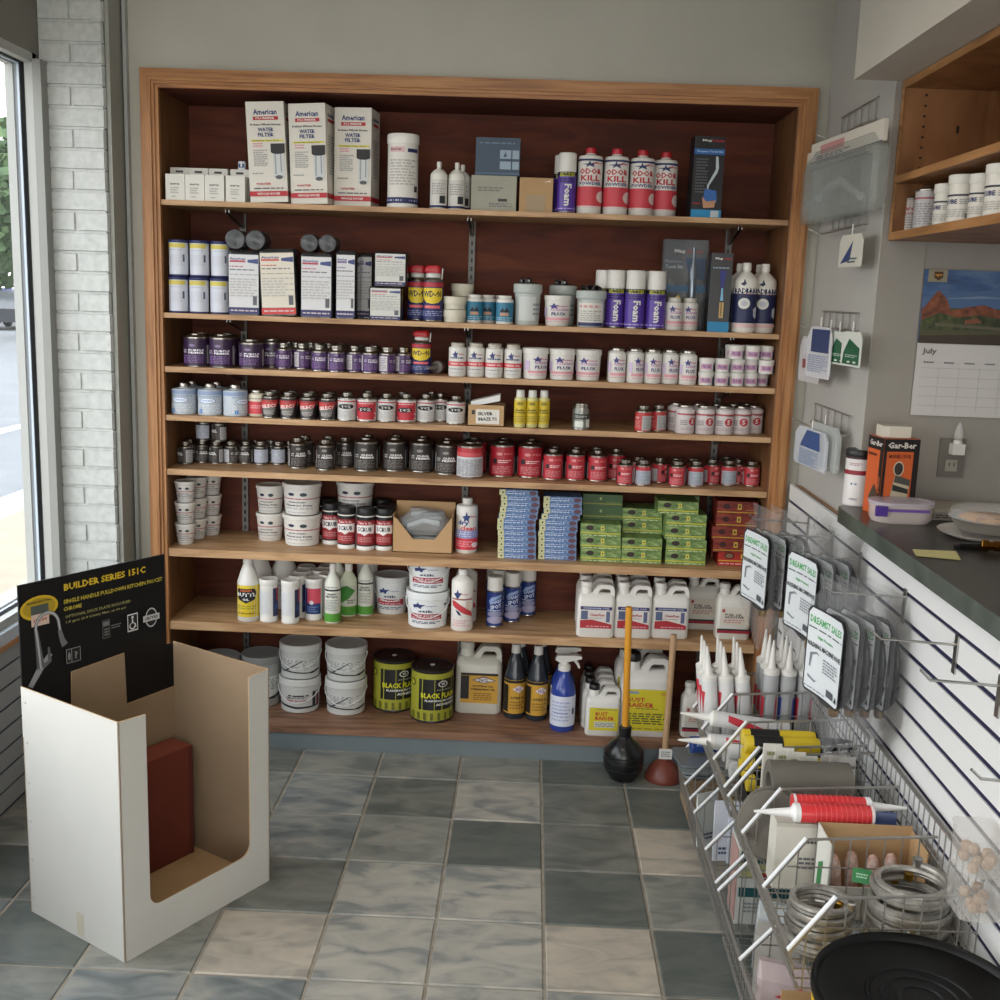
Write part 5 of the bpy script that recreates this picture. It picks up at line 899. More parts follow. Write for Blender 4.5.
# front pieces are placed first, the ones behind make way
PL.append((atX(486.5, 4.07, 1.32), YF+.012+.06, 37*u[3]/2+.001, .061, SZ[3], SZ[3]+.15, False)); PL.append((atX(366, 4.29, .6), 4.29, .038, .038, SZ[6], SZ[6]+.26, True))
for l_, g_ in ((0, None), (1, None)):
    for a, k in QUEUE:
        back = k.get('back', 0) > 0 or (k.get('d', 0) >= .05 and k.get('by') is None)
        if back == bool(l_):
            o = put_now(*a, **k)
            if a[0] == 'vbox': vb = o
for k_, e_ in K.items():                # drop a kind of which nothing could be placed
    if len(e_) == 3:
        for c_ in list(e_[1].children_recursive): bpy.data.objects.remove(c_)
        bpy.data.objects.remove(e_[1]); e_.pop(); e_[1] = None
PBM = clear('parts_bag', (.45, .47, .48, 1), .6, .1)
for j, (dz, lab, n) in enumerate(((.066, 'bagged grey and white parts lying on top in the notched display carton', 5), (.006, 'bagged dark parts buried deeper inside the notched display carton', 3))):
    t = empty('bagged_parts'); q = random.Random(9+j)
    for i in range(n):
        m = MB(); a = q.uniform(-.5, .3); L_ = q.uniform(.05, .08); y = -.035+.016*i; z = .022+.012*(i % 2)
        m.tube([(-L_, y, z+L_*math.sin(a)*.5), (0, y, z+.01), (L_, y, z-L_*math.sin(a)*.5)], .006, mat(['#c3c9cc', '#5d6468', '#a9b0b4'][i % 3] if j == 0 else '#44494c', .4), 8); m.obj('tube', t)
    m = MB(); m.rloft([(.15, .085, 0), (.19, .1, .012), (.2, .1, .03), (.13, .08, .05, .01, 0), (.05, .05, .058, -.03, 0)], PBM, 3, .4); m.obj('bag', t, 0)
    t.location = (vb.location.x, vb.location.y, SZ[5]+dz); t.scale = (1, 1, 1.7 if j == 0 else 1); tag(t, lab, 'bag')

# ------------------------------------------------------------------ floor display box on the left
bx = empty('display_box', (-.999, 2.583, 0), math.atan2(.442, .277)); tag(bx, 'tall open white cardboard display box with black header board on the floor', 'display box')
BW, BD, BH = .521, .41, .665; WC1 = noisy('white_card', ['#c2c0b9', '#cccac4'], (1, 1, 1), 2, 4, .75); th = .004
INK2 = KRAFTD
def arcpt(cx, cz, r, a0, a1, n=6): return [(cx+r*math.cos(a0+(a1-a0)*i/n), cz+r*math.sin(a0+(a1-a0)*i/n)) for i in range(n+1)]
cl, cr, cz, rr_ = .085, .442, .118, .035
def panel(name, poly, frm, out=WC1, inn=KRAFTD):
    """poly in (s,z); frm maps (s,z,t) with t the thickness direction (t=0 outside)"""
    m = MB(); n = len(poly)
    m.add([frm(s_, z, 0) for s_, z in poly], [tuple(range(n))], out); m.add([frm(s_, z, th) for s_, z in poly], [tuple(reversed(range(n)))], inn)
    m.add([frm(s_, z, 0) for s_, z in poly]+[frm(s_, z, th) for s_, z in poly], [(i, i+n, (i+1) % n+n, (i+1) % n) for i in range(n)], KRAFT)
    return m.obj(name, bx, 0)
front = lambda s_, z, t: (s_, t, z)
# front is three strips meeting in rounded corners
panel('front_panel', [(0, 0), (cl, 0)]+[(cl, cz)]+[(cl, BH-.004), (0, BH)], front)
panel('front_panel', [(cr, 0), (BW, 0), (BW, BH), (cr, BH-.004), (cr, cz)], front)
panel('front_panel', [(cl, 0), (cr, 0), (cr, cz+rr_)]+list(reversed(arcpt(cr-rr_, cz+rr_, rr_, -math.pi/2, 0)))[1:]+list(reversed(arcpt(cl+rr_, cz+rr_, rr_, -math.pi, -math.pi/2))), front)
panel('side_panel', [(0, 0), (BD, 0), (BD, BH), (0, BH)], lambda s_, z, t: (t, s_, z))
panel('side_panel', [(0, 0), (BD, 0), (BD, BH), (0, BH)], lambda s_, z, t: (BW-t, s_, z))
panel('back_panel', [(.0, 0), (BW, 0), (BW, .52), (.338, .515), (.334, .675), (.156, .665), (.15, .52), (0, .52)], lambda s_, z, t: (s_, BD-t, z), KRAFTD, KRAFTD)
m = MB(); m.box(th, BW-th, th, BD-th, .001, .006, KRAFT); m.obj('bottom_panel', bx, 0)
m = MB(); m.box(-.0006, -.0002, .17, .2, .01, .075, mat('#c2b9a6', .35)); m.obj('tape', bx, 0)
for k in range(6):
    m = MB(); z = .05+k*.115; m.lathe([(.005, 0), (.003, .002), (.001, .0025)], '#b9b6ae', 8); m.v = [(-z_, x, y_) for x, y_, z_ in m.v]; m.obj('rivet', bx, loc=(-.0002, BD-.018, z))
# header board
hb_ = MB(); BLK = mat('#0c0c0d', .5, spec=.3); x0, x1, z0, z1 = .006, .492, .40, .946
hb_.box(x0, x1, BD+.001, BD+.006, z0, z1, BLK)
hb_.box(x1, .521, BD+.001, BD+.006, z0, .66, BLK)
Wd, Hd = 1, 1; YL = '#c9a820'; GR = '#8f8a58'
FR = lambda u_, z, o: (u_, BD+.001-o, z)
D = [('e', .066, .872, .058, .034, YL), ('e', .066, .872, .050, .027, '#a88d1e'), ('r', .04, .094, .835, .88, '#47504a'), ('r', .044, .09, .838, .851, '#c9a48e'), ('r', .04, .094, .822, .855, '#cdb4a6'), ('t', 'Special Sale Price', .066, .889, .075, .008, '#3a3210'), ('t', '158.00', .067, .838, .04, .009, '#a03020'),
     ('t', 'BUILDER SERIES 151C', .281, .913, .276, .02, '#d5b52c'), ('t', 'SINGLE HANDLE PULLDOWN KITCHEN FAUCET', .31, .872, .34, .0125, '#b9a83c'), ('t', 'CHROME', .168, .851, .058, .012, '#b9a83c'), ('t', 'OPTIONAL DECK PLATE INCLUDED', .253, .828, .22, .009, GR), ('t', '1.8 gpm (6.8 L/min) Max. at 60 psi', .245, .812, .2, .009, GR),
     ('r', .262, .288, .735, .79, '#5e5e5e'), ('r', .264, .286, .737, .788, '#121212'), ('r', .265, .285, .772, .785, '#777777'), ('l', .268, .283, .742, .766, 3, '#777777'), ('l', .292, .325, .758, .772, 2, '#6e6e6e'),
     ('r', .348, .385, .735, .788, '#d8d8d8'), ('r', .3505, .3825, .7385, .7845, '#121212'), ('e', .366, .777, .004, .005, '#d8d8d8'), ('p', [(.363, .771), (.368, .771), (.369, .758), (.376, .758), (.379, .747), (.375, .746), (.373, .753), (.364, .753)], '#d8d8d8'), ('e', .365, .751, .011, .011, '#d8d8d8'), ('e', .365, .752, .008, .0078, '#121212'),
     ('e', .433, .762, .022, .03, '#bdbdbd'), ('e', .433, .762, .019, .026, '#161616'), ('r', .403, .463, .752, .771, '#bdbdbd'), ('t', 'CERTIFIED', .433, .7615, .05, .009, '#161616'),
     ('r', .139, .168, .693, .735, '#8a8a8a'), ('r', .141, .166, .695, .733, '#121212'), ('r', .155, .185, .693, .735, '#8a8a8a'), ('r', .157, .183, .695, .733, '#121212'), ('t', '?', .17, .713, .01, .022, '#8a8a8a'), ('e', .148, .714, .004, .012, '#8a8a8a')]
hb_.deco(D, FR, 1, 1)
# printed faucet picture
def ribbon(pts, wd, col, o=.003):
    vs = []
    for i, (a, b_) in enumerate(pts):
        p0 = pts[max(i-1, 0)]; p1 = pts[min(i+1, len(pts)-1)]; dx, dz = p1[0]-p0[0], p1[1]-p0[1]; L = math.hypot(dx, dz) or 1; q = wd[i] if isinstance(wd, list) else wd
        vs += [FR(a-dz/L*q, b_+dx/L*q, o), FR(a+dz/L*q, b_-dx/L*q, o)]
    hb_.add(vs, [(2*i, 2*i+2, 2*i+3, 2*i+1) for i in range(len(pts)-1)], col)
ribbon([(.028, .655), (.06, .70), (.094, .735)], [.008, .01, .007], '#8f9192', .0026)
arc = [(.062, .70), (.058, .75), (.052, .81)]+[(.087+.036*math.cos(a), .812+.042*math.sin(a)) for a in [math.pi-i*math.pi/10 for i in range(10)]]+[(.126, .79)]
ribbon(arc, [.012, .009, .006]+[.005]*11, '#56585a', .0029); ribbon(arc, [.003]*14, '#a9abac', .0032)
ribbon([(.124, .795), (.131, .765), (.139, .748)], [.006, .008, .010], '#6a6c6e', .0034); ribbon([(.072, .705), (.09, .715), (.088, .755)], [.007, .006, .003], '#5c5e60', .0030)
hb_.obj('header_board', bx, 0)
t = empty('reddish_brown_carton'); m = MB(); RB = noisy('redcard', ['#62281a', '#70301f'], (1, 1, 1), 3, 4, .8); m.box(0, .30, 0, .09, 0, .355, RB); m.obj('carton', t, 0)
m = MB(); m.box(.002, .298, .002, .088, .355, .357, mat('#7c3824', .8)); m.box(.285, .3005, -.0008, .0, 0, .355, mat('#5a2418', .8)); m.obj('flap', t, 0)
ca, sa = math.cos(bx.rotation_euler.z), math.sin(bx.rotation_euler.z)
def bl(x, y): return (bx.location.x+x*ca-y*sa, bx.location.y+x*sa+y*ca)
t.location = (*bl(.19, .30), .007); t.rotation_euler = (0, 0, bx.rotation_euler.z); tag(t, 'reddish brown cardboard carton standing inside the white display box', 'box')

# ------------------------------------------------------------------ plungers
t = empty('force_ball_plunger'); X, Y = onZ(625, 768, .0); Y = 3.86; X = atX(624, Y, .08)
m = MB(); RUB = mat('#141516', .28); m.lathe([(.045, 0), (.05, .004), (.052, .012), (.066, .03), (.074, .06), (.075, .085), (.068, .115), (.05, .14), (.03, .155), (.022, .165), (.024, .2), (.02, .205)], RUB, 32)
for zz in (.05, .075, .1): m.lathe([(.0745, zz-.002), (.0765, zz), (.0745, zz+.002)], RUB, 32, cap=False)
m.obj('rubber_bulb', t); m = MB(); m.tube([(0, 0, .17), (-.012, -.004, .66)], .0125, mat('#d6942a', .4), 14); m.obj('handle', t); t.location = (X, Y, .0005); tag(t, 'plunger with black rubber ball and yellow handle on the tiled floor', 'plunger')
t = empty('cup_plunger'); Y = 3.87; X = atX(664, Y, .03)
m = MB(); m.lathe([(.068, 0), (.07, .006), (.066, .02), (.055, .045), (.035, .065), (.02, .075), (.018, .1), (.014, .105)], mat('#6e3428', .45), 32); m.obj('rubber_cup', t); m = MB(); m.tube([(0, 0, .09), (.004, -.004, .56)], .0115, noisy('dowel', ['#a98764', '#bf9d78'], (20, 20, 2), 4, 5, .6), 14); m.obj('handle', t)
m = MB(); m.box(-.024, .024, -.022, -.0205, .085, .125, WHITE); m.deco([('l', -.35, .35, .2, .8, 3, '#8a8a8a')], lambda u_, z, o: (u_, -.022-o, z+.085), .048, .04); tg = m.obj('price_tag', t, 0); t.location = (X, Y, .0005); tag(t, 'plunger with brown rubber cup and bare wooden handle on the floor', 'plunger')

# ------------------------------------------------------------------ counter, slatwall, wall cabinet
XS = .95
m = MB()
for j in range(17):
    z1 = 1.122 if j == 0 else 1.0575-(j-1)*.0695; z0 = 1.068 if j == 0 else z1-.0565
    if z0 < .01: z0 = .01
    if z1 > .02: m.box(XS, XS+.012, 1.0, 3.93, z0, z1, SLATC)
m.box(XS+.0035, XS+.018, 1.001, 3.929, .011, 1.121, GRV)
sw = m.obj('slatwall', None, 0); tag(sw, 'white slatwall panel with navy grooves under the grey counter', 'wall panel')
m = MB(); m.box(.970, .988, 3.275, 3.93, .01, 1.118, OAKY); tag(m.obj('wood_filler_strip', None, 0), 'thin wooden strip behind the top edge of the white slatwall', 'strip')
CT = noisy('laminate', ['#3a423d', '#4a524c', '#586058'], (1, 1, 1), 9, 9, .35, 0, .8); CTT = noisy('laminate_top', ['#302d28', '#3a362f', '#443f36'], (1, 1, 1), 5, 8, .3, 0, .6)
m = MB(); pl = [(.93, 1.0), (1.75, 1.0), (1.75, 3.262), (.952, 3.262), (.938, 3.254), (.93, 3.235)]
n = len(pl); m.add([(x, y, 1.125) for x, y in pl]+[(x, y, 1.17) for x, y in pl], [(i, (i+1) % n, (i+1) % n+n, i+n) for i in range(n)]+[tuple(reversed(range(n)))], CT); m.add([(x, y, 1.17) for x, y in pl], [tuple(range(n))], CTT)
tag(m.obj('countertop', None, 0), 'dark green-grey laminate countertop above the slatwall', 'counter')
m = MB(); m.box(.992, 1.7, 1.02, 3.262, 0, 1.122, CABW); tag(m.obj('counter_base', None, 0), 'wooden base cabinet supporting the laminate counter behind the slatwall', 'cabinet')
t = empty('wall_cabinet'); tag(t, 'open wooden wall cabinet holding white jars, mounted under the soffit', 'cabinet')
cx0, cx1, cy0, cy1, cz0, cz1 = 1.012, 1.42, 1.2, 3.262, 1.944, 2.376
EDG = noisy('cab_edge', ['#8f6238', '#a87848', '#b98654'], (20, 1.5, 20), 3, 7, .45)
for nm, b_ in (('side_panel', (cx0, cx1, cy1-.018, cy1, cz0, cz1)), ('side_panel', (cx0, cx1, cy0, cy0+.018, cz0, cz1)), ('bottom_panel', (cx0+.002, cx1, cy0+.019, cy1-.019, cz0, cz0+.022)), ('top_panel', (cx0+.002, cx1, cy0+.019, cy1-.019, cz1-.02, cz1)), ('shelf', (cx0+.004, cx1-.02, cy0+.019, cy1-.019, 2.10, 2.12)), ('back_panel', (cx1-.012, cx1, cy0+.019, cy1-.019, cz0+.022, cz1-.02))):
    m = MB(); m.box(*b_, CABW)
    if nm != 'back_panel': m.box(cx0-.004, cx0+.0015, b_[2], b_[3], b_[4], b_[5], EDG)
    if nm == 'side_panel' and b_[3] == cy1:
        for k in range(8): m.lathe([(.004, 0), (.001, .0004)], '#1c120a', 8, c=(0, 0, 0)) if False else m.box(cx0+.055, cx0+.062, b_[2]-.0006, b_[2], 2.14+k*.028, 2.146+k*.028, '#2a180c')
        m.box(cx0+.15, cx0+.158, b_[2]-.0006, b_[2], 2.24, 2.26, '#2a180c')
    m.obj(nm, t, 0)
SJ = [('r', -1.5, 1.5, .55, .59, '#30303a'), ('t', 'LUBE', -.3, .44, .45, .1, '#3a4070'), ('l', 0, .5, .38, .5, 3, '#9a9a9a'), ('l', -.5, .4, .12, .3, 4, '#b5b2ac'), ('r', .2, .45, .1, .2, '#55555c')]
K['cabjar'] = [lambda: canister('white_lubricant_jar', .064, .108, mat('#dcd8cd', .4), mat('#e2dfd5', .4), SJ, lidz=.8, lidr=1.06), None]
K['cabjar2'] = [lambda: canister('white_lubricant_jar', .078, .118, mat('#dcd8cd', .4), mat('#e2dfd5', .4), SJ, lidz=.82, lidr=1.05), None]
K['cabcan'] = [lambda: small_can('white_cement_can', .05, .105, mat('#c9c2bc', .4), [('t', 'PVC', 0, .62, .8, .1, RED), ('l', -.5, .5, .1, .5, 6, '#9c8c88'), ('r', -.6, .6, .5, .52, RED)], .5, top=.86), None]
K['cabcan2'] = [lambda: small_can('white_cement_can', .072, .118, mat('#bdb9b8', .4), [('r', -1.5, 1.5, .68, .72, '#a05058'), ('l', -.6, .6, .1, .6, 9, '#96949a')], .4, top=.86), None]
for k_, px, lab in (('cabcan', 911, 'small red and white can at the far end of the wall cabinet'), ('cabcan2', 927, 'wider shaded white can second from the far end of the wall cabinet'), ('cabjar', 945.5, 'narrow white jar beside the cans in the wall cabinet'), ('cabjar2', 962.5, 'large white jar second of the jars in the wall cabinet'), ('cabjar', 981, 'white jar third of the jars in the wall cabinet'), ('cabjar2', 1000, 'white jar at the photo edge in the wall cabinet')):
    o = inst(k_); y, z = onX(px, 215, 1.065); o.location = (1.065, y, cz0+.0225); o.rotation_euler = (0, 0, R(-35)); tag(o, lab, 'jar' if 'jar' in k_ else 'can')
# calendar
t = empty('wall_calendar', (1.122, YA-.006, 1.448)); m = MB(); m.box(0, .42, -.004, 0, .0, .21, mat('#c9c6c2', .6)); cw, chh = .42, .21
m.deco([('t', 'July', .085, .885, .1, .1, '#6a6658')]+[('r', .03, .98, z, z+.004, '#9a98a0') for z in (.14, .27, .4, .53, .66)]+[('r', x, x+.002, .06, .68, '#a09ea6') for x in (.16, .3, .44, .58, .72, .86)]+[('l', .05+.14*i, .12+.14*i, .72, .76, 1, '#77757c') for i in range(6)], FRONT(-.004), cw, chh); m.obj('month_page', t, 0)
m = MB(); m.box(0, .42, -.006, 0, .211, .42, noisy('calsky', ['#2c4468', '#3c5a86', '#5a7496'], (3, 1, 10), 3, 5, .5)); F2 = lambda u_, z, o: (u_, -.006-o, .211+z)
m.deco([('p', [(0, .45), (1, .5), (1, .9), (0, .62)], '#48658c'), ('p', [(.1, .6), (.5, .63), (.9, .6), (.4, .66)], '#6c84a0'), ('p', [(0, .0), (1, 0), (1, .5), (0, .48)], '#4a4a30'), ('p', [(0, .45), (.1, .72), (.16, .62), (.2, .45), (.3, .5), (.42, .54), (.55, .46), (.7, .44), (.7, .3), (0, .3)], noisy('calrock', ['#3c2418', '#74402a', '#8c5236'], (1, 1, 1), 50, 5, .6)), ('p', [(0, .3), (.12, .42), (.25, .36), (.4, .4), (.6, .34), (1, .42), (1, .2), (0, .18)], noisy('calbush', ['#22281a', '#3c4426', '#565a34'], (1, 1, 1), 60, 5, .6)), ('p', [(.1, .28), (1, .2), (1, .16), (.1, .24)], '#5c5644'), ('p', [(.3, .32), (.38, .36), (.42, .3), (.3, .27)], '#7c4a30'), ('r', .6, .7, .3, .46, '#b9b9b9'), ('r', .71, .78, .28, .46, '#3c3428'), ('p', [(0, 0), (1, 0), (1, .12), (.6, .15), (0, .1)], '#3a2c20'), ('p', [(.7, .02), (1, .04), (1, .15), (.8, .14)], '#6c3826'),
        ('r', .02, .15, .83, 1.0, '#8f8872'), ('p', [(.06, .97), (.12, .97), (.12, .89), (.09, .85), (.06, .89)], '#4a2c10'), ('t', 'ups', .09, .92, .045, .04, '#d09a20')], F2, cw, .209); m.obj('picture_page', t, 0)
tag(t, 'wall calendar open to July with desert landscape picture', 'calendar')
# outlet and night light
t = empty('power_outlet', (1.257, YA-.001, 1.325)); m = MB(); m.box(-.038, .038, -.006, 0, -.058, .058, mat('#706c64', .4)); m.obj('cover_plate', t, 0)
m = MB(); m.rloft([(.034, .003, -.04, 0, -.0075), (.034, .003, -.006, 0, -.0075)], mat('#9c978c', .4), 2, .3); m.box(-.008, -.006, -.0105, -.009, -.025, -.014, BLACK); m.box(.006, .008, -.0105, -.009, -.025, -.014, BLACK); m.obj('socket', t, 0); tag(t, 'grey wall outlet below the calendar', 'outlet')
t = empty('night_light', (1.263, YA-.0085, 1.36)); m = MB(); m.box(-.018, .018, -.03, 0, -.022, .01, WHITE); m.lathe([(.014, .01), (.012, .02)], WHITE, 12, c=(0, -.016, 0)); m.obj('base', t, 0)
m = MB(); m.lathe([(.01, .02), (.014, .035), (.01, .055), (.003, .072)], clear('bulb_glass', (.8, .8, .76, 1), .7, .05), 12, c=(0, -.016, 0)); m.obj('bulb', t); tag(t, 'small clear night light plugged into the outlet', 'night light')
# things on the counter
TZ = 1.1705
t = canister('black_lidded_canister', .078, .168, mat('#d8d4d2', .4), mat('#1a1a1a', .45), [('r', -1.5, 1.5, .56, .64, '#8c2430'), ('r', -1.5, 1.5, .84, .88, '#3c1c20'), ('l', -.5, .0, .72, .78, 2, '#b08088'), ('e', -.35, .4, .03, .02, '#2b4a6c'), ('e', -.2, .4, .05, .02, '#8a9cb0'), ('l', -.4, -.1, .1, .16, 1, '#a0a0a8')], lidz=.89, lidr=1.04)
x, y = onZ(856, 505, TZ); t.location = (x, y+.01, TZ); tag(t, 'white canister with red stripe and black lid at the counter corner', 'canister')
GB = [('r', -.5, .5, .84, 1, '#151312'), ('t', 'Gar-Ber', 0, .92, .8, .08, '#d8cfc8'), ('r', .34, .5, 0, .84, '#1c1412'), ('r', -.5, -.42, 0, .84, '#1c1412'), ('t', 'MODEL 11V-R', -.04, .78, .62, .05, '#5a2410'), ('e', -.05, .62, .15, .1, '#c9b9a0'), ('e', -.05, .62, .12, .08, '#33302c'), ('p', [(-.3, .05), (-.18, .42), (-.15, .52), (.3, .46), (.28, .36), (.22, .05)], '#b9ae94'), ('p', [(-.16, .45), (-.12, .54), (.3, .48), (.3, .4)], '#4c4c44'), ('p', [(-.18, .42), (.26, .36), (.27, .3), (-.18, .34)], '#2a2c2a'), ('e', .02, .2, .12, .06, '#5a584c'), ('e', .02, .2, .09, .045, '#b9ae94')]
t = carton('oil_filter_carton', .105, .222, .1, mat('#cf5f2c', .5), GB, top=mat('#b9684a', .6)); m = MB()
m.deco([('r', -.5, .5, .84, 1, '#151312'), ('t', 'Gar-Ber', 0, .92, .8, .07, '#d8cfc8'), ('r', .3, .5, 0, .84, '#1c1412'), ('l', -.4, .1, .74, .8, 1, '#5a2410'), ('t', 'CARTRIDGE', .38, .4, .5, .05, '#d5683c', -math.pi/2), ('p', [(-.2, .2), (.1, .4), (.3, .3), (.1, .1)], '#4a3c30')], lambda u_, z, o: (-.0525-o, -u_, z), .1, .222); m.obj('side_print', t, 0)
x, y = onZ(888, 516, TZ); t.location = (x+.012, y+.045, TZ); t.rotation_euler = (0, 0, R(8)); tag(t, 'orange and black oil filter carton on the counter', 'box')
m = MB(); m.box(-.04, .04, -.03, .03, 0, .032, mat('#cfc8b8', .6)); m.box(-.0405, -.02, -.0305, -.03, .002, .03, mat('#dcd6c8', .5)); o = m.obj('small_white_box', None, 0); o.location = (t.location.x-.005, t.location.y, TZ+.2235); tag(o, 'small cream box resting on top of the orange carton', 'box')
t = empty('food_container'); m = MB(); m.rloft([(.155, .095, 0), (.168, .105, .01), (.172, .11, .05)], clear('frost', (.75, .66, .62, 1), .4, .3), 5, .45); m.obj('tub', t); m = MB(); m.rloft([(.178, .116, .05), (.178, .116, .058), (.16, .1, .06)], clear('frost_lid', (.7, .64, .72, 1), .45, .25), 5, .45); m.box(-.0892, .06, -.0592, -.058, .035, .043, mat('#6a4a96', .4)); m.obj('lid', t)
m = MB(); m.box(-.086, -.055, -.0625, -.05, .022, .05, mat('#4a2c86', .4)); m.obj('clip', t); x, y = onZ(903, 523, TZ); t.location = (x, y+.03, TZ); tag(t, 'clear plastic food container with purple clip on the counter', 'container')
m = MB(); m.add([(-.05, -.035, .001), (.05, -.042, .001), (.05, .035, .006), (-.05, .035, .002)], [(0, 1, 2, 3)], mat('#cfc68c', .7)); m.add([(-.05, -.035, 0), (.05, -.042, 0), (.05, .035, .005), (-.05, .035, .001)], [(3, 2, 1, 0)], mat('#cfc68c', .7)); o = m.obj('sticky_note', None, 0); x, y = onZ(936, 555, TZ); o.location = (x, y, TZ+.0005); o.rotation_euler = (0, 0, R(-12)); tag(o, 'pale yellow sticky note lying on the dark counter', 'note')
t = empty('paper_plate'); m = MB(); m.lathe([(.06, 0), (.09, .006), (.118, .016), (.12, .017), (.117, .0145), (.09, .004), (.001, .002)], mat('#cfc9c2', .6), 32); m.obj('plate', t); x, y = onZ(978, 540, TZ); px_, py_ = x+.03, y+.03; t.location = (px_, py_, TZ); tag(t, 'white paper plate under the foil pie pan', 'plate')
t = empty('pie_pan'); m = MB(); m.lathe([(.075, 0), (.085, .012), (.098, .03), (.104, .031)], mat('#b5b3ae', .3, .9), 28); m.obj('foil_pan', t)
m = MB(); m.lathe([(.09, .022), (.07, .036), (.001, .04)], noisy('pie', ['#a86c38', '#c99858', '#8a5028'], (1, 1, 1), 40, 4, .7), 24); m.obj('pie', t); m = MB(); m.lathe([(.103, .032), (.094, .055), (.07, .064), (.001, .066)], clear('pie_lid', (.8, .8, .8, 1), .8, .08), 28); m.obj('clear_cover', t); t.location = (px_+.012, py_+.015, TZ+.019); tag(t, 'foil pie pan with baked pie under a clear cover', 'pie')
t = empty('flat_white_box'); m = MB(); m.box(-.15, .2, -.08, .08, 0, .022, mat('#a8a298', .6)); m.deco([('l', -.4, -.1, .2, .8, 2, '#4a4844'), ('l', .2, .5, .5, .8, 1, '#1c1a18')], FRONT(-.08), .35, .022); m.obj('box', t, 0); m = MB(); m.box(-.14, .19, -.07, .07, .022, .03, mat('#b0a898', .6)); m.obj('lid', t, 0); x, y = onZ(968, 508, TZ); t.location = (x+.06, y-.06 if y > 3.2 else y, TZ); t.location.y = 3.16; t.location.x = 1.27; tag(t, 'flat grey-white box against the wall behind the pie', 'box')
m = MB(); m.rloft([(.075, .03, 0), (.08, .034, .008), (.06, .02, .014)], mat('#141414', .3), 3, .3); o = m.obj('black_clip'); x, y = onZ(967, 547, TZ); o.location = (x, y-.02, TZ); tag(o, 'small black plastic piece in front of the paper plate', 'part')
t = empty('brass_fitting'); m = MB(); BR = mat('#9a6e30', .25, 1.0); m.lathe([(.014, -.022), (.016, -.02), (.016, -.006), (.011, -.004), (.011, .006), (.014, .008), (.014, .022), (.01, .024)], BR, 6); m.v = [(z_, y_, x_+.016) for x_, y_, z_ in m.v]; m.obj('nut', t, 20); x, y = onZ(990, 552, TZ); t.location = (x, y, TZ); t.rotation_euler = (0, 0, R(-15)); tag(t, 'brass fitting lying on the counter beside the black piece', 'fitting')

# ------------------------------------------------------------------ racks on the narrow wall
def rack(z, y0, y1, h, label):
    t = empty('wire_rack', (XC, 0, z)); m = MB(); r = .0028
    m.tube([(-.006, y0, h), (-.006, y1, h)], r, WIRE, 6); m.tube([(-.006, y0, 0), (-.006, y1, 0)], r, WIRE, 6)
    for k in range(6):
        y = y0+(y1-y0)*(k+.2)/5.4; m.tube([(-.006, y, h), (-.006, y, 0), (-.02, y, -.008)], r*.85, WIRE, 5)
    m.obj('back_grid', t)
    m = MB(); m.tube([(-.006, y0+.02, .0), (-.04, y0+.01, -.012), (-.045, y1-.03, -.012), (-.085, y1-.02, .004)], r, WIRE, 6); m.obj('front_arm', t); tag(t, label, 'rack', 'wire racks on the narrow wall'); return t
rack(2.298, 3.40, 3.79, .062, 'topmost wire rack holding clear blister packs on the narrow wall')
rack(2.0, 3.40, 3.80, .095, 'second wire rack from the top, holding one hanging tag'); rack(1.684, 3.40, 3.81, .052, 'third wire rack holding blue packet and green cards'); rack(1.368, 3.38, 3.82, .056, 'lowest wire rack holding clear parts bags above the slatwall')
def hang(name, X, pts, mats_, decos, w, h, label, cat, grp=None, thick=.003, extra=None):
    """thin packet hanging in the plane x = X facing the room; pts = far-top pixel and near-bottom pixel"""
    (ax, ay), (bx_, by_) = pts; y1, z1 = onX(ax, ay, X); y0, z0 = onX(bx_, by_, X)
    w = abs(y1-y0); h = abs(z1-z0); t = empty(name, (X, (y0+y1)/2, min(z0, z1)), R(-84)); m = MB(); m.rloft([(w*.96, thick*.6, 0), (w, thick, h*.1), (w, thick, h*.8), (w*.8, thick*.5, h)], mats_, 2, .3); m.deco(decos, FRONT(-thick/2), w, h); m.obj('packet', t, 0)
    if extra: extra(t, w, h)
    tag(t, label, cat, grp); return t
def header(t, w, h):
    m = MB(); m.box(-w/2, w/2, -.006, .006, h*.86, h*1.14, mat('#d5cfc2', .5)); m.deco([('r', -.35, .0, .95, 1.08, '#c48c88'), ('l', -.4, .1, .88, .94, 2, '#26252c'), ('r', -.5, .5, .855, .87, NAVY)], FRONT(-.006), w, h); m.obj('header_card', t, 0)
    m = MB(); m.tube([(w*.3, -.01, h*.2), (w*.0, -.012, h*.5), (-w*.3, -.01, h*.3)], .012, clear('clear_tube', (.6, .64, .64, 1), .6, .1), 8); m.obj('bagged_part', t)
CB = clear('grey_clear', (.40, .43, .40, 1), .64, .2)
hang('blister_pack', .90, ((822, 155), (868, 208)), CB, [], 0, 0, 'large clear blister pack with white header card, front one on the top rack', 'blister pack', None, .05, header)
hang('blister_pack', .955, ((812, 165), (856, 214)), CB, [], 0, 0, 'clear blister pack with white header card tucked behind the front one', 'blister pack', None, .03, header)
def tie(t, w, h): m = MB(); m.tube([(0, 0, h), (0, 0, h+.03)], .002, WHITE, 5); m.obj('hang_loop', t)
hang('hanging_tag', .93, ((844, 236), (858, 266)), mat('#cfccbf', .5), [('p', [(-.4, .1), (.1, .8), (0, .2)], '#3a4a78'), ('l', -.1, .3, .1, .3, 2, '#4a5a6a')], 0, 0, 'single white tag hanging below the second wire rack', 'tag', None, .003, tie)
GC = [('p', [(-.1, .8), (.45, .55), (.45, .06), (-.4, .06), (-.35, .4)], '#1d5a3a'), ('l', -.25, .35, .25, .35, 2, '#b9c9bd'), ('e', -.05, .13, .08, .03, '#d5ddd0'), ('e', .25, .13, .08, .03, '#d5ddd0')]
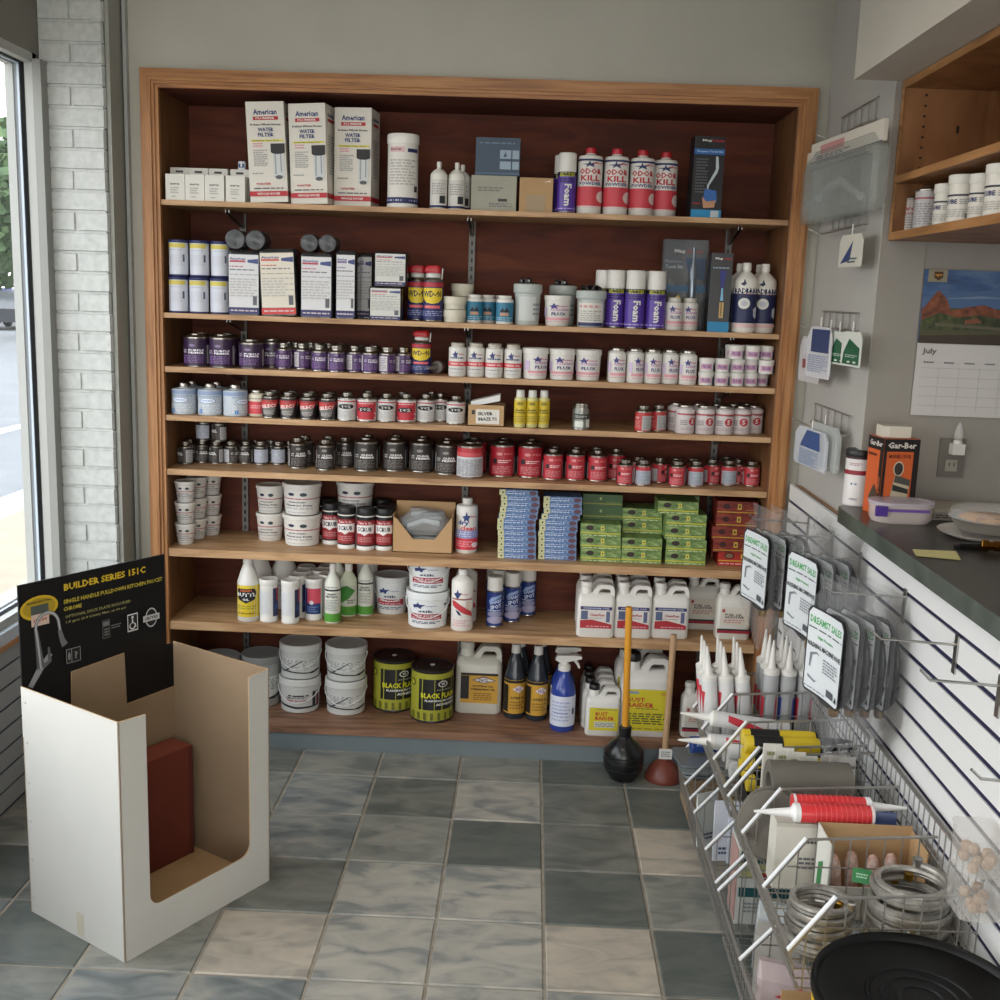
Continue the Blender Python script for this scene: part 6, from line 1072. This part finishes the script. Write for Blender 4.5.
hang('green_card_pack', .935, ((833, 331), (844, 366)), mat('#d5d8cf', .5), GC, 0, 0, 'green and white carded pack, left one on the third rack', 'card pack', 'green card packs', .004, tie)
hang('green_card_pack', .935, ((846, 331), (857, 368)), mat('#d5d8cf', .5), GC, 0, 0, 'green and white carded pack, right one on the third rack', 'card pack', 'green card packs', .004, tie)
hang('blue_card_pack', .95, ((825, 329), (834, 364)), mat('#b9cdd2', .5), [('p', [(0, .8), (.45, .7), (.3, .3), (-.2, .3)], '#3a74a0'), ('r', -.4, .4, .1, .2, '#4a7ca0')], 0, 0, 'blue and white carded pack between the blue bag and green cards', 'card pack', None, .004, tie)
hang('bagged_packet', .91, ((813, 326), (825, 380)), clear('bagp', (.8, .8, .82, 1), .3, .2), [('r', -.3, .45, .5, .95, '#33406a'), ('l', -.4, .45, .1, .45, 8, '#7c8ca8')], 0, 0, 'clear packet with dark blue card, nearer one on the third rack', 'packet', 'bagged packets', .008, tie)
hang('bagged_packet', .93, ((805, 336), (815, 384)), clear('bagp2', (.75, .72, .72, 1), .35, .2), [('r', -.3, .3, .6, .95, '#cfcfd2'), ('r', -.3, .2, .3, .5, '#8c4a44')], 0, 0, 'clear packet with white and red card at the left of the third rack', 'packet', 'bagged packets', .008, tie)
hang('bagged_packet', .90, ((802, 424), (820, 474)), clear('bagp3', (.7, .74, .8, 1), .45, .15), [('p', [(-.3, .5), (.35, .5), (.3, .95), (-.1, .95)], '#3a5488'), ('l', -.3, .3, .05, .45, 9, '#6c84a8')], 0, 0, 'clear packet with blue card hanging from the lowest rack', 'packet', 'bagged packets', .012, tie)
hang('bagged_packet', .93, ((815, 420), (832, 474)), clear('bagp4', (.62, .66, .64, 1), .5, .15), [('p', [(-.3, .1), (.1, .3), (.3, .2), (.2, .05)], '#8ca39a'), ('p', [(-.2, .45), (.1, .5), (.0, .4)], '#5a2c28')], 0, 0, 'clear packet with pale green parts on the lowest rack', 'packet', 'bagged packets', .02, tie)

# ------------------------------------------------------------------ hooks and bagged hoses on the slatwall
def hook(Y, z, L, label, tip=.01):
    t = empty('slatwall_hook', (XS, Y, z)); m = MB(); m.box(-.004, -.0005, -.009, .009, -.075, .012, STEEL); m.obj('bracket', t, 0)
    m = MB(); m.tube([(-.004, 0, -.01), (-L+.02, 0, -.004), (-L, 0, tip)], .003, STEEL, 8); m.obj('rod', t); tag(t, label, 'hook', 'slatwall hooks'); return t
hook(3.627, 1.05, .20, 'chrome slatwall hook farthest from the camera'); hook(3.33, 1.065, .235, 'chrome hook carrying the farthest bagged hoses'); hook(3.04, 1.065, .17, 'chrome hook carrying the middle bagged hoses', .012)
hook(2.66, 1.062, .20, 'chrome hook carrying the nearest bagged hoses'); hook(2.32, 1.05, .185, 'empty chrome hook over the nearest hose bags', .012); hook(2.09, 1.04, .16, 'empty chrome hook nearest the camera at the right edge', .016); hook(1.95, .90, .1, 'short chrome hook at the right photo edge', .014)
HB = clear('hose_bag', (.4, .41, .42, 1), .87, .1); RBR = mat('#0c0c0e', .35, spec=.25)
def hosebag(sd):
    q = random.Random(sd); t = empty('bagged_washer_hose'); m = MB()
    m.rloft([(.012, .006, -.2, .01, 0), (.1, .016, -.14, .005, 0), (.22, .034, -.08), (.235, .037, .02), (.225, .036, .18), (.15, .018, .215), (.2, .005, .25)], HB, 3, .3); m.obj('plastic_bag', t)
    m = MB(); pts = []
    for i in range(66):
        a = 2*math.pi*i/22; pts.append(((.079+.002*math.sin(i))*math.cos(a), -.007+.014*i/66, .045+(.112+.004*math.sin(i*.3))*math.sin(a)))
    m.tube(pts, .0105, RBR, 8); hs = m.obj('rubber_hose', t)
    m = MB(); m.lathe([(.011, 0), (.013, .003), (.013, .02), (.01, .022)], mat('#b08a3c', .3, 1), 8, c=(.03, -.002, -.083)); m.obj('brass_end', hs)
    m = MB(); w_, h_ = .185, .225; 
    def L(u_, z, o): return (u_, -.0245-o+.003*math.cos(u_*25), z-.05)
    P_ = [(-.5, .03), (-.46, 0), (.46, 0), (.5, .03), (.5, .93), (.42, 1), (-.42, 1), (-.5, .93)]; Q = [(u_*.94, .5+(z-.5)*.955) for u_, z in P_]
    m.deco([('p', P_, '#20242a'), ('p', Q, '#d5dadd'), ('t', 'DREAMST SALES', 0, .85, .86, .085, '#3f9a52'), ('l', -.45, .45, .74, .77, 1, '#4a5058'), ('t', 'High Pressure', 0, .665, .42, .045, '#3f9a52'), ('t', 'WASHING MACHINE HOSE', 0, .56, .92, .06, '#26282e'),
            ('l', -.02, .4, .3, .47, 5, '#7c8288'), ('p', [(-.36, .46), (-.2, .5), (-.12, .47), (-.2, .475), (-.31, .44), (-.33, .3), (-.37, .3)], '#7c8288'), ('p', [(-.38, .2), (-.2, .16), (-.14, .18), (-.2, .14), (-.38, .17)], '#7c8288'), ('l', -.45, .1, .05, .07, 1, '#6c7278'), ('r', .14, .34, .08, .16, '#50555c'), ('p', [(.38, .08), (.46, .08), (.42, .15)], '#26282e')], L, w_, h_); m.obj('label_card', t, 0); return t
NB = 0
for (Yc, zc, Xs, nm) in ((3.345, .885, (.745, .80, .858), 'farthest'), (3.045, .885, (.815, .862, .91), 'middle'), (2.66, .83, (.785, .828, .87, .91), 'nearest')):
    for i, X in enumerate(Xs):
        o = hosebag(NB) if NB < 3 else dup(HBP[NB % 3])
        if NB == 0: HBP = []
        if NB < 3: HBP.append(o)
        o.location = (X, Yc+.012*i, zc-.004*i); o.rotation_euler = (0, 0, R(-77)); NB += 1
        tag(o, f'bagged black washing machine hose, {["front", "second", "third", "back"][i]} one on the {nm} loaded hook', 'bagged hose', 'bagged washing machine hoses')

# ------------------------------------------------------------------ wire baskets
def basket(y0, y1, divs, zr, zt, zb, zw, label, xr=.565, xt=.65):
    t = empty('wire_basket', (0, 0, 0)); tag(t, label, 'basket'); XW = .93; r = .0019
    m = MB(); m.tube([(XW, y0, zw), (XW, y1, zw)], .006, WIRE, 6); m.tube([(xr, y0, zr), (xr, y1, zr)], .0055, WIRE, 6); m.tube([(xr+.02, y0, zb), (xr+.02, y1, zb)], .004, WIRE, 6); m.tube([(XW, y0, zb), (XW, y1, zb)], .004, WIRE, 6)
    m.obj('rim', t)
    m = MB(); n = int((y1-y0)/.032)
    for k in range(n+1):
        y = y0+(y1-y0)*k/n; m.tube([(xr, y, zr), (xr+.02, y, zb), (XW, y, zb), (XW, y, zw)], r, WIRE, 4)
    for k in range(1, 9): x = xr+.02+(XW-xr-.02)*k/9; m.tube([(x, y0, zb), (x, y1, zb)], r, WIRE, 4)
    for z in ((zr+zb)/2,): m.tube([(xr+.01, y0, z), (xr+.01, y1, z)], r, WIRE, 4)
    for z in (zb+(zw-zb)*.33, zb+(zw-zb)*.66): m.tube([(XW, y0, z), (XW, y1, z)], r, WIRE, 4)
    m.obj('wire_mesh', t, 30)
    for i, y in enumerate(divs):
        m = MB(); m.tube([(XW, y, zt+.02), (xt, y, zt), (xr, y, zr)], .0038, WIRE, 6)
        for k in range(9):
            x = xt-.055+(XW-xt+.04)*k/8.6; zz = zt+.02*(x-xt)/(XW-xt) if x > xt else zr+(zt-zr)*(x-xr)/(xt-xr); m.tube([(x, y, zb), (x, y, zz)], r, WIRE, 4)
        m.tube([(xr+.045, y, zr+(zt-zr)*.45), (XW, y, zr+(zt-zr)*.5)], r, WIRE, 4); d_ = m.obj('divider' if 0 < i < len(divs)-1 else 'end_panel', t)
        dx, dz = xt-xr, zt-zr; L = math.hypot(dx, dz); nx, nz = -dz/L, dx/L
        m = MB(); a, b_ = (xr, zr), (xt, zt); w_ = .005; k1 = .004; k2 = .0075
        m.hexa([(a[0]+nx*k1, y-w_, a[1]+nz*k1), (b_[0]+nx*k1, y-w_, b_[1]+nz*k1), (b_[0]+nx*k1, y+w_, b_[1]+nz*k1), (a[0]+nx*k1, y+w_, a[1]+nz*k1)], [(a[0]+nx*k2, y-w_, a[1]+nz*k2), (b_[0]+nx*k2, y-w_, b_[1]+nz*k2), (b_[0]+nx*k2, y+w_, b_[1]+nz*k2), (a[0]+nx*k2, y+w_, a[1]+nz*k2)], mat('#eceef0', .35)); m.obj('label_strip', d_, 0)
    return t
ZB1, ZB2 = .40, .055
basket(2.765, 3.345, [3.345, 3.165, 2.945, 2.765], .48, .597, ZB1, .64, 'upper wire basket nearer the shelves, holding caulk tubes')
basket(2.02, 2.71, [2.71, 2.51, 2.26, 2.02], .48, .60, ZB1, .655, 'upper wire basket nearer the camera, holding hoses and cartons')
basket(2.785, 3.62, [3.62, 3.405, 3.295, 3.2, 2.97, 2.785], .19, .29, ZB2, .33, 'lower wire basket nearer the shelves, near the plungers')
basket(2.03, 2.745, [2.745, 2.43, 2.03], .19, .29, ZB2, .33, 'lower wire basket nearer the camera, holding bagged red parts')
def lay(o, tip, d, roll=0):
    """stand an object built along +z so that its base sits at tip and it points along d"""
    d = Vector(d).normalized(); o.rotation_mode = 'QUATERNION'; o.rotation_quaternion = d.to_track_quat('Z', 'Y'); o.location = tip
CKB = mat('#d0d0cf', .35)
K['ckw'] = [lambda: caulk_(CKB, RED, band=[('p', [(-.6, .2), (.0, .35), (.5, .85), (.1, .85), (-.6, .4)], '#c43440'), ('l', -.4, .5, .1, .2, 2, '#9a9aa0')], L=.215, r=.0235), None]
K['ckr'] = [lambda: caulk_(mat('#a8aaab', .25), RED, band=[('e', 0, .86, .22, .05, '#3a3c40'), ('r', -1.2, 1.2, .45, .72, '#c43444'), ('t', 'ALL', 0, .64, .7, .09, '#e6d4d4'), ('t', 'CLEAR', 0, .53, .8, .07, '#e6d4d4'), ('l', -.5, .5, .2, .4, 3, '#85878a')], L=.25, r=.0235), None]
K['ckb'] = [lambda: caulk_(mat('#a8aaab', .25), RED, band=[('e', 0, .86, .22, .05, '#3a3c40'), ('r', -1.2, 1.2, .45, .72, '#2b479a'), ('t', 'ALL', 0, .64, .7, .09, '#d4daea'), ('t', 'CLEAR', 0, .53, .8, .07, '#d4daea'), ('l', -.5, .5, .2, .4, 3, '#85878a')], L=.25, r=.0235), None]
K['cky'] = [lambda: caulk_(mat('#d5b92a', .35), YEL, mat('#1c1c1c', .4), 'yellow_sealant_tube', [('r', -1.5, 1.5, .55, .95, '#d5b92a'), ('r', -1.5, 1.5, .1, .5, '#181818'), ('l', -.3, .3, .2, .4, 2, '#c9b030')], L=.2, r=.0235), None]
K['ckred'] = [lambda: caulk_(mat('#d43a3e', .25), RED, mat('#e4e4e2', .35), 'red_caulk_tube', [('r', -1.5, 1.5, .0, .04, '#e2d2d0')]+[('r', -1.2, 1.2, .1+.07*i, .11+.07*i, '#e25c5a') for i in range(11)], L=.17, r=.022), None]
def put2(k, loc, d, label, cat, grp=None, spin=0):
    e = K[k]
    if e[1] is None: e[1] = e[0](); o = e[1]
    else: o = dup(e[1])
    lay(o, loc, d); tag(o, label, cat, grp)
    if spin: o.rotation_quaternion = o.rotation_quaternion @ Matrix.Rotation(spin, 4, 'Z').to_quaternion()
    return o
K['ckd'] = [lambda: caulk_(mat('#4a4442', .35), RED, mat('#8f8a88', .4), 'lying_sealant_tube', [('r', -1.5, 1.5, .88, .96, '#a8483c'), ('r', -1.5, 1.5, .8, .84, '#8c8a88'), ('l', -.5, .5, .3, .7, 4, '#8a8480')], L=.1, r=.023), None]
put2('ckd', (atX(446, 4.2, 1.48), 4.235, SZ[2]+.0235), (-.3, -1, 0), 'grey sealant tube lying on the third shelf beside the small lubricant can', 'sealant tube')
n_ = 0
for j, Y in enumerate((3.31, 3.255, 3.20)):
    for i in range(3):
        put2('ckw', (.612+.002*j, Y-.006*i+.0, .445) if False else (.605+i*.05, Y, ZB1+.014), (-.12, .02, 1), f'white caulk tube leaning in the upper basket, {["far", "middle", "near"][j]} row, {["left", "middle", "right"][i]} one', 'caulk tube', 'white caulk tubes'); n_ += 1
for j, Y in enumerate((3.31, 3.255, 3.20)):
    for i in range(3):
        put2('ckb' if (i == 1 and j == 2) else 'ckr', (.765+i*.052, Y, ZB1+.006), (0, 0, 1), f'grey caulk tube with {"blue" if (i == 1 and j == 2) else "red"} label standing upright, {["far", "middle", "near"][j]} row, {["left", "middle", "right"][i]} one', 'caulk tube', 'grey caulk tubes', R(-10))
for i, (y, z) in enumerate(((3.11, ZB1+.03), (3.055, ZB1+.03), (3.0, ZB1+.03), (3.085, ZB1+.075), (3.03, ZB1+.075), (3.09, ZB1+.122))):
    put2('ckw', (.80 if i in (3, 5) else .62, y, z+.0), (-1 if i in (3, 5) else 1, .0, .12 if i > 4 else .01), f'white caulk tube lying on its side, {["bottom far", "bottom middle", "bottom near", "second layer far", "second layer near", "topmost"][i]} one', 'caulk tube', 'lying white caulk tubes', R(90))
for i, (y, z) in enumerate(((2.92, .475), (2.868, .475), (2.815, .475), (2.894, .52), (2.842, .52), (2.868, .565), (2.915, .565))):
    put2('cky', (.63, y, z), (1, 0, 0), f'yellow and black sealant tube lying down, {["bottom far", "bottom middle", "bottom near", "second layer far", "second layer near", "third layer", "topmost"][i]} one', 'sealant tube', 'yellow sealant tubes', R(90))
m = MB(); m.box(.63, .87, 2.79, 2.935, ZB1+.003, ZB1+.05, '#1c1a18'); tag(m.obj('black_tray', None, 0), 'low black tray under the yellow sealant tubes', 'tray')
# packets and grey rolls, upper near basket
def env(name, loc, w, h, d, m_, decos, label, cat, rz=0, rx=0, grp=None):
    t = empty(name, loc, rz); t.rotation_euler = (rx, 0, rz); m = MB(); m.rloft([(w, d*.5, 0), (w, d, h*.3), (w*.99, d, h*.8), (w*.97, d*.3, h)], m_, 2, .2); m.deco(decos, FRONT(-d/2), w, h); m.obj('packet', t, 0); tag(t, label, cat, grp); return t
PKT = mat('#c9c6bc', .6)
for i in range(4): env('paper_packet', (.665+.03*i, 2.692-.004*i, ZB1+.012), .05, .225-.008*i, .008, PKT, [('l', -.3, .3, .85, .93, 1, '#8a8a60')], f'cream paper packet standing upright, {["leftmost", "second from left", "third from left", "rightmost"][i]} of four', 'packet', 0, -.05, 'cream paper packets')
for i in range(3): env('printed_packet', (.815+.022*i, 2.695-.006*i, ZB1+.012), .05, .2, .006, mat('#d0ccc6', .5), [('r', -.4, .4, .1, .5, '#7c3c34'), ('l', -.4, .4, .55, .9, 5, '#44484c')], f'white and red printed packet standing upright, {["back", "middle", "front"][i]} one', 'packet', .3, -.05, 'printed packets')
m = MB(); m.box(.67, .87, 2.575, 2.655, ZB1+.003, ZB1+.103, KRAFT); m.box(.671, .869, 2.576, 2.654, ZB1+.103, ZB1+.1045, KRAFTD); tag(m.obj('brown_carton', None, 0), 'plain brown carton under the grey roll in the near upper basket', 'box')
t = empty('grey_roll', (.84, 2.615, ZB1+.166)); GD = noisy('greyfelt', ['#5e5a52', '#6c675e'], (1, 1, 1), 8, 4, .8); m = MB(); m.lathe([(.03, 0), (.06, 0), (.06, .2), (.03, .2), (.03, 0)], GD, 28, cap=False); m.v = [(-z_, x_, y_) for x_, y_, z_ in m.v]; m.obj('roll', t); tag(t, 'grey felt-like roll lying along the near upper basket', 'roll')
for i in range(2):
    t = empty('grey_disc', (.635+.01*i, 2.52+.026*i, ZB1+.1)); t.rotation_euler = (R(72), 0, R(-18+4*i)); m = MB(); m.lathe([(.001, -.008), (.082, -.008), (.085, -.005), (.085, .005), (.082, .008), (.001, .008)], GD, 32); m.obj('disc', t); tag(t, ['round grey pad standing in front of the other in the near basket', 'round grey pad standing behind the front one in the near basket'][i], 'pad', 'grey round pads')
env('blue_bag', (.87, 2.475, ZB1+.012), .09, .16, .03, clear('bluebag', (.1, .17, .45, 1), .2, .2), [], 'blue plastic bag at the back of the near upper basket', 'bag', -.3)
t = empty('white_carton', (.725, 2.43, ZB1+.004)); m = MB(); m.box(-.11, .11, -.032, .036, 0, .165, mat('#cfcbc0', .6)); m.deco([('l', -.2, .0, .68, .76, 1, '#4a4a4e'), ('l', -.25, .05, .3, .5, 3, '#6a6a70')], FRONT(-.032), .22, .165); m.obj('carton', t, 0); m = MB(); m.box(-.11, .11, -.0325, -.031, .155, .165, mat('#b9b4a8', .6)); m.obj('flap', t, 0); tag(t, 'white carton with small black print under the red caulk tubes', 'box')
put2('ckred', (.66, 2.452, ZB1+.193), (1, 0, 0), 'red caulk tube lying on the white carton, far one', 'caulk tube', 'red caulk tubes', R(90)); put2('ckred', (.835, 2.407, ZB1+.193), (-1, -.02, 0), 'red caulk tube lying on the white carton, near one', 'caulk tube', 'red caulk tubes', R(90))
t = empty('open_brown_carton', (.812, 2.325, ZB1+.004)); m = MB(); th = .003; a, b_, c_ = .108, .055, .18
m.box(-a, a, b_-th, b_, 0, c_, KRAFT); m.box(a-th, a, -b_, b_, 0, c_*.95, KRAFT); m.box(-a, a, -b_, -b_+th, 0, c_*.45, mat('#cfccc4', .6)); m.box(-a, -a+th, -b_, b_, 0, c_, mat('#d5d4cc', .6)); m.box(-a, a, -b_, b_, 0, th, KRAFT); m.deco([('p', [(-.25, .2), (.05, .3), (.1, .65), (-.2, .55)], '#2c7a40')], lambda u_, z, o: (-a-o, -u_, z), b_*2, c_); m.obj('carton', t, 0); tag(t, 'open brown and white carton with green mark in the near basket', 'box')
for i in range(4):
    o = put2('ckw', (0, 0, 0), (0, 0, 1), '', 'x') if False else None
    t = empty('pink_wrapped_part', (.745+.035*i, 2.325+.012*(i % 2), ZB1+.012)); m = MB(); m.lathe([(.012, 0), (.015, .01), (.015, .1), (.01, .12), (.003, .125)], noisy('pinkwrap', ['#a8786c', '#c9a498', '#d8c9c0'], (1, 1, 1), 60, 3, .5), 12); m.obj('wrapped_tube', t); t.rotation_euler = (0, R(-8+5*i), 0); tag(t, f'pink wrapped part inside the open carton, {["leftmost", "second", "third", "rightmost"][i]} one', 'part', 'pink wrapped parts')
# braided steel hoses
BRD = noisy('braided_steel', ['#8f8c86', '#a5a29b', '#b5b2ab'], (1, 1, 1), 60, 3, .35, .1, 0, metal=.7)
def coil(name, x, y, z, r, turns, label, grp, hr=.0075, seed=0):
    q = random.Random(seed); t = empty(name, (x, y, z)); m = MB(); N = 28*turns; pts = []; p = q.uniform(0, 6)
    for i in range(N):
        a = 2*math.pi*i/28+p; k = i/N; rr = r*(1-.16*abs(math.sin(i*.05+seed))); pts.append((rr*math.cos(a), rr*.92*math.sin(a), hr+k*turns*hr*1.5))
    m.tube(pts, hr, BRD, 7); m.obj('braided_hose', t); m = MB(); e = pts[-1]; m.lathe([(.009, 0), (.011, .002), (.011, .018), (.008, .02)], mat('#b08a3c', .3, 1) if seed % 2 else STEEL, 8, c=(e[0], e[1], e[2]-.004)); e = pts[0]; m.lathe([(.008, 0), (.01, .002), (.01, .016)], mat('#b08a3c', .3, 1), 8, c=(e[0]*.8, e[1]*.8, e[2]+.003)); m.obj('end_nut', t, 20); tag(t, label, 'hose', grp); return t
x, y = onZ(838, 918, .45); print('coilA', x, y); x2, y2 = onZ(917, 905, .47); print('coilB', x2, y2)
y = max(y, 2.11); y2 = max(y2, 2.12)
for i in range(3): coil('coiled_braided_hose', .655+.003*i, 2.15+.004*i, ZB1+.006+i*.038, .068, 3, f'small coiled steel braided hose, {["bottom", "middle", "top"][i]} of the left pile', 'left pile of braided hoses', seed=i)
for i in range(4): coil('coiled_braided_hose', .842, 2.155-.002*i, ZB1+.006+i*.044, .086-.004*(i == 3), 3, f'large coiled steel braided hose, {["bottom", "second", "third", "top"][i]} of the right pile', 'right pile of braided hoses', seed=i+5)
env('green_tag', (.755, 2.20, ZB1+.135), .04, .03, .003, mat('#24703c', .5), [('l', -.3, .3, .3, .7, 2, '#9cc0a4')], 'small green tag beside the large coiled hoses', 'tag', -.3, -.6)
# lower baskets
def panelstack(i): pass
for i in range(5):
    m = MB(); m.rloft([(.20, .16, 0), (.20, .16, .006)], mat('#8f9698', .3, .5), 2, .1); o = m.obj('silver_wrapped_sheet', None, 0); o.location = (.66-.004*i, 3.51+.006*i*(-1)**i, ZB2+.145+.0075*i); o.rotation_euler = (0, .02, .1*(i % 3)); tag(o, f'silver wrapped flat sheet, {["bottom", "second", "middle", "fourth", "top"][i]} of the stack by the plungers', 'sheet', 'silver sheets')
m = MB(); m.box(-.1, .16, -.08, .08, 0, .14, KRAFTD); o = m.obj('plain_carton', None, 0); o.location = (.68, 3.51, ZB2+.003); tag(o, 'plain carton supporting the silver sheets in the lower basket', 'box')
env('blue_wrapper', (.64, 3.55, ZB2+.19), .09, .055, .03, mat('#26407c', .35), [('l', -.3, .3, .3, .6, 1, '#7c90b8')], 'dark blue wrapper lying on the silver sheets', 'wrapper', .2, -.4)
for i, (x, y, h, rz, c) in enumerate(((.62, 3.25, .17, .5, '#c9ccc8'), (.66, 3.15, .19, .1, '#d3d6df'), (.70, 3.13, .2, -.1, '#cdd1dc'), (.75, 3.14, .17, .1, '#c4c8ce'))):
    env('folded_paper', (x, y, ZB2+.01), .085, h, .008, mat(c, .6), [('l', -.3, .3, .1, .25, 2, '#4a5874')], f'folded white paper standing in the lower basket, {["leftmost", "second", "third", "rightmost"][i]} one', 'paper', rz, -.1, 'folded papers')
t = empty('printed_white_box', (.70, 2.86, ZB2+.004)); m = MB(); m.box(-.075, .11, -.05, .05, 0, .23, mat('#c9cac4', .5)); m.deco([('r', -.48, .48, .8, .95, '#2c5048'), ('r', -.48, .48, .6, .8, '#b9b77c'), ('r', -.15, .1, .5, .68, '#8c2a30'), ('r', -.48, .48, .36, .48, '#1d5258'), ('t', 'UTI', .05, .25, .35, .09, '#1c1c22'), ('l', -.4, -.1, .15, .3, 3, '#8a9294')], FRONT(-.05, .017), .18, .23); m.obj('box', t, 0)
m = MB(); m.box(-.078, -.0755, -.048, .048, .01, .22, mat('#b08c84', .6)); m.obj('side_flap', t, 0); tag(t, 'white printed box with teal and yellow bands in the lower basket', 'box')
t = empty('cream_tray', (.85, 2.87, ZB2+.004)); m = MB(); m.rloft([(.1, .14, 0), (.11, .15, .1), (.11, .15, .11)], mat('#cfc9b6', .5), 3, .2); m.obj('tray', t); tag(t, 'cream plastic tray beside the printed box in the lower basket', 'tray')
env('clear_parts_bag', (.70, 2.58, ZB2+.01), .14, .18, .06, CLEARB, [], 'crumpled clear parts bag in the lower near basket', 'bag', -.4, -.1)
t = empty('grey_box', (.67, 2.52, ZB2+.004)); m = MB(); m.box(-.05, .07, -.04, .03, 0, .16, mat('#b9b6ae', .6)); m.box(-.0505, -.05, -.04, .03, 0, .16, mat('#d0d0cc', .5)); m.obj('box', t, 0); t.rotation_euler = (0, 0, -.3); tag(t, 'small pale box leaning beside the clear parts bag', 'box')
env('red_parts_bag', (.66, 2.34, ZB2+.01), .15, .17, .07, clear('redbag', (.62, .5, .5, 1), .45, .15), [('p', [(-.3, .2), (.2, .1), (.35, .4), (-.1, .5)], '#a02634'), ('p', [(-.2, .6), (.3, .55), (.2, .8)], '#b03444')], 'clear bag of red parts in the lower near basket', 'bag', -.3, -.1)
env('red_parts_bag', (.80, 2.36, ZB2+.01), .12, .15, .07, clear('redbag', (.62, .5, .5, 1), .45, .15), [('p', [(-.3, .2), (.2, .1), (.35, .4), (-.1, .5)], '#a02634')], 'second clear bag of red parts nearer the slatwall', 'bag', -.2, -.1)
t = empty('brown_carton_of_red_parts', (.70, 2.15, ZB2+.004)); m = MB(); a, b_, c_ = .09, .07, .16
m.box(-a, a, b_-th, b_, 0, c_*1.25, KRAFT); m.box(a-th, a, -b_, b_, 0, c_, KRAFT); m.box(-a, a, -b_, -b_+th, 0, c_*.7, KRAFT); m.box(-a, -a+th, -b_, b_, 0, c_, mat('#cfccc4', .6)); m.box(-a, a, -b_, b_, 0, th, KRAFT); m.obj('carton', t, 0); tag(t, 'open brown carton of red wrapped parts beside the black-lidded bucket', 'box')
m = MB(); m.rloft([(.13, .1, 0), (.14, .11, .06), (.1, .08, .09)], mat('#8c2a2c', .25), 3, .35); o = m.obj('red_wrapped_bundle'); o.location = (.70, 2.15, ZB2+.01); tag(o, 'glossy dark red wrapped bundle inside the open brown carton', 'bundle')

# ------------------------------------------------------------------ black-lidded bucket in the foreground
t = empty('lidded_drum', (.747, 1.80, 0)); m = MB(); m.lathe([(.166, 0), (.17, .01), (.19, .51), (.191, .52)], mat('#d9ae1c', .35), 48); m.obj('bucket', t)
m = MB(); LB = mat('#080808', .4, spec=.18); m.lathe([(.187, .522), (.191, .524), (.194, .53), (.194, .545), (.192, .55), (.19, .551), (.184, .547), (.18, .538), (.17, .535), (.1, .535), (.098, .538), (.092, .538), (.09, .535), (.074, .535), (.072, .538), (.066, .538), (.064, .535), (.046, .535), (.044, .538), (.038, .538), (.036, .535), (.018, .535), (.016, .538), (.001, .538)], LB, 64); m.obj('lid', t)
m = MB(); m.lathe([(.012, 0), (.018, .002), (.018, .01), (.012, .012)], BLACK, 16); m.lathe([(.01, .012), (.004, .014)], mat('#b08a3c', .3, 1), 12); m.v = [(-z_-.19, x_+.03, y_+.46) for x_, y_, z_ in m.v]; m.obj('handle_ear', t); tag(t, 'yellow bucket with wide black lid in the right foreground', 'bucket')
# clear bins at the right edge
for i, (z, nm) in enumerate(((.60, 'lower'), (.69, 'upper'))):
    t = empty('clear_bin', (.905, 2.0, z)); m = MB(); m.rloft([(.075, .09, 0), (.08, .1, .075), (.084, .104, .08)], clear('bin_plastic', (.7, .68, .64, 1), .72, .15), 3, .2); m.obj('bin', t); q = random.Random(i); m = MB()
    for k in range(9): m.lathe([(.001, 0), (.009, .004), (.012, .012), (.009, .02), (.001, .024)], '#a98e74', 8, c=(q.uniform(-.024, .024), q.uniform(-.03, .03), .002+.018*(k//5)))
    ob = m.obj('washers', t); ob['kind'] = 'stuff'; tag(t, f'clear plastic bin of brown washers at the right edge, {nm} one', 'bin', 'clear bins')
